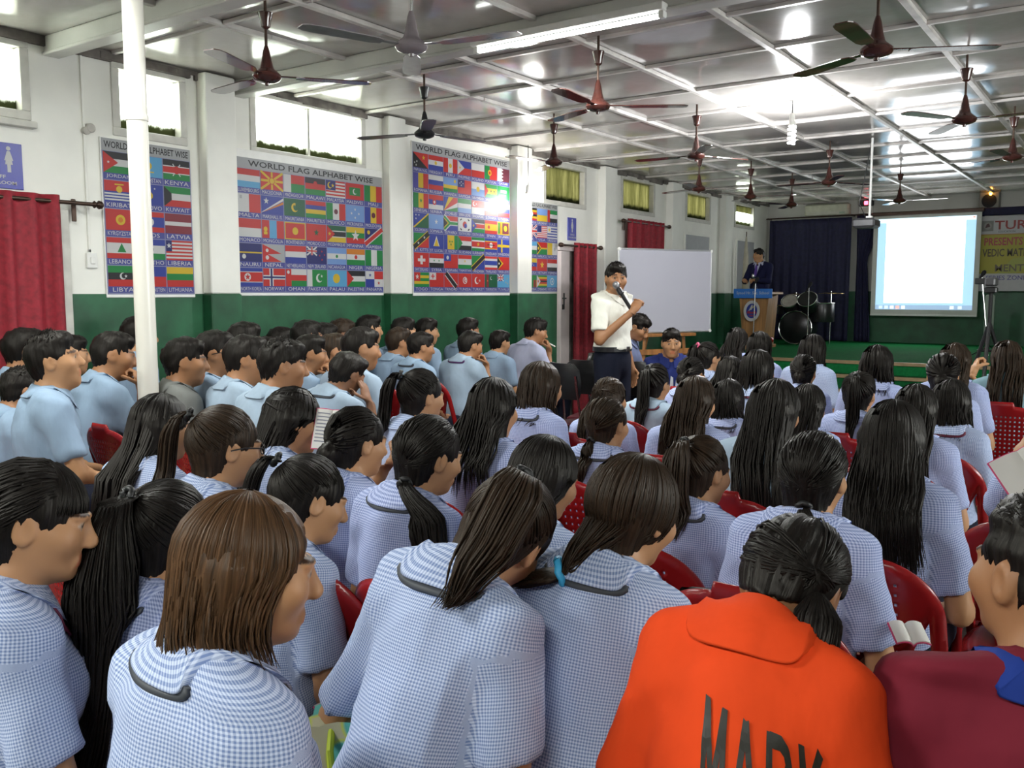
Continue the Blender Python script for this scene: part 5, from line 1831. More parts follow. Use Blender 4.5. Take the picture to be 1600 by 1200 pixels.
    for t in th:
        f = max(0.0, (abs(t) - 1.2) / (math.pi - 1.2))
        rr = 0.094 - 0.015 * f
        x = math.sin(t) * rr * 1.06 * (1 if f == 0 else (1 - f * 0.9)) + (0.03 * math.copysign(1, t) * f * (1 - f))
        y = -math.cos(t) * rr * 1.05 + 0.052 * smooth01(0.0, 0.6, f) * 1.0
        z = 0.952 - 0.030 * (1 - math.cos(t)) / 2 - 0.16 * f ** 1.3
        for (dr, dz2) in ((0.0, 0.004), (0.004, 0.003), (0.004, -0.005), (0.0, -0.006)):
            LP.append((x + math.sin(t) * dr, y - math.cos(t) * dr, z + dz2))
    LP = np.array(LP) + o
    rw = np.tile(np.arange(4), 49)
    mid_ = drape(LP[rw == 0] * 0.5 + LP[rw == 3] * 0.5 + np.array([0, 0, -0.008]), 0.0, np.ones(49, dtype=bool))
    tn = np.gradient(mid_, axis=0)
    tn /= np.maximum(np.linalg.norm(tn, axis=1, keepdims=True), 1e-6)
    gn = np.stack([sample(mid_ + e_) - sample(mid_ - e_) for e_ in np.eye(3) * 0.006], -1)
    gn /= np.maximum(np.linalg.norm(gn, axis=1, keepdims=True), 1e-6)
    bn = np.cross(tn, gn)
    for q_, (a_, b_) in enumerate(((0.001, 0.006), (0.0055, 0.005), (0.0055, -0.005), (0.001, -0.006))):
        LP[rw == q_] = mid_ + gn * a_ + bn * b_
    ii = np.arange(49 * 4).reshape(49, 4)
    LQ = np.stack([ii[:-1, :], ii[1:, :], np.roll(ii, -1, 1)[1:, :], np.roll(ii, -1, 1)[:-1, :]], -1).reshape(-1, 4)
    _body[key] = dict(body=body, shirt=shirt, legs=legs, collar=collar, lanyard=(LP, LQ), dz=dz, J=J, H=H, sw=sw)
    return _body[key]


def make_warp(dz, yaw=0, pitch=0, roll=0, bend=0, lean=0, twist=0, hs=1.0, bx=1.0):
    """yaw>0 turns the head to the figure's right, pitch>0 bows it, bend>0 leans the trunk forward, lean>0 to its right"""
    yaw, pitch, roll, bend, lean, twist = (math.radians(q) for q in (yaw, pitch, roll, bend, lean, twist))
    pn = np.array([0, 0.0, 0.985 + dz])
    ph = np.array([0, -0.02, 0.50 + dz])

    def rodr(P, pivot, vec, w):
        a = np.linalg.norm(vec)
        if a < 1e-6:
            return P
        k = vec / a
        v = P - pivot
        c, s = np.cos(a * w)[:, None], np.sin(a * w)[:, None]
        return pivot + v * c + np.cross(np.broadcast_to(k, v.shape), v) * s + (v @ k)[:, None] * k * (1 - c)

    def warp(P):
        P = np.asarray(P, dtype=np.float64)
        z = P[:, 2]
        w2 = smooth01(0.93 + dz, 1.02 + dz, z)
        w1 = smooth01(0.46 + dz, 0.84 + dz, z)
        w3 = smooth01(0.95 + dz, 1.03 + dz, z)
        hp = np.array([0, 0.015, 0.985 + dz])
        P = hp + (P - hp) * (1 - (1 - hs) * w3)[:, None]
        P[:, 0] *= 1 - (1 - bx) * (1 - smooth01(0.90 + dz, 1.0 + dz, z))
        Q = rodr(P, pn, np.array([0, 0, -yaw]), w2)
        Q = rodr(Q, pn, np.array([-pitch, 0, 0]), w2)
        Q = rodr(Q, pn, np.array([0, roll, 0]), w2)
        Q = rodr(Q, ph, np.array([0, 0, -twist]), w1)
        Q = rodr(Q, ph, np.array([-bend, 0, 0]), w1)
        Q = rodr(Q, ph, np.array([0, lean, 0]), w1)
        return Q
    return warp


# ------------------------------------------------------------------ hair
def tubes(paths, rad, sides=4, flat=1.0):
    """paths (n,m,3), rad (n,m) -> tapered strands; also a strand coordinate per vertex"""
    n, m, _ = paths.shape
    T = np.gradient(paths, axis=1)
    T /= np.maximum(np.linalg.norm(T, axis=2, keepdims=True), 1e-9)
    A = np.broadcast_to(np.array([0.3, 0.2, 0.93]), T.shape)
    alt = np.broadcast_to(np.array([0.9, 0.3, 0.1]), T.shape)
    A = np.where((np.abs((T * A).sum(-1)) > 0.92)[..., None], alt, A)
    U = np.cross(T, A)
    U /= np.maximum(np.linalg.norm(U, axis=2, keepdims=True), 1e-9)
    W = np.cross(T, U)
    th = np.arange(sides) * 2 * math.pi / sides
    P = paths[:, :, None, :] + (U[:, :, None, :] * np.cos(th)[None, None, :, None] + flat * W[:, :, None, :] * np.sin(th)[None, None, :, None]) * rad[:, :, None, None]
    idx = np.arange(n * m * sides).reshape(n, m, sides)
    r2 = np.roll(idx, -1, 2)
    Q = np.stack([idx[:, :-1], r2[:, :-1], r2[:, 1:], idx[:, 1:]], -1).reshape(-1, 4)
    s = np.zeros((n, m, sides, 3))
    s[..., 0] = (RNG.uniform(0, 60, n))[:, None, None] + np.cos(th)[None, None, :] * 0.8
    s[..., 1] = np.linspace(0, 3, m)[None, :, None]
    return P.reshape(-1, 3), Q, s.reshape(-1, 3)


CAPC = np.array([0, -0.014, 0.022])
CAPR = np.array([0.073, 0.092, 0.088])


def on_cap(az, elv, t):
    """az: 0 = front (+Y), +right ; elevation in radians"""
    d = np.stack([np.sin(az) * np.cos(elv), np.cos(az) * np.cos(elv), np.sin(elv)], -1)
    return CAPC + d * (CAPR + t[..., None] if hasattr(t, '__len__') else CAPR + t)


def hair_cap(style, lod, H, seed):
    h = {0: 0.0075, 1: 0.011, 2: 0.015}[lod]
    male = style == 'short'
    r = np.random.default_rng(seed)
    F = Field(axis(-0.125, 0.125, h), axis(-0.18, 0.15, h), axis(-0.34 if style in ('long', 'bob', 'half') else -0.20, 0.15, h))
    t = 0.0085 if male else 0.0115
    F.ell(CAPC, CAPR + t, 0.01)
    if male:
        F.ell((0.0, 0.012, 0.078), (0.064, 0.075, 0.036), 0.02)
        F.ell((0.012, 0.054, 0.080), (0.046, 0.028, 0.026), 0.025)
    # face opening
    F.ell((0, 0.125, -0.045), (0.070, 0.082, 0.112 if not male else 0.108), 0.012, 'sub')
    if male:
        F.cap((0, -0.046, -0.03), (0, -0.040, -0.085), 0.042, 0.038, 0.03, sx=0.8)
        F.plane_cut((0, -0.09, -0.100), (0, 0.66, -1))
        for s in (-1, 1):
            F.ell((s * 0.085, 0.018, -0.035), (0.03, 0.040, 0.045), 0.01, 'sub')
    elif style == 'lowc':
        F.cap((0, -0.045, -0.02), (0, -0.050, -0.135), 0.050, 0.036, 0.03, sx=0.72)
        F.plane_cut((0, -0.09, -0.168), (0, 0.75, -1))
        F.ell((0, 0.125, -0.10), (0.064, 0.095, 0.15), 0.02, 'sub')
    elif style in ('pony', 'low', 'bun', 'side'):
        F.cap((0, -0.050, -0.03), (0, -0.040, -0.13), 0.047, 0.043, 0.03, sx=0.8)
        F.plane_cut((0, -0.09, -0.138 if style != 'side' else -0.085), (0, 0.85, -1))
        for s in (-1, 1):
            F.ell((s * 0.088, 0.010, -0.025), (0.026, 0.026, 0.040), 0.01, 'sub')
    elif style in ('long', 'half', 'bob'):
        F.cap((0, -0.040, 0.0), (0, -0.075, -0.30), 0.048, 0.042, 0.03, sx=0.52)
        F.ell((0, 0.125, -0.15), (0.062, 0.10, 0.22), 0.02, 'sub')
    if style == 'bun':
        F.ell((0.0, -0.115, -0.045), (0.042, 0.034, 0.040), 0.012)
    P, Q = F.mesh(1)
    N = vnormals(P, Q)
    az = np.arctan2(P[:, 0], P[:, 1] + 0.014)
    amp = 0.0022 if not male else 0.003
    dsp = amp * np.sin(az * 23 + 2 * np.sin(az * 7 + P[:, 2] * 20)) + amp * 0.6 * np.sin(az * 41 + P[:, 2] * 30)
    if male:
        dsp += 0.002 * np.sin(P @ r.normal(0, 60, 3)) + 0.002 * np.sin(P @ r.normal(0, 80, 3))
    P = P + N * dsp[:, None]
    S = np.stack([az * 14 + 20, P[:, 2] * 6 + 3, np.full(len(P), float(seed % 17))], -1)
    return P + H, Q, S


def shirt_push(P, dz, gap):
    """keeps hanging hair outside the back of the shirt"""
    z = P[..., 2] - dz
    x = P[..., 0]
    ys = -0.128 * np.sqrt(np.clip(1 - (x / 0.215) ** 2, 0.05, 1)) - 0.006
    w = smooth01(0.955, 0.915, z)
    lim = ys - gap
    P[..., 1] = np.where(z < 0.955, np.minimum(P[..., 1], P[..., 1] * (1 - w) + lim * w), P[..., 1])
    return P


def strands_loose(n, m, zend, H, dz, seed, side=0.0, flare=1.0, bob=False):
    r = np.random.default_rng(seed)
    az = r.uniform(math.radians(58), math.radians(302), n)
    az[: n // 6] = r.uniform(math.radians(48), math.radians(75), n // 6) * r.choice([-1, 1], n // 6)
    t = r.uniform(0.0105, 0.0150, n)
    elv = np.linspace(math.radians(84), 0.0, m // 2)
    e = elv[None, :] * np.ones((n, 1))
    top = on_cap(az[:, None] * np.ones_like(e), e, t[:, None] * np.ones_like(e)) + H
    end = top[:, -1]
    k = m - m // 2
    f = np.linspace(0, 1, k + 1)[1:]
    ze = zend + dz + r.uniform(-0.035, 0.035, n) + (0.05 * np.abs(np.sin(az)) if not bob else 0)
    z = end[:, 2:3] + (ze - end[:, 2])[:, None] * f[None]
    frontness = np.clip(np.cos(az), 0, 1)
    ytar = -0.085 - 0.03 * r.uniform(0, 1, n) if not bob else end[:, 1] * 0.85 - 0.01
    y = end[:, 1:2] + (ytar - end[:, 1])[:, None] * smooth01(0.0, 0.55, f)[None]
    x = end[:, 0:1] * (1 + (flare - 1) * f[None]) + side * f[None] ** 1.5 + (r.normal(0, 0.010, n))[:, None] * f[None] + 0.004 * np.sin(f[None] * 9 + r.uniform(0, 6, n)[:, None])
    low = np.stack([x, y, z], -1)
    low = shirt_push(low, dz, r.uniform(0.004, 0.022, n)[:, None])
    path = np.concatenate([top, low], 1)
    rad = np.interp(np.linspace(0, 1, m), [0, 0.15, 0.75, 1.0], [0.6, 1.0, 0.9, 0.15])[None] * np.ones((n, 1))
    return path, rad


def strands_gather(n, m, tie, H, seed, nape=-60, front=50):
    """combed from the hairline to the tie point (az, elev of the tie on the cap)"""
    r = np.random.default_rng(seed)
    az = r.uniform(-math.pi, math.pi, n)
    a = np.abs(az)
    e0 = np.interp(a, [0, 0.6, 1.1, 1.55, 1.9, 2.4, math.pi], [math.radians(front), math.radians(42), math.radians(18), math.radians(6), math.radians(-30), math.radians(-48), math.radians(nape)]) + r.uniform(-0.03, 0.18, n)
    d0 = np.stack([np.sin(az) * np.cos(e0), np.cos(az) * np.cos(e0), np.sin(e0)], -1)
    d1 = np.array([math.sin(tie[0]) * math.cos(tie[1]), math.cos(tie[0]) * math.cos(tie[1]), math.sin(tie[1])])
    d1 = d1[None] + r.normal(0, 0.035, (n, 3))
    d1 /= np.linalg.norm(d1, axis=1, keepdims=True)
    f = np.linspace(0, 1, m)
    om = np.arccos(np.clip((d0 * d1).sum(1), -0.97, 0.999))
    so = np.sin(om)[:, None]
    d = (np.sin((1 - f)[None] * om[:, None]) / so)[..., None] * d0[:, None] + (np.sin(f[None] * om[:, None]) / so)[..., None] * d1[:, None]
    t = 0.0095 + r.uniform(0, 0.004, n)[:, None] + 0.004 * np.sin(math.pi * f)[None]
    path = CAPC + d * (CAPR[None, None] + t[..., None]) + H
    rad = np.interp(f, [0, 0.1, 0.8, 1], [0.3, 1, 1, 0.7])[None] * np.ones((n, 1))
    return path, rad


def strands_drape(n, m, tie, H, seed):
    # falls smoothly over the ears from the parting, then is gathered into the tie at the nape
    r = np.random.default_rng(seed)
    az = r.uniform(math.radians(52), math.radians(308), n)
    k = m - 4
    e = np.linspace(math.radians(85), math.radians(-30), k)[None] * np.ones((n, 1)) - r.uniform(0, 0.25, n)[:, None] * np.linspace(0, 1, k)[None]
    t = (0.0115 + r.uniform(0, 0.005, n))[:, None] + 0.003 * np.linspace(0, 1, k)[None] ** 2
    top = on_cap(az[:, None] * np.ones((1, k)), e, t)
    tg = np.array(tie) + r.normal(0, 0.006, (n, 3))
    f = np.linspace(0, 1, 5)[1:]
    e0 = top[:, -1]
    c = e0 * 0.45 + tg * 0.55 + np.array([0, -0.016, -0.020])
    low = ((1 - f) ** 2)[None, :, None] * e0[:, None] + (2 * f * (1 - f))[None, :, None] * c[:, None] + (f ** 2)[None, :, None] * tg[:, None]
    path = np.concatenate([top, low], 1) + H
    rad = np.interp(np.linspace(0, 1, m), [0, 0.1, 0.8, 1], [0.5, 1, 1, 0.7])[None] * np.ones((n, 1))
    return path, rad


def strands_tail(n, m, guide, H, dz, seed, width=0.03, flatw=1.0, push=True):
    r = np.random.default_rng(seed)
    G = np.array(guide)
    tt = np.linspace(0, 1, len(G))
    f = np.linspace(0, 1, m)
    # smooth guide by Catmull-like interpolation
    fine = np.stack([np.interp(np.linspace(0, 1, 60), tt, G[:, q]) for q in range(3)], -1)
    for _ in range(10):
        fine[1:-1] = (fine[:-2] + 2 * fine[1:-1] + fine[2:]) / 4
    al = np.concatenate([[0], np.cumsum(np.linalg.norm(np.diff(fine, axis=0), axis=1))])
    al /= al[-1]
    c = np.stack([np.interp(f, al, fine[:, q]) for q in range(3)], -1)
    wv = np.interp(f, [0, 0.06, 0.32, 0.72, 1.0], [0.22, 0.42, 1.0, 0.9, 0.25]) * width
    u = r.normal(0, 1, (n, 2))
    u /= np.maximum(np.linalg.norm(u, axis=1, keepdims=True), 1e-6)
    u *= np.sqrt(r.uniform(0.15, 1, n))[:, None]
    ln = r.uniform(0.82, 1.05, n)
    path = np.empty((n, m, 3))
    for q in range(3):
        path[:, :, q] = np.interp(np.clip(f[None] * ln[:, None], 0, 1), f, c[:, q])
    path[:, :, 0] += u[:, 0:1] * wv[None] * flatw
    path[:, :, 1] += u[:, 1:2] * wv[None] * 0.7
    path[:, :, 2] += u[:, 1:2] * wv[None] * 0.25
    path += (r.normal(0, 0.004, (n, 3)))[:, None, :] * f[None, :, None]
    path += H
    if push:
        path = shirt_push(path, dz, r.uniform(0.004, 0.03, n)[:, None])
    rad = np.interp(f, [0, 0.1, 0.7, 1.0], [0.7, 1.0, 0.9, 0.12])[None] * np.ones((n, 1))
    return path, rad


def make_hair(style, lod, H, dz, seed, o):
    """returns list of (name, P, Q, strand attr, material key or None)"""
    mul = {0: 1.6, 1: 0.65, 2: 0.3}[lod]
    rs = {0: 0.0026, 1: 0.0044, 2: 0.007}[lod]
    sides = 4 if lod == 0 else 3
    m = {0: 14, 1: 10, 2: 8}[lod]
    base = 'lowc' if o.get('drape') else {'ponyhi': 'pony', 'low': 'low', 'bun': 'bun', 'long': 'long', 'half': 'half', 'bob': 'bob', 'short': 'short', 'side': 'side'}[style]
    P, Q, S = hair_cap(base, lod, H, seed)
    Ps, Qs, Ss = [P], [Q], [S]
    n0 = len(P)

    def addt(path, rad, r_=rs, flat=1.0):
        nonlocal n0
        p, q, s = tubes(path, rad * r_, sides, flat)
        Ps.append(p)
        Qs.append(q + n0)
        Ss.append(s)
        n0 += len(p)
    extra = []
    sd = o.get('side', 0.0)
    ln = o.get('len', 0.30)
    th = o.get('thick', 0.032)
    if style in ('long', 'half', 'bob'):
        addt(*strands_loose(int(330 * mul), m, o.get('zend', 0.72), H, dz, seed, sd, o.get('flare', 1.05), style == 'bob'), r_=rs * 1.15)
    if style == 'half':
        addt(*strands_gather(int(110 * mul), max(6, m // 2), (math.pi, 0.25), H, seed + 1, nape=-5))
    tail = None
    if style == 'ponyhi':
        addt(*strands_gather(int(330 * mul), max(6, m // 2), (math.pi - sd * 3, 0.62), H, seed))
        b = np.array([sd * 0.3, -0.105, 0.085])
        tail = [b, b + [sd * 0.3, -0.036, 0.012], b + [sd * 0.7, -0.052, -0.05], b + [sd, -0.045, -0.12 - ln * 0.2], b + [sd * 1.1, -0.03, -ln * 0.75 - 0.05], b + [sd * 1.15, -0.02, -ln - 0.05]]
        tie = b + [0, -0.012, 0.004]
    elif style == 'low':
        if not o.get('drape'):
            addt(*strands_gather(int(330 * mul), max(6, m // 2), (math.pi - sd * 2, -0.62), H, seed))
        b = np.array([sd * 0.25, -0.094 + o.get('fwd', 0), o.get('basez', -0.078)])
        if o.get('drape'):
            addt(*strands_drape(int(360 * mul), m, b, H, seed))
        if o.get('flick'):
            tail = [b, b + [-0.03, -0.018, -0.012], b + [-0.08, -0.016, -0.028], b + [-0.13, -0.004, -0.042], b + [-0.17, 0.01, -0.055]]
        else:
          tail = [b, b + [sd * 0.3, -0.022, -0.016], b + [sd * 0.75, -0.026, -0.06], b + [sd, -0.02, -ln * 0.55], b + [sd * 1.1, -0.02, -ln]]
        tie = b + [sd * 0.1, -0.008, -0.006]
    elif style == 'bun':
        addt(*strands_gather(int(330 * mul), max(6, m // 2), (math.pi, -0.25), H, seed))
        nb = int(60 * mul)
        r = np.random.default_rng(seed)
        a = np.linspace(0, 2 * math.pi, m)
        rr = r.uniform(0.012, 0.036, nb)
        path = np.stack([rr[:, None] * np.cos(a)[None], -0.122 - 0.018 * np.cos(rr * 40)[:, None] * np.ones((1, m)), -0.045 + rr[:, None] * np.sin(a)[None]], -1) + H
        addt(path, np.ones((nb, m)))
        tie = np.array([0, -0.104, -0.052])
    elif style == 'side':
        addt(*strands_gather(int(330 * mul), max(6, m // 2), (math.pi * 0.72, -0.35), H, seed, nape=-30))
        b = np.array([0.070, -0.060, -0.035])
        tail = [b, b + [0.018, -0.008, -0.05], b + [0.015, 0.01, -0.11], b + [0.0, 0.03, -0.17]]
        tie = None
    if tail is not None:
        addt(*strands_tail(int(120 * mul * o.get('dense', 1.0)), m, tail, H, dz, seed, th, o.get('flatw', 1.0), push=style != 'side' and not o.get('flick')), r_=rs * 1.15)
    if style in ('ponyhi', 'low', 'bun') and 'tie' in o:
        mb = MB()
        rt = 0.017 if style != 'bun' else 0.026
        ax = np.array(tail[1]) - np.array(tail[0]) if tail is not None else np.array([0, -1, 0.0])
        R = Vector((0, 0, 1)).rotation_difference(Vector(ax)).to_matrix()
        pts = [tuple(Vector(tie + H) + R @ Vector((rt * math.cos(q), rt * math.sin(q), 0.002 * math.sin(5 * q)))) for q in np.linspace(0, 2 * math.pi, 22)]
        mb.tube(pts, 0.0075, 8, cap=False)
        extra.append(('hair_tie', np.array(mb.v), np.array(mb.f), MAT['tie_' + o['tie']]))
    if style == 'short' and lod < 2:
        r = np.random.default_rng(seed)
        n = int(420 * mul)
        az = r.uniform(-math.pi, math.pi, n)
        e = r.uniform(0.55, 1.5, n)
        p0 = on_cap(az, e, np.full(n, 0.006)) + H
        d = np.stack([np.sin(az) * np.cos(e) * 0.5, np.cos(az) * np.cos(e) * 0.5 + 0.55, np.sin(e) * 0.8], -1)
        L = r.uniform(0.010, 0.022, n)[:, None, None]
        f = np.linspace(0, 1, 4)[None, :, None]
        path = p0[:, None] + d[:, None] * L * f + r.normal(0, 0.003, (n, 1, 3)) * f
        addt(path, np.array([1, 0.9, 0.6, 0.1])[None] * np.ones((n, 1)), r_=rs * 0.8)
    if o.get('fringe'):
        r = np.random.default_rng(seed + 5)
        n = int(70 * mul)
        az = r.uniform(-0.75, 0.75, n)
        e = np.linspace(1.25, 0.12, 9)[None] * np.ones((n, 1)) - r.uniform(0, 0.12, n)[:, None]
        path = on_cap(az[:, None] * (1 + 0.35 * np.linspace(0, 1, 9))[None], e, (0.011 + r.uniform(0, 0.005, n))[:, None] * np.ones((1, 9))) + H
        addt(path, np.interp(np.linspace(0, 1, 9), [0, 0.8, 1], [0.6, 1, 0.2])[None] * np.ones((n, 1)), r_=rs * 1.1)
    return (np.concatenate(Ps), np.concatenate(Qs), np.concatenate(Ss)), extra


def make_person(kind, label, pos_px=None, root=None, hair=('ponyhi', {}), hmat='hair0', shirt='check', skin='skin1', arms=('lap', 'lap'), lod=1, stand=False,
                head=(0, 0, 0), bend=5, lean=0, twist=0, heading=0.0, longsleeve=False, lanyard=None, collar=None, legs='navy', group=None, seed=0, target=None, scale=None, glasses=False, zbase=0.0, bx=None):
    """target = (px, py, depth) of the crown; the figure is scaled and set down so that its crown is there"""
    B = body_parts(kind, arms, lod, stand, longsleeve)
    dz, H = B['dz'], B['H']
    W = make_warp(dz, head[0], head[1], head[2], bend, lean, twist, 0.92 if kind == 'f' else 0.95, bx or (0.87 if kind == 'f' else 0.92))
    hs, ho = hair
    HP_, extra = make_hair(hs, lod, H, dz, seed + 100, ho)
    hv = W(HP_[0])
    bv = W(B['body'][0])
    ga, ge = np.meshgrid(np.linspace(-math.pi, math.pi, 24), np.linspace(-1.4, 1.5, 14))
    ep = W(on_cap(ga.ravel(), ge.ravel(), np.full(ga.size, 0.013 if kind == 'f' else 0.011)) + H)
    crown = ep[np.argmax(ep[:, 2])]
    cx_, cy_ = ep[:, 0].mean(), ep[:, 1].mean()
    a = heading
    ca, sa = math.cos(a), math.sin(a)
    tw = at_depth(*target)
    s = (tw[2] - zbase) / crown[2] if scale is None else scale
    s = min(max(s, 0.88), 1.09)
    z0 = tw[2] - s * crown[2]
    ox, oy = s * (cx_ * ca - cy_ * sa), s * (cx_ * sa + cy_ * ca)
    t = empty('person', (tw[0] - ox, tw[1] - oy, max(z0, zbase) if abs(z0 - zbase) < 0.02 else z0), a)
    t.scale = (s, s, s)
    tag(t, label, 'person', group)
    link('body', mesh_np('body', bv, B['body'][1], MAT[skin], attrs={'Col': ('FLOAT_COLOR', B['body'][2])}), t)
    sp = link('shirt' if not longsleeve else 'jacket', mesh_np('shirt', W(B['shirt'][0]), B['shirt'][1], MAT[shirt], attrs={'uvp': ('FLOAT_VECTOR', B['shirt'][2])}), t)
    link('collar', mesh_np('collar', W(B['collar'][0]), B['collar'][1], MAT[collar or shirt], attrs={'uvp': ('FLOAT_VECTOR', B['collar'][2])}), sp)
    link('trousers' if kind == 'm' else 'skirt', mesh_np('legs', W(B['legs'][0]), B['legs'][1], MAT[legs]), t)
    ho_ = link('hair', mesh_np('hair', hv, HP_[1], MAT[hmat], attrs={'strand': ('FLOAT_VECTOR', HP_[2])}), t)
    for (nm, P, Q, m_) in extra:
        link(nm, mesh_np(nm, W(P), Q, m_), ho_)
    if lanyard:
        link('lanyard', mesh_np('lanyard', W(B['lanyard'][0]), B['lanyard'][1], MAT[lanyard]), t)
    if glasses:
        g = MB()
        for s_ in (-1, 1):
            c = H + [s_ * 0.033, 0.101, 0.002]
            g.tube([tuple(c + [0.021 * math.cos(q), -0.004 * abs(math.cos(q)) * (1 if s_ * math.cos(q) > 0 else 0), 0.015 * math.sin(q)]) for q in np.linspace(0, 2 * math.pi, 17)], 0.0022, 5, cap=False)
            g.tube([tuple(H + [s_ * 0.054, 0.098, 0.006]), tuple(H + [s_ * 0.078, 0.03, 0.006]), tuple(H + [s_ * 0.086, -0.012, -0.004])], 0.0022, 5)
        g.tube([tuple(H + [-0.012, 0.104, 0.004]), tuple(H + [0.012, 0.104, 0.004])], 0.0022, 5)
        V = W(np.array(g.v))
        me = bpy.data.meshes.new('glasses')
        me.from_pydata(V.tolist(), [], g.f)
        me.materials.append(MAT['black'])
        link('glasses', me, t)
    return t, W, B


# ------------------------------------------------------------------ the red moulded chair
def chair_meshes():
    c = 0.0076
    us = np.arange(-33, 34) * c
    vs = np.arange(0, 64) * c          # height above 0.36
    U, Vv = np.meshgrid(us, vs, indexing='ij')

    def sdf(u, v):
        a = np.abs(u)
        hw = 0.235 - 0.018 * (v / 0.48)
        top = 0.475
        rr = 0.15
        qx, qz = a - (hw - rr), (v - (top - rr))
        out = np.where((qx > 0) & (qz > 0), np.sqrt(np.maximum(qx, 0) ** 2 + np.maximum(qz, 0) ** 2 * 1.35) - rr, np.maximum(a - hw, v - top))
        pw = 0.088 + 0.105 * np.clip(v / 0.33, 0, 1.2) ** 1.7
        hole = np.maximum(np.maximum(pw - a, a - (hw - 0.036)), np.maximum(0.045 - v, v - 0.345))
        return np.maximum(out, -hole)
    D = sdf(U, Vv)
    cc = sdf((U[:-1, :-1] + U[1:, 1:]) / 2, (Vv[:-1, :-1] + Vv[1:, 1:]) / 2)
    keep = cc < 0
    i, j = np.meshgrid(np.arange(len(us) - 1), np.arange(len(vs) - 1), indexing='ij')
    perf = (i % 3 == 0) & (j % 3 == 1) & (np.abs(us[i]) < 0.075 + 0.06 * np.clip(vs[j] / 0.33, 0, 1)) & (vs[j] > 0.11) & (vs[j] < 0.40)
    keep &= ~perf
    idx = np.arange(U.size).reshape(U.shape)
    Q = np.stack([idx[:-1, :-1], idx[1:, :-1], idx[1:, 1:], idx[:-1, 1:]], -1)[keep]
    # snap rim vertices onto the outline
    P2 = np.stack([U.ravel(), Vv.ravel()], -1)
    used = np.bincount(Q.ravel(), minlength=U.size)
    rim = (used > 0) & (used < 4)
    holes = np.zeros(U.size, dtype=bool)
    pi, pj = np.nonzero(perf & (cc < 0))
    for a in (0, 1):
        for b in (0, 1):
            holes[idx[pi + a, pj + b]] = True
    rim &= ~holes
    for _ in range(3):
        e = 1e-4
        p = P2[rim]
        d = sdf(p[:, 0], p[:, 1])
        gx = (sdf(p[:, 0] + e, p[:, 1]) - sdf(p[:, 0] - e, p[:, 1])) / (2 * e)
        gy = (sdf(p[:, 0], p[:, 1] + e) - sdf(p[:, 0], p[:, 1] - e)) / (2 * e)
        g2 = np.maximum(gx * gx + gy * gy, 0.3)
        st = np.clip(d, -0.006, 0.006)
        P2[rim] -= np.stack([st * gx / g2, st * gy / g2], -1)
    u, v = P2[:, 0], P2[:, 1]
    sd = np.clip(-sdf(u, v) / 0.03, 0, 1)
    y = -0.185 - 0.16 * (v / 0.48) - 0.028 * (1 - (u / 0.235) ** 2) + 0.012 * smooth01(0.6, 0.0, sd) * (v > 0.03)
    z = 0.36 + v * 1.13
    F1 = np.stack([u, y, z], -1)
    F2 = F1 + [0, -0.006, 0]
    n = len(F1)
    E = np.concatenate([Q[:, [0, 1]], Q[:, [1, 2]], Q[:, [2, 3]], Q[:, [3, 0]]])
    kk = np.sort(E, 1)
    code = kk[:, 0].astype(np.int64) * U.size + kk[:, 1]
    uq, inv, ct = np.unique(code, return_inverse=True, return_counts=True)
    bd = E[ct[inv] == 1]
    Qa = np.concatenate([Q[:, ::-1], Q + n, np.stack([bd[:, 0], bd[:, 1], bd[:, 1] + n, bd[:, 0] + n], -1)])
    allP = np.concatenate([F1, F2])
    us_ = np.unique(Qa)
    mp = np.full(len(allP), -1)
    mp[us_] = np.arange(len(us_))
    back = mesh_np('backrest', allP[us_], mp[Qa], MAT['chair'])
    # seat: dished rounded plate with a turned-down edge
    g = np.linspace(-1, 1, 17)
    A, Bq = np.meshgrid(g, g, indexing='ij')
    f = np.maximum(np.abs(A), np.abs(Bq))
    rr = np.sqrt(A * A + Bq * Bq)
    k = np.where(rr > 0, f / np.maximum(rr, 1e-6), 1) * 0.35 + 0.65
    X, Y = A * 0.225 * k, Bq * 0.215 * k + 0.01
    Zt = 0.405 - 0.012 * (1 - np.clip(rr, 0, 1) ** 2) - 0.02 * (f > 0.99) - 0.006 * smooth01(0.5, 1, Bq)
    top = np.stack([X, Y, Zt], -1).reshape(-1, 3)
    bot = top - [0, 0, 0.007]
    lip = np.stack([X, Y, np.full_like(X, 0.345)], -1).reshape(-1, 3)
    idx = np.arange(289).reshape(17, 17)
    q = np.stack([idx[:-1, :-1], idx[1:, :-1], idx[1:, 1:], idx[:-1, 1:]], -1).reshape(-1, 4)
    ring = np.concatenate([idx[:, 0], idx[-1, 1:], idx[-2::-1, -1], idx[0, -2:0:-1]])
    r2 = np.roll(ring, -1)
    seat = mesh_np('seat', np.concatenate([top, bot, lip]), np.concatenate([q, q[:, ::-1] + 289, np.stack([ring, r2, r2 + 578, ring + 578], -1)[:, ::-1]]), MAT['chair'])
    legs = []
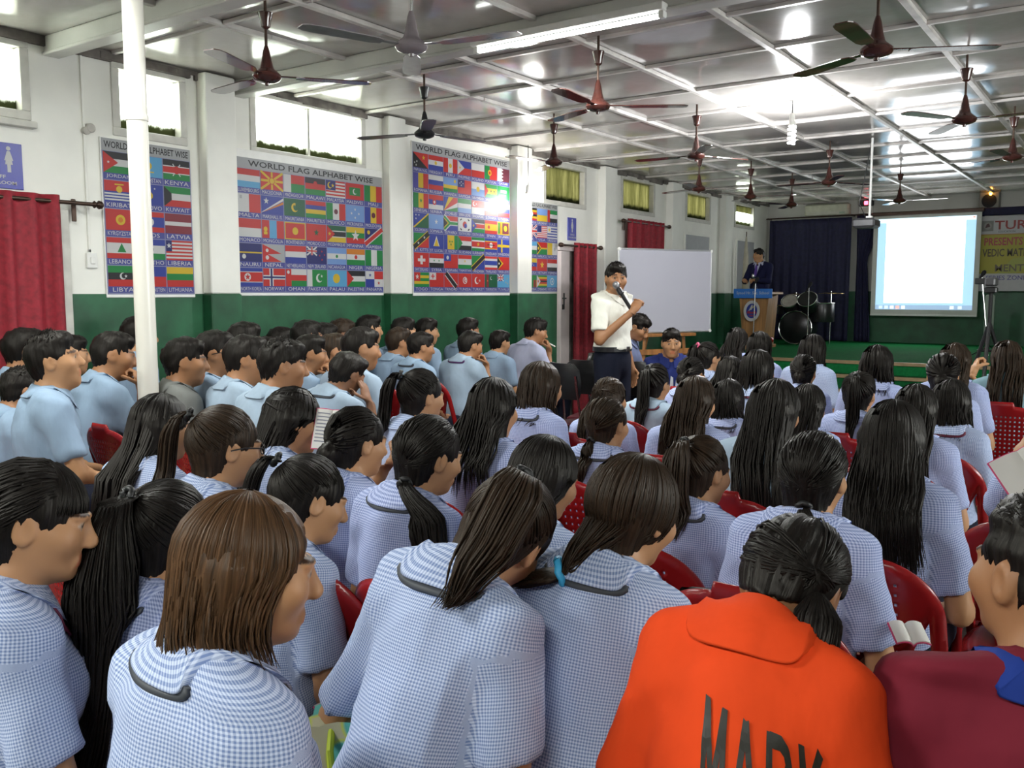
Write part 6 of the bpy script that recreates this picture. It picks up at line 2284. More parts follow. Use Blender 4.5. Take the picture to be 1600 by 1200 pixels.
    for (x, y, dx, dy, zt) in [(-0.20, -0.19, -0.025, -0.05, 0.40), (0.20, -0.19, 0.025, -0.05, 0.40), (-0.19, 0.19, -0.03, 0.03, 0.39), (0.19, 0.19, 0.03, 0.03, 0.39)]:
        sx, sy = math.copysign(1, x), math.copysign(1, y)
        L = MB()
        # L-section tapering to the foot
        for (wx, wy) in ((0.045, 0.009), (0.009, 0.045)):
            b = []
            for (z, px, py, sc) in ((zt, x, y, 1.0), (0.0, x + dx, y + dy, 0.62)):
                x0, y0 = px + sx * 0.022, py + sy * 0.022
                b += [(x0, y0, z), (x0 - sx * wx * sc, y0, z), (x0 - sx * wx * sc, y0 - sy * wy * sc, z), (x0, y0 - sy * wy * sc, z)]
            fl = [(0, 1, 2, 3), (7, 6, 5, 4), (0, 4, 5, 1), (1, 5, 6, 2), (2, 6, 7, 3), (3, 7, 4, 0)]
            L.add(b, fl if sx * sy > 0 else [t_[::-1] for t_ in fl])
        legs.append(L.mesh('leg', MAT['chair']))
    return back, seat, legs


CH_BACK, CH_SEAT, CH_LEGS = chair_meshes()


def red_chair(loc, rz, label):
    t = empty('plastic_chair', loc, rz)
    tag(t, label, 'chair', 'red plastic audience chairs')
    link('backrest', CH_BACK, t)
    link('seat', CH_SEAT, t)
    for l in CH_LEGS:
        link('leg', l, t)
    return t


def plastic_stool(loc, rz, label):
    t = empty('plastic_stool', loc, rz)
    tag(t, label, 'stool', 'red plastic stools')
    MB().box(-0.17, 0.17, -0.17, 0.17, 0.385, 0.41, b=0.012).obj('seat', MAT['chair'], t)
    for sx in (-1, 1):
        for sy in (-1, 1):
            R_ = [(sx * 0.15, sy * 0.15, 0.39), (sx * 0.185, sy * 0.185, 0.0)]
            MB().tube(R_, [0.024, 0.016], 4).obj('leg', MAT['chair'], t)
    return t
# ------------------------------------------------------------------ the audience
# key: (crown px x, crown px y, depth m), kind, hair style + options, hair colour, shirt, skin, arms, lanyard, head(yaw,pitch,roll), bend, lean, twist, phrase
LL = ('lap', 'lap')
PEOPLE = [
 # nearest rows
 ('G4', (372, 770, 1.30), 'f', 'bob', dict(zend=0.985, flare=1.0), 'hair2', 'check', 'skin1', LL, 'lanyard', (22, 4, 0), 6, 0, 6, 'with light brown bobbed hair, nearest the camera', {'bx': 1.0}),
 ('G1', (38, 718, 1.62), 'f', 'low', dict(len=0.25, side=-0.03, fringe=True), 'hair0', 'check', 'skin1', LL, 'lanyard_m', (28, 6, 0), 6, 0, 10, 'at the lower left edge with fringe and maroon lanyard', {'bx': 0.9}),
 ('G3', (255, 753, 1.80), 'f', 'ponyhi', dict(len=0.64, side=0.01, thick=0.095, dense=3.0, tie='black'), 'hair0', 'check2', 'skin1', LL, 'lanyard', (8, 4, 0), 6, 0, 0, 'with a huge black ponytail falling left', {}),
 ('G14', (797, 742, 1.72), 'f', 'ponyhi', dict(len=0.20, side=0.05, thick=0.050, dense=2.2, flatw=1.15, tie='black'), 'hair1', 'check', 'skin1', ('out', 'lap'), 'lanyard', (-6, 24, 12), 20, 2, 0, 'leaning right with a high brown ponytail', {'bx': 0.83}),
 ('G15', (988, 710, 1.76), 'f', 'low', dict(len=0.22, side=-0.14, thick=0.030, tie='blue', flick=True, drape=True, basez=-0.135, fwd=-0.026), 'hair1', 'check', 'skin1', LL, 'lanyard', (12, 8, 3), 10, 2, 0, 'with a sky-blue hair tie and brown ponytail', {}),
 ('G16', (1245, 803, 1.45), 'f', 'side', dict(thick=0.035), 'hair0', 'orange', 'skin2', LL, None, (4, 34, 4), 16, 2, 4, 'in the orange-red polo with black lettering', {'bx': 0.87}),
 ('G17', (1656, 782, 1.24), 'm', 'short', {}, 'hair0', 'maroon', 'skin2', LL, None, (-38, 2, 0), 4, 4, -8, 'in a maroon polo with royal blue collar', {'collar': 'royal'}),
 ('G8', (478, 712, 2.15), 'f', 'ponyhi', dict(len=0.16, side=-0.05, thick=0.030, tie='black'), 'hair0', 'check', 'skin1', LL, None, (20, 10, 0), 10, 0, 4, 'with bare neck behind the brown-haired one', {}),
 ('G13', (848, 680, 2.25), 'f', 'long', dict(zend=0.70, flare=0.9), 'hair0', 'check', 'skin1', LL, None, (10, 10, 4), 8, 0, 0, 'with long black hair right behind the brown ponytail', {}),
 ('G40', (1272, 674, 2.18), 'f', 'low', dict(len=0.22, side=0.03, thick=0.034, fwd=0.012), 'hair0', 'check2', 'skin1', LL, 'lanyard', (2, 4, 0), 5, 0, 0, 'with both ears showing beyond the orange polo', {}),
 ('G10', (665, 648, 2.42), 'f', 'low', dict(len=0.36, side=0.17, thick=0.046, dense=1.8), 'hair0', 'check2', 'skin1', LL, 'lanyard', (14, 6, 4), 6, 0, 0, 'with hair swept over the right shoulder', {}),
 ('G5', (345, 635, 2.46), 'f', 'ponyhi', dict(len=0.28, side=-0.05, thick=0.036, tie='black'), 'hair1', 'check', 'skin1', LL, 'lanyard_v', (18, 4, 0), 5, 0, 0, 'with glasses and dark brown ponytail', {'glasses': True}),
 ('G29', (1095, 682, 2.60), 'f', 'ponyhi', dict(len=0.24, side=0.02, thick=0.052, dense=1.8, tie='black'), 'hair1', 'check2', 'skin1', LL, 'lanyard', (16, 6, 0), 6, 0, 0, 'with a straight brown ponytail beyond the blue hair tie', {}),
 ('G2', (247, 615, 2.93), 'f', 'long', dict(zend=0.62, side=-0.04), 'hair0', 'check', 'skin1', LL, None, (16, 6, 0), 5, 0, 0, 'with loose black hair below the cream post', {}),
 ('G39', (1397, 625, 2.49), 'f', 'long', dict(zend=0.72, side=0.02, flare=1.15), 'hair0', 'check2', 'skin1', LL, None, (0, 2, 0), 5, 0, 0, 'with the widest long black hair on the right', {}),
 ('G7', (553, 636, 2.74), 'f', 'bun', dict(tie='red'), 'hair0', 'check2', 'skin1', LL, None, (14, 4, 0), 5, 0, 0, 'with a low bun and scarlet hair tie', {}),
 ('G6', (455, 605, 3.0), 'f', 'half', dict(zend=0.64, side=-0.07), 'hair0', 'check', 'skin2', ('lap', 'raise'), 'lanyard', (24, 10, 0), 6, 0, 4, 'with long black hair reading a printed sheet', {}),
 ('G9', (655, 577, 3.71), 'f', 'ponyhi', dict(len=0.22, side=-0.05, thick=0.036, tie='black'), 'hair0', 'check', 'skin1', LL, None, (16, 3, 0), 5, 0, 0, 'with a raised ponytail beside the boys\' last row', {}),
 ('G11', (768, 590, 3.14), 'f', 'long', dict(zend=0.82, flare=1.08), 'hair0', 'check2', 'skin1', LL, None, (0, 2, 0), 5, 0, 0, 'with smooth straight hair in the middle aisle', {}),
 ('G19', (947, 620, 3.43), 'f', 'low', dict(len=0.18, side=-0.01, thick=0.030), 'hair1', 'check2', 'skin1', LL, 'lanyard', (14, 5, 0), 6, 0, 0, 'with tied dark brown hair and visible right ear', {}),
 ('G28', (1210, 592, 3.09), 'f', 'long', dict(zend=0.62, flare=1.0, side=0.05), 'hair0', 'plain2', 'skin1', LL, None, (8, 3, 4), 5, 0, 0, 'with very long hair in pale blue, right of centre', {}),
 ('G37', (1432, 600, 3.52), 'f', 'long', dict(zend=0.70), 'hair0', 'check2', 'skin1', LL, None, (6, 2, 0), 5, 0, 0, 'half hidden behind the widest long hair', {}),
 ('G38', (1487, 592, 3.87), 'f', 'bob', dict(zend=0.96), 'hair0', 'check', 'skin1', LL, 'lanyard_m', (2, 2, 0), 5, 0, 0, 'with a round black bob toward the right edge', {}),
 ('G12', (843, 565, 3.95), 'f', 'bob', dict(zend=0.955, flare=1.0), 'hair1', 'check2', 'skin1', LL, 'lanyard', (16, 5, 0), 6, 0, 0, 'with bobbed brown hair left of the speaker', {}),
 ('G32', (1262, 600, 3.95), 'f', 'long', dict(zend=0.78), 'hair0', 'check2', 'skin1', LL, None, (0, 4, 0), 5, 0, 0, 'with dark hair tucked behind the pale blue back', {}),
 ('G23', (1086, 587, 3.72), 'f', 'long', dict(zend=0.80), 'hair1', 'check2', 'skin1', LL, None, (6, 3, 0), 5, 0, 0, 'with long brown-black hair below the easel', {}),
 ('G18', (951, 590, 4.27), 'f', 'half', dict(zend=0.80), 'hair1', 'check2', 'skin1', LL, None, (10, 4, 0), 5, 0, 0, 'with half-tied brown hair below the speaker', {}),
 ('G24', (1137, 592, 4.32), 'f', 'bob', dict(zend=0.955, flare=1.04), 'hair0', 'check2', 'skin1', LL, 'lanyard', (6, 4, 0), 5, 0, 0, 'with square-cut black hair below the podium', {}),
 ('G34', (1343, 581, 4.25), 'f', 'ponyhi', dict(len=0.30, side=0.01, thick=0.034, tie='black'), 'hair0', 'check2', 'skin1', LL, None, (0, 2, 0), 5, 0, 0, 'with a plain ponytail under the projection screen', {}),
 ('G20', (1023, 569, 4.80), 'f', 'ponyhi', dict(len=0.34, side=0.01, thick=0.038, tie='black'), 'hair0', 'plain2', 'skin1', LL, 'lanyard_m', (2, 3, 0), 5, 0, 0, 'in pale blue with a long thin black ponytail', {}),
 ('G31', (1256, 554, 5.43), 'f', 'bun', dict(), 'hair0', 'check2', 'skin1', LL, None, (0, 3, 0), 5, 0, 0, 'with neatly tied hair below the drum kit', {}),
 ('G21', (1080, 558, 5.36), 'f', 'bun', dict(), 'hair0', 'check2', 'skin1', LL, None, (10, 3, 0), 5, 0, 0, 'with tied hair below the dark blue T-shirt', {}),
 ('G36', (1475, 552, 4.61), 'f', 'bun', dict(), 'hair0', 'check2', 'skin1', LL, None, (-8, 3, 0), 5, 0, 0, 'with tied hair and left ear showing near the tripod', {}),
 ('G25', (1140, 556, 5.70), 'f', 'long', dict(zend=0.80), 'hair0', 'check2', 'skin1', LL, None, (10, 3, 0), 5, 0, 0, 'with dark hair under the podium\'s left edge', {}),
 ('G26', (1183, 546, 4.81), 'f', 'bob', dict(zend=0.96), 'hair0', 'check', 'skin1', LL, 'lanyard_m', (10, 3, 0), 5, 0, 0, 'with a bob and maroon lanyard below the podium', {}),
 ('G33', (1371, 539, 5.03), 'f', 'bob', dict(zend=0.955, flare=1.05), 'hair0', 'check2', 'skin1', LL, None, (8, 2, 0), 5, 0, 0, 'with a bob directly below the projection screen', {}),
 ('G35', (1493, 536, 5.07), 'f', 'long', dict(zend=0.80), 'hair1', 'check2', 'skin1', LL, None, (4, 3, 0), 5, 0, 0, 'with loose dark brown hair just left of the tripod', {}),
 ('G22', (1105, 535, 6.15), 'f', 'ponyhi', dict(len=0.20, side=-0.02, thick=0.034, tie='pink'), 'hair0', 'check', 'skin1', LL, None, (26, 4, 0), 5, 0, 0, 'with a pink hair tie turned toward the screen', {}),
 ('G27', (1187, 518, 6.57), 'f', 'bob', dict(zend=0.955), 'hair0', 'check2', 'skin1', LL, None, (4, 2, 0), 5, 0, 0, 'with dark hair right in front of the podium foot', {}),
 ('G44', (1152, 512, 7.32), 'f', 'long', dict(zend=0.85), 'hair0', 'check2', 'skin1', LL, None, (4, 2, 0), 5, 0, 0, 'farthest seated one, just left of the podium foot', {}),
 ('G30', (1270, 522, 6.18), 'f', 'bob', dict(zend=0.955), 'hair0', 'check', 'skin1', LL, None, (10, 2, 0), 5, 0, 0, 'with a sleek bob right in front of the drums', {}),
 ('G41', (1575, 532, 5.34), 'f', 'long', dict(zend=0.74, flare=1.1), 'hair1', 'turq', 'skin1', ('raise', 'lap'), None, (-10, 3, 0), 5, 0, 0, 'in turquoise grey raising an arm by the tripod', {}),
 ('G43', (1655, 640, 2.75), 'f', 'ponyhi', dict(len=0.25, thick=0.034, tie='black'), 'hair0', 'check2', 'skin1', ('raise', 'lap'), None, (0, 3, 0), 5, 0, 0, 'outside the right edge holding up a booklet', {}),
 # boys by the wall
 ('B2', (73, 518, 3.86), 'm', 'short', {}, 'hair0', 'plain', 'skin1', ('knee', 'knee'), None, (18, -12, 0), 4, 0, 8, 'large in front, chin raised, by the left curtain', {}),
 ('B3', (30, 572, 4.21), 'm', 'short', {}, 'hair0', 'plain', 'skin2', LL, None, (0, 8, 0), 8, 0, 0, 'crouched low at the far left', {}),
 ('B1', (32, 511, 4.82), 'm', 'short', {}, 'hair0', 'plain', 'skin2', LL, 'lanyard_v', (4, 0, 0), 3, 0, 0, 'in front of the left crimson curtain', {}),
 ('B5', (104, 522, 5.28), 'm', 'short', {}, 'hair0', 'plain', 'skin1', LL, None, (26, 0, 0), 3, 0, 0, 'peeking from behind the raised chin', {}),
 ('B6', (172, 517, 4.63), 'm', 'short', {}, 'hair0', 'plain', 'skin2', ('lap', 'chin'), None, (24, 2, 0), 10, 0, 5, 'holding a hand to the chin left of the post', {}),
 ('B7', (212, 493, 5.65), 'm', 'short', {}, 'hair0', 'plain', 'skin1', LL, None, (14, 0, 0), 3, 0, 0, 'by the wall, half hidden by the post', {}),
 ('B9', (283, 526, 4.45), 'm', 'short', {}, 'hair0', 'grey', 'skin2', LL, None, (22, 0, 0), 4, 0, 6, 'in olive grey just right of the post', {}),
 ('B12', (436, 528, 4.07), 'm', 'short', {}, 'hair0', 'plain2', 'skin2', LL, None, (20, 2, 0), 5, 0, 5, 'nearest boy left of the one with hand at mouth', {}),
 ('B11', (380, 522, 4.43), 'm', 'short', {}, 'hair0', 'plain2', 'skin2', LL, None, (24, 2, 0), 5, 0, 6, 'with broad back right of the spectacled boy', {}),
 ('B10', (330, 515, 4.77), 'm', 'short', {}, 'hair0', 'plain', 'skin2', LL, 'lanyard_v', (26, 0, 0), 4, 0, 4, 'with spectacles and violet lanyard', {'glasses': True}),
 ('B16', (541, 548, 4.67), 'm', 'short', {}, 'hair0', 'plain2', 'skin3', ('lap', 'cheek'), 'lanyard', (4, 10, 8), 12, 0, 0, 'resting a cheek on the hand', {}),
 ('B13', (480, 522, 5.37), 'm', 'short', {}, 'hair0', 'plain', 'skin2', ('lap', 'chin'), 'lanyard_v', (24, 2, 0), 5, 0, 5, 'with a hand lifted to the mouth', {}),
 ('B23', (412, 525, 5.88), 'm', 'short', {}, 'hair0', 'plain2', 'skin2', LL, 'lanyard', (14, 2, 0), 4, 0, 0, 'squeezed in behind the broad back', {}),
 ('B17', (378, 502, 5.46), 'm', 'short', {}, 'hair0', 'plain', 'skin2', LL, None, (22, 0, 0), 3, 0, 0, 'in the wall row above the broad back', {}),
 ('B18', (435, 510, 6.58), 'm', 'short', {}, 'hair0', 'plain', 'skin2', LL, None, (18, 0, 0), 3, 0, 0, 'in the wall row, second behind the spectacled boy', {}),
 ('B14', (517, 520, 5.82), 'm', 'short', {}, 'hair1', 'plain2', 'skin2', LL, None, (22, 0, 0), 4, 0, 4, 'between the hand at mouth and the smiling one', {}),
 ('B15', (560, 510, 5.11), 'm', 'short', {}, 'hair0', 'plain2', 'skin2', LL, None, (26, 2, 0), 5, 0, 5, 'smiling, just above the cheek-resting one', {}),
 ('B19', (476, 499, 6.18), 'm', 'short', {}, 'hair0', 'plain', 'skin2', LL, None, (20, 0, 0), 3, 0, 0, 'by the wall below the chart\'s lower middle', {}),
 ('B20', (503, 504, 6.56), 'm', 'short', {}, 'hair0', 'plain', 'skin2', LL, None, (22, 0, 0), 3, 0, 0, 'by the wall, half covered, fourth of the wall row', {}),
 ('B21', (531, 497, 6.96), 'm', 'short', {}, 'hair1', 'plain', 'skin3', LL, None, (26, 2, 0), 3, 0, 0, 'by the wall under the wide chart\'s right part', {}),
 ('B22', (573, 491, 7.33), 'm', 'short', {}, 'hair0', 'plain', 'skin1', LL, None, (20, -2, 0), 3, 0, 0, 'by the wall under the wide chart\'s right corner', {}),
 ('B27', (620, 511, 7.00), 'm', 'short', {}, 'hair1', 'plain', 'skin2', LL, None, (18, 0, 0), 4, 0, 4, 'with cropped brown hair below the tall chart', {}),
 ('B26', (628, 495, 7.56), 'm', 'short', {}, 'hair0', 'plain', 'skin1', LL, None, (24, 0, 0), 3, 0, 0, 'by the wall under the tall chart\'s left edge', {}),
 ('B29', (655, 517, 6.61), 'm', 'short', {}, 'hair0', 'plain', 'skin2', LL, 'lanyard', (20, 4, 0), 5, 0, 4, 'second cropped head below the tall chart', {}),
 ('B28', (664, 496, 7.92), 'm', 'short', {}, 'hair0', 'plain', 'skin1', LL, 'lanyard_m', (30, 2, 0), 3, 0, 0, 'by the wall under the tall chart, face in profile', {}),
 ('B31', (733, 516, 6.98), 'm', 'short', {}, 'hair0', 'plain2', 'skin2', ('lap', 'chin'), 'lanyard_v', (14, 6, 0), 8, 0, 0, 'propping the face below the tall chart', {}),
 ('B30', (729, 496, 8.20), 'm', 'short', {}, 'hair0', 'plain', 'skin2', LL, None, (20, 0, 0), 3, 0, 0, 'hidden behind the face-propping one', {}),
 ('B32', (779, 515, 7.80), 'm', 'short', {}, 'hair0', 'plain', 'skin1', LL, None, (14, 4, 0), 5, 0, 0, 'under the tall chart\'s right edge, last boy', {}),
]
STOOLS = {'G1', 'G3', 'G4', 'G14', 'G15', 'G16', 'G17'}
chair_rng = random.Random(21)
placed = {}
for n, (key, tgt, kind, hs, ho, hm, sh, sk, arms, lan, head, bend, lean, twist, phrase, ex) in enumerate(PEOPLE):
    d = tgt[2]
    lod = 0 if d < 2.6 else (1 if d < 4.4 else 2)
    ho = dict(ho)
    if hs in ('ponyhi', 'low', 'bun') and 'tie' not in ho:
        ho['tie'] = 'black'
    hd = math.radians(chair_rng.uniform(-5, 5)) + (math.radians(-6) if key[0] == 'B' else 0)
    grp = 'seated schoolboys along the wall' if key[0] == 'B' else 'seated audience in check shirts'
    if sh in ('orange', 'maroon', 'turq', 'grey'):
        grp = None
    t, W, Bd = make_person(kind, 'person ' + phrase, hair=(hs, ho), hmat=hm, shirt=sh, skin=sk, arms=arms, lod=lod, head=head, bend=bend, lean=lean, twist=twist,
                           heading=hd, lanyard=lan, group=grp, seed=n * 7 + 3, target=tgt, **ex)
    placed[key] = (t, W, Bd)
    z = t.location
    # chair under the sitter
    off = Vector((0, -0.0, 0))
    if key in STOOLS:
        plastic_stool((z.x, z.y, 0), hd, 'red plastic stool of the sitter ' + phrase)
    else:
        red_chair((z.x, z.y - 0.005, 0), hd + math.radians(chair_rng.uniform(-3, 3)), 'red plastic chair of the sitter ' + phrase)

# black lettering across the back of the orange polo
t, W, Bd = placed['G16']
shp = [c for c in t.children if c.name.startswith('shirt')][0]
from mathutils.bvhtree import BVHTree
me = shp.data
bv = BVHTree.FromPolygons([v.co[:] for v in me.vertices], [tuple(p.vertices) for p in me.polygons])
pts, tri = [], []


def stroke(path, w0, n=10):
    """one letter stroke: a strip along a polyline, square in plan like stencilled print"""
    P0 = np.array(path, dtype=float)
    seg = np.concatenate([[0], np.cumsum(np.linalg.norm(np.diff(P0, axis=0), axis=1))])
    tt = np.unique(np.concatenate([np.linspace(0, seg[-1], n * (len(P0) - 1) + 1), seg]))
    xs_, ys_ = np.interp(tt, seg, P0[:, 0]), np.interp(tt, seg, P0[:, 1])
    d = np.stack([np.gradient(xs_), np.gradient(ys_)], -1)
    d /= np.linalg.norm(d, axis=1, keepdims=True)
    b0 = len(pts)
    for x, y, (dx, dy) in zip(xs_, ys_, d):
        for s_ in (-1, 0, 1):
            pts.append((x - dy * w0 * s_ / 2, y + dx * w0 * s_ / 2, 0))
    for i in range(len(tt) - 1):
        for k in range(2):
            q = b0 + i * 3 + k
            tri.append((q, q + 3, q + 4, q + 1))


LW = 0.155
# cap height 1; letters 0.62 wide, condensed; origin at the middle of the word
for (x0, strokes) in [(-1.62, [[(0.08, 0), (0.08, 1)], [(0.10, 0.97), (0.36, 0.12)], [(0.36, 0.12), (0.62, 0.97)], [(0.64, 1), (0.64, 0)]]),
                      (-0.72, [[(0.06, 0), (0.34, 1.0)], [(0.34, 1.0), (0.62, 0)], [(0.17, 0.30), (0.51, 0.30)]]),
                      (0.16, [[(0.08, 0), (0.08, 1)], [(0.08, 0.93), (0.36, 0.93), (0.50, 0.86), (0.55, 0.73), (0.50, 0.60), (0.36, 0.53), (0.08, 0.53)], [(0.32, 0.52), (0.58, 0)]]),
                      (0.96, [[(0.08, 0), (0.08, 1)], [(0.10, 0.40), (0.58, 1.0)], [(0.24, 0.56), (0.62, 0)]])]:
    for st_ in strokes:
        stroke([(x0 + x, y) for x, y in st_], LW, 10 if len(st_) == 2 else 3)
LV = []
ct = W(np.array([[0.070, -0.13, 0.800]]))[0]
tw_ = math.radians(-17)
for (x, y, _) in pts:
    lx, lz = x * 0.049, (y - 0.5) * 0.122
    px, pz = ct[0] + lx - 0.10 * lz, ct[2] + lz + lx * math.tan(tw_)
    h = bv.ray_cast(Vector((px, -1.0, pz)), Vector((0, 1, 0)))
    q = h[0] + h[1] * 0.003 if h[0] is not None else Vector((px, ct[1], pz))
    LV.append(tuple(q))
lm = bpy.data.meshes.new('lettering')
lm.from_pydata(LV, [], tri)
lm.materials.append(mat_simple('black_print_ink', (0.018, 0.016, 0.010), 0.5))
tag(link('lettering', lm, shp), 'black capital letters printed across the back')

# ------------------------------------------------------------------ people at the front
cam_az = lambda x, y: math.atan2(-(0 - x), (0 - y))     # heading that faces the camera
SPK = at_depth(962, 410, 6.9)
hd = math.atan2(-(CAM[0] - SPK[0]), (CAM[1] - SPK[1])) + math.radians(58)
t, W, Bd = make_person('m', 'person standing with a microphone in a cream-white shirt and dark trousers', hair=('short', {}), hmat='hair0', shirt='white_shirt', skin='skin2', arms=('hang', 'mic'), lod=0, stand=True,
                       head=(44, 2, 0), bend=1, heading=hd, seed=901, target=(962, 410, 6.9))
speaker = t
H, dz = Bd['H'], Bd['dz']
g = MB()
a = W(np.array([H + [0.012, 0.135, -0.072], H + [0.075, 0.185, -0.265]]))
g.tube([a[0] + (a[0] - a[1]) * 0.0, a[0] * 0.80 + a[1] * 0.20, a[0] * 0.78 + a[1] * 0.22, a[1]], [0.020, 0.024, 0.015, 0.012], 12)
mic = tag(link('microphone', g.mesh('microphone', MAT['black'], smooth=True)), 'black hand microphone held up to the mouth of the standing speaker', 'microphone')
mic.matrix_world = Matrix.Translation(t.location) @ Matrix.Rotation(hd, 4, 'Z') @ Matrix.Scale(t.scale[0], 4)
MB().lathe([(0.010, 0), (0.020, 0.008), (0.026, 0.026), (0.024, 0.042), (0.012, 0.054)], tuple(a[0]), 14, R=Vector((0, 0, 1)).rotation_difference(Vector(a[0] - a[1])).to_matrix()).obj('microphone_head', mat_simple('steel_mesh', (0.25, 0.25, 0.26), 0.4, 0.7), mic, smooth=True)
belt = MB()
for k in range(32):
    q0, q1 = 2 * math.pi * k / 32, 2 * math.pi * (k + 1) / 32
    P_ = [(0.172 * math.cos(q), 0.130 * math.sin(q), z) for q in (q0, q1) for z in (0.985, 1.02)] + [(0.166 * math.cos(q), 0.124 * math.sin(q), z) for q in (q0, q1) for z in (0.985, 1.02)]
    belt.add(P_, [(0, 2, 3, 1), (1, 3, 7, 5), (0, 4, 6, 2)])
belt.obj('belt', MAT['black'], t)
MB().box(-0.022, 0.022, 0.128, 0.138, 0.985, 1.022, b=0.003).obj('belt_buckle', MAT['chrome'], t)

# suited man behind the podium
hd2 = math.radians(180 - 8)
t, W, Bd = make_person('m', 'person in a navy suit with violet tie standing behind the podium', hair=('short', {}), hmat='hair0', shirt='suit', skin='skin1', arms=('desk', 'desk'), lod=1, stand=True, longsleeve=True,
                       head=(22, 0, 0), bend=0, heading=hd2, seed=911, target=(1187, 389, 13.65), scale=0.92, collar='lilac', zbase=ST_Z)
o = np.array([0, 0, Bd['dz']])
vs_ = np.array([(-0.055, 0.088, 0.955), (0.055, 0.088, 0.955), (0.0, 0.152, 0.74), (0.0, 0.125, 0.90)]) + o
sv = MB().add([tuple(p) for p in vs_] + [tuple(p - [0, 0.03, 0]) for p in vs_], [(0, 3, 2), (3, 1, 2), (4, 6, 7), (7, 6, 5), (0, 2, 6, 4), (1, 5, 6, 2), (0, 4, 7, 3), (3, 7, 5, 1)])
sv.obj('shirt_front', MAT['lilac'], t)
tv_ = np.array([(-0.014, 0.128, 0.93), (0.014, 0.128, 0.93), (0.024, 0.158, 0.78), (0.0, 0.160, 0.745), (-0.024, 0.158, 0.78)]) + o
MB().add([tuple(p) for p in tv_] + [tuple(p - [0, 0.01, 0]) for p in tv_], [(4, 3, 2, 1, 0), (5, 6, 7, 8, 9), (0, 1, 6, 5), (1, 2, 7, 6), (2, 3, 8, 7), (3, 4, 9, 8), (4, 0, 5, 9)]).obj('tie', mat_simple('violet_tie', (0.10, 0.04, 0.30), 0.5), t)
for s in (-1, 1):
    lv = np.array([(s * 0.056, 0.092, 0.957), (s * 0.098, 0.100, 0.90), (s * 0.085, 0.128, 0.86), (s * 0.012, 0.160, 0.735)]) + o
    fl = [(0, 1, 2, 3), (7, 6, 5, 4), (0, 4, 5, 1), (1, 5, 6, 2), (2, 6, 7, 3), (3, 7, 4, 0)]
    MB().add([tuple(p) for p in lv] + [tuple(p - [0, 0.012, 0]) for p in lv], fl).obj('lapel', MAT['suit'], t)

# youth in blue grey, seated, looking down at his hands
t, W, Bd = make_person('m', 'person seated in a blue-grey shirt looking down, before the whiteboard', hair=('short', {}), hmat='hair0', shirt='bluegrey', skin='skin2', arms=('desk', 'desk'), lod=1,
                       head=(6, 24, 0), bend=8, heading=math.radians(-78), seed=921, target=(997, 489, 8.1))
folding_chair((t.location.x, t.location.y, 0), math.radians(-78), 'black folding chair under the blue-grey shirt before the whiteboard')
# youth in dark blue T-shirt facing the camera
DBP = at_depth(1049, 513, 7.2)
hd3 = math.atan2(-(CAM[0] - DBP[0]), (CAM[1] - DBP[1])) + math.radians(8)
t, W, Bd = make_person('m', 'person seated in a dark blue printed T-shirt facing the camera', hair=('short', {}), hmat='hair0', shirt='deepblue', skin='skin1', arms=LL, lod=1,
                       head=(0, 2, 0), bend=3, heading=hd3, seed=931, target=(1049, 513, 7.2))
shp = [c for c in t.children if c.name.startswith('shirt')][0]
me = shp.data
bv = BVHTree.FromPolygons([v.co[:] for v in me.vertices], [tuple(p.vertices) for p in me.polygons])
pm = MB()
for (x0, z0, x1, z1) in [(-0.055, 0.70, -0.022, 0.80), (-0.015, 0.68, 0.018, 0.83), (0.024, 0.71, 0.052, 0.79), (-0.045, 0.64, 0.045, 0.672)]:
    pp = []
    for (x, z) in ((x0, z0), (x1, z0 + 0.01), (x1 - 0.008, z1), (x0 + 0.006, z1 - 0.012)):
        h = bv.ray_cast(Vector((x, 1.0, z)), Vector((0, -1, 0)))
        pp.append(tuple(h[0] + h[1] * 0.004) if h[0] is not None else (x, 0.13, z))
    pm.add(pp, [(3, 2, 1, 0)])
pm.obj('chest_print', mat_simple('white_print_ink', (0.6, 0.62, 0.66), 0.6), shp)
red_chair((t.location.x, t.location.y, 0), hd3, 'red plastic chair of the dark blue T-shirt facing the camera')
# man in pale lilac by the black chair, a white stick at his lips
t, W, Bd = make_person('m', 'person in a pale lilac shirt with a white stick at the lips', hair=('short', {}), hmat='hair0', shirt='lilac', skin='skin2', arms=('lap', 'chin'), lod=1,
                       head=(24, 0, 0), bend=14, heading=math.radians(-18), seed=941, target=(835, 496, 8.2))
H = Bd['H']
a = W(np.array([H + [0.004, 0.098, -0.066], H + [0.055, 0.185, -0.10]]))
st = MB().tube([a[0], a[1]], 0.0055, 8)
st = tag(link('stick', st.mesh('stick', MAT['white_plastic'], smooth=True)), 'thin white stick between the lips of the lilac-shirted man', 'stick')
st.matrix_world = Matrix.Translation(t.location) @ Matrix.Rotation(math.radians(-18), 4, 'Z') @ Matrix.Scale(t.scale[0], 4)
folding_chair((t.location.x, t.location.y, 0), math.radians(-18), 'black folding chair under the man in the pale lilac shirt')

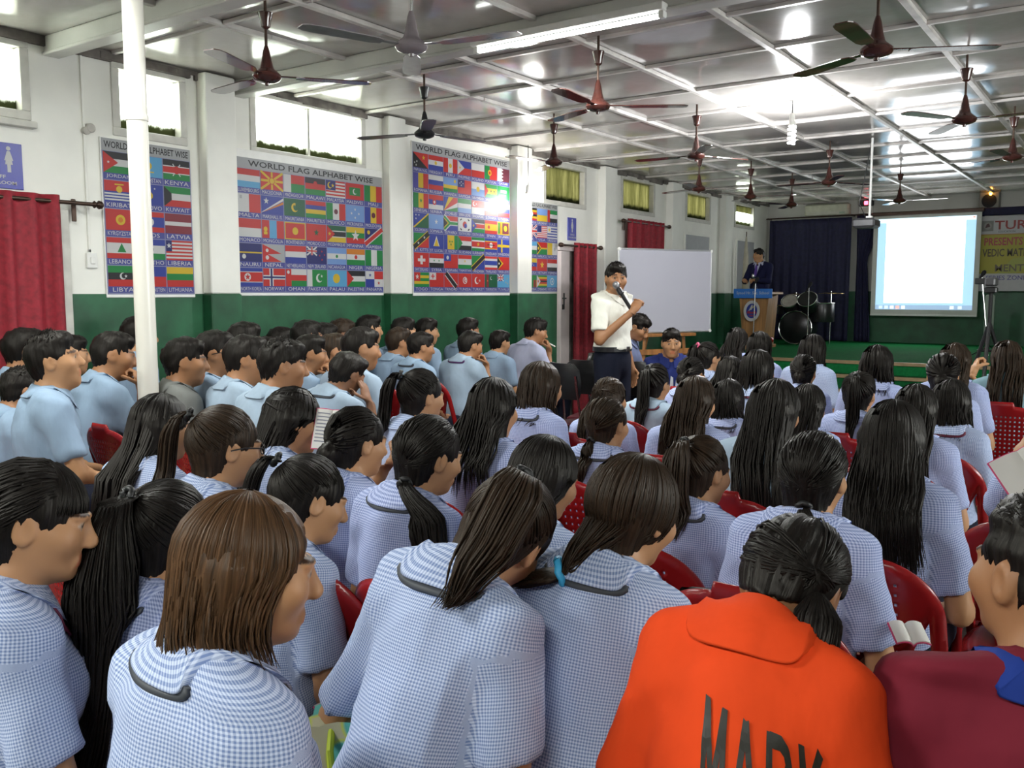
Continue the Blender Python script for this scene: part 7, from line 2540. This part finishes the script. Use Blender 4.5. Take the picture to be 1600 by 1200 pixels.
# ------------------------------------------------------------------ small things in hands and on laps
def booklet(loc, rot, w, h, cover, label, lines=True):
    t = empty('booklet', loc)
    t.rotation_euler = rot
    tag(t, label, 'booklet')
    g = np.linspace(-1, 1, 13)
    for nm, off, mt in (('cover', -0.003, cover), ('pages', 0.0, MAT['paper'])):
        b = MB()
        P_ = []
        k = 1.0 if nm == 'cover' else 0.955
        for zz in (off, off + 0.003):
            for u in g:
                for v in (-0.5, 0.5):
                    P_.append((u * w * k / 2, v * h * k, zz + 0.022 * abs(u) ** 0.6 - 0.018 * u * u))
        F_ = []
        for i in range(12):
            F_ += [(26 + 2 * i, 28 + 2 * i, 29 + 2 * i, 27 + 2 * i), (2 * i, 2 * i + 1, 2 * i + 3, 2 * i + 2), (2 * i, 2 * i + 2, 28 + 2 * i, 26 + 2 * i), (2 * i + 1, 27 + 2 * i, 29 + 2 * i, 2 * i + 3)]
        b.add(P_, F_, (0.72, 0.70, 0.66, 1))
        b.obj(nm, mt, t, smooth=True, colors=True)
    if lines:
        P = Print()
        P.k = 12
        for r_ in range(9):
            for (x0, x1) in ((-0.42, -0.06), (0.06, 0.42)):
                z = 0.001
                yy = h * (0.36 - 0.085 * r_)
                xa, xb = x0 * w, x1 * w * (1 if r_ % 4 else 0.8)
                def zc(x):
                    u = abs(x) / (w / 2)
                    return 0.0045 + 0.022 * u ** 0.6 - 0.018 * u * u
                seg = np.linspace(xa, xb, 5)
                for i in range(4):
                    P.m.add([(seg[i], yy, zc(seg[i])), (seg[i + 1], yy, zc(seg[i + 1])), (seg[i + 1], yy + h * 0.028, zc(seg[i + 1])), (seg[i], yy + h * 0.028, zc(seg[i]))], [(0, 1, 2, 3)], (0.25, 0.25, 0.3, 1))
        P.m.obj('print', MAT['paper'], t, colors=True)
    return t


pinkc = mat_simple('magenta_card', (0.62, 0.05, 0.16), 0.6, var=0.1)
p = at_depth(516, 672, 2.98)
booklet(tuple(p), (math.radians(70), 0.1, math.radians(35)), 0.11, 0.14, pinkc, 'printed sheet with magenta edge held up by the long-haired reader')
p = at_depth(1612, 738, 2.35)
booklet(tuple(p), (math.radians(55), math.radians(-30), math.radians(20)), 0.16, 0.14, pinkc, 'open booklet with a magenta edge held up at the right edge', lines=False)
p = at_depth(1420, 992, 2.0)
booklet(tuple(p), (math.radians(20), 0.0, math.radians(30)), 0.075, 0.07, pinkc, 'white booklet with magenta edge on the lap beyond the orange polo', lines=False)
p = at_depth(545, 1100, 1.95)
booklet(tuple(p), (math.radians(15), 0.0, math.radians(-30)), 0.10, 0.14, pinkc, 'white booklet with magenta edge beside the bare elbow at bottom centre', lines=False)

# cloth shopping bag on the floor-side seat between two sitters
bg_loc = at_depth(582, 1140, 1.72)
t = empty('cloth_bag', (bg_loc[0], bg_loc[1], bg_loc[2] - 0.25), math.radians(25))
tag(t, 'teal and cream patterned cloth bag with lime trim at bottom centre', 'bag')
P_, F_ = [], []
nu, nv = 24, 12
for j in range(nv + 1):
    v = j / nv
    for i in range(nu):
        th = 2 * math.pi * i / nu
        rr = 1 + 0.06 * math.sin(5 * th + 3 * v) + 0.05 * math.sin(9 * th - 5 * v)
        sx_, sy_ = 0.15 * rr * (1 - 0.15 * v), 0.085 * rr * (1 - 0.55 * v)
        P_.append((math.copysign(abs(math.cos(th)) ** 0.6, math.cos(th)) * sx_, math.copysign(abs(math.sin(th)) ** 0.6, math.sin(th)) * sy_, 0.27 * v + 0.012 * math.sin(3 * th)))
for j in range(nv):
    for i in range(nu):
        i2 = (i + 1) % nu
        F_.append((j * nu + i, j * nu + i2, (j + 1) * nu + i2, (j + 1) * nu + i))
F_.append(tuple(range(nu - 1, -1, -1)))
F_.append(tuple(nv * nu + i for i in range(nu)))
mm_, nt, bb = new_mat('teal_cream_print_cloth')
vo = nt.nodes.new('ShaderNodeTexVoronoi')
vo.inputs['Scale'].default_value = 13
tc = nt.nodes.new('ShaderNodeTexCoord')
nt.links.new(tc.outputs['Object'], vo.inputs['Vector'])
rp = ramp(nt, vo.outputs['Distance'], [(0.0, (0.10, 0.42, 0.36)), (0.42, (0.08, 0.36, 0.33)), (0.5, (0.45, 0.50, 0.08)), (0.56, (0.42, 0.40, 0.26)), (1.0, (0.42, 0.40, 0.26))])
nt.links.new(rp.outputs[0], bb.inputs['Base Color'])
bb.inputs['Roughness'].default_value = 0.85
MB().add(P_, F_).obj('bag_body', mm_, t, smooth=True)
lime = mat_simple('lime_trim', (0.42, 0.50, 0.03), 0.7)
for s in (-1, 1):
    MB().tube([(-0.07, s * 0.030, 0.262), (-0.062, s * 0.062, 0.235), (-0.05, s * 0.082, 0.16), (0.0, s * 0.090, 0.13), (0.05, s * 0.082, 0.16), (0.062, s * 0.062, 0.235), (0.07, s * 0.030, 0.262)], 0.007, 8).obj('handle', lime, t, smooth=True)
# dark bag hung on the chair beyond the blue hair tie
p = at_depth(1092, 968, 2.02)
t = empty('dark_bag', (p[0], p[1], p[2] - 0.06), math.radians(20))
tag(t, 'dark green school bag propped on the chair beyond the blue hair tie', 'bag')
MB().box(-0.065, 0.065, -0.04, 0.04, -0.10, 0.13, b=0.025).obj('bag_body', mat_simple('dark_green_canvas', (0.012, 0.016, 0.013), 0.8), t, smooth=True)
MB().box(-0.05, 0.05, -0.052, -0.035, -0.08, 0.04, b=0.01).obj('front_pocket', MAT['blackmat'], t, smooth=True)
MB().tube([(-0.06, 0.0, 0.10), (-0.075, 0.0, 0.0), (-0.06, 0.0, -0.08)], 0.006, 6).obj('strap', MAT['blackmat'], t, smooth=True)
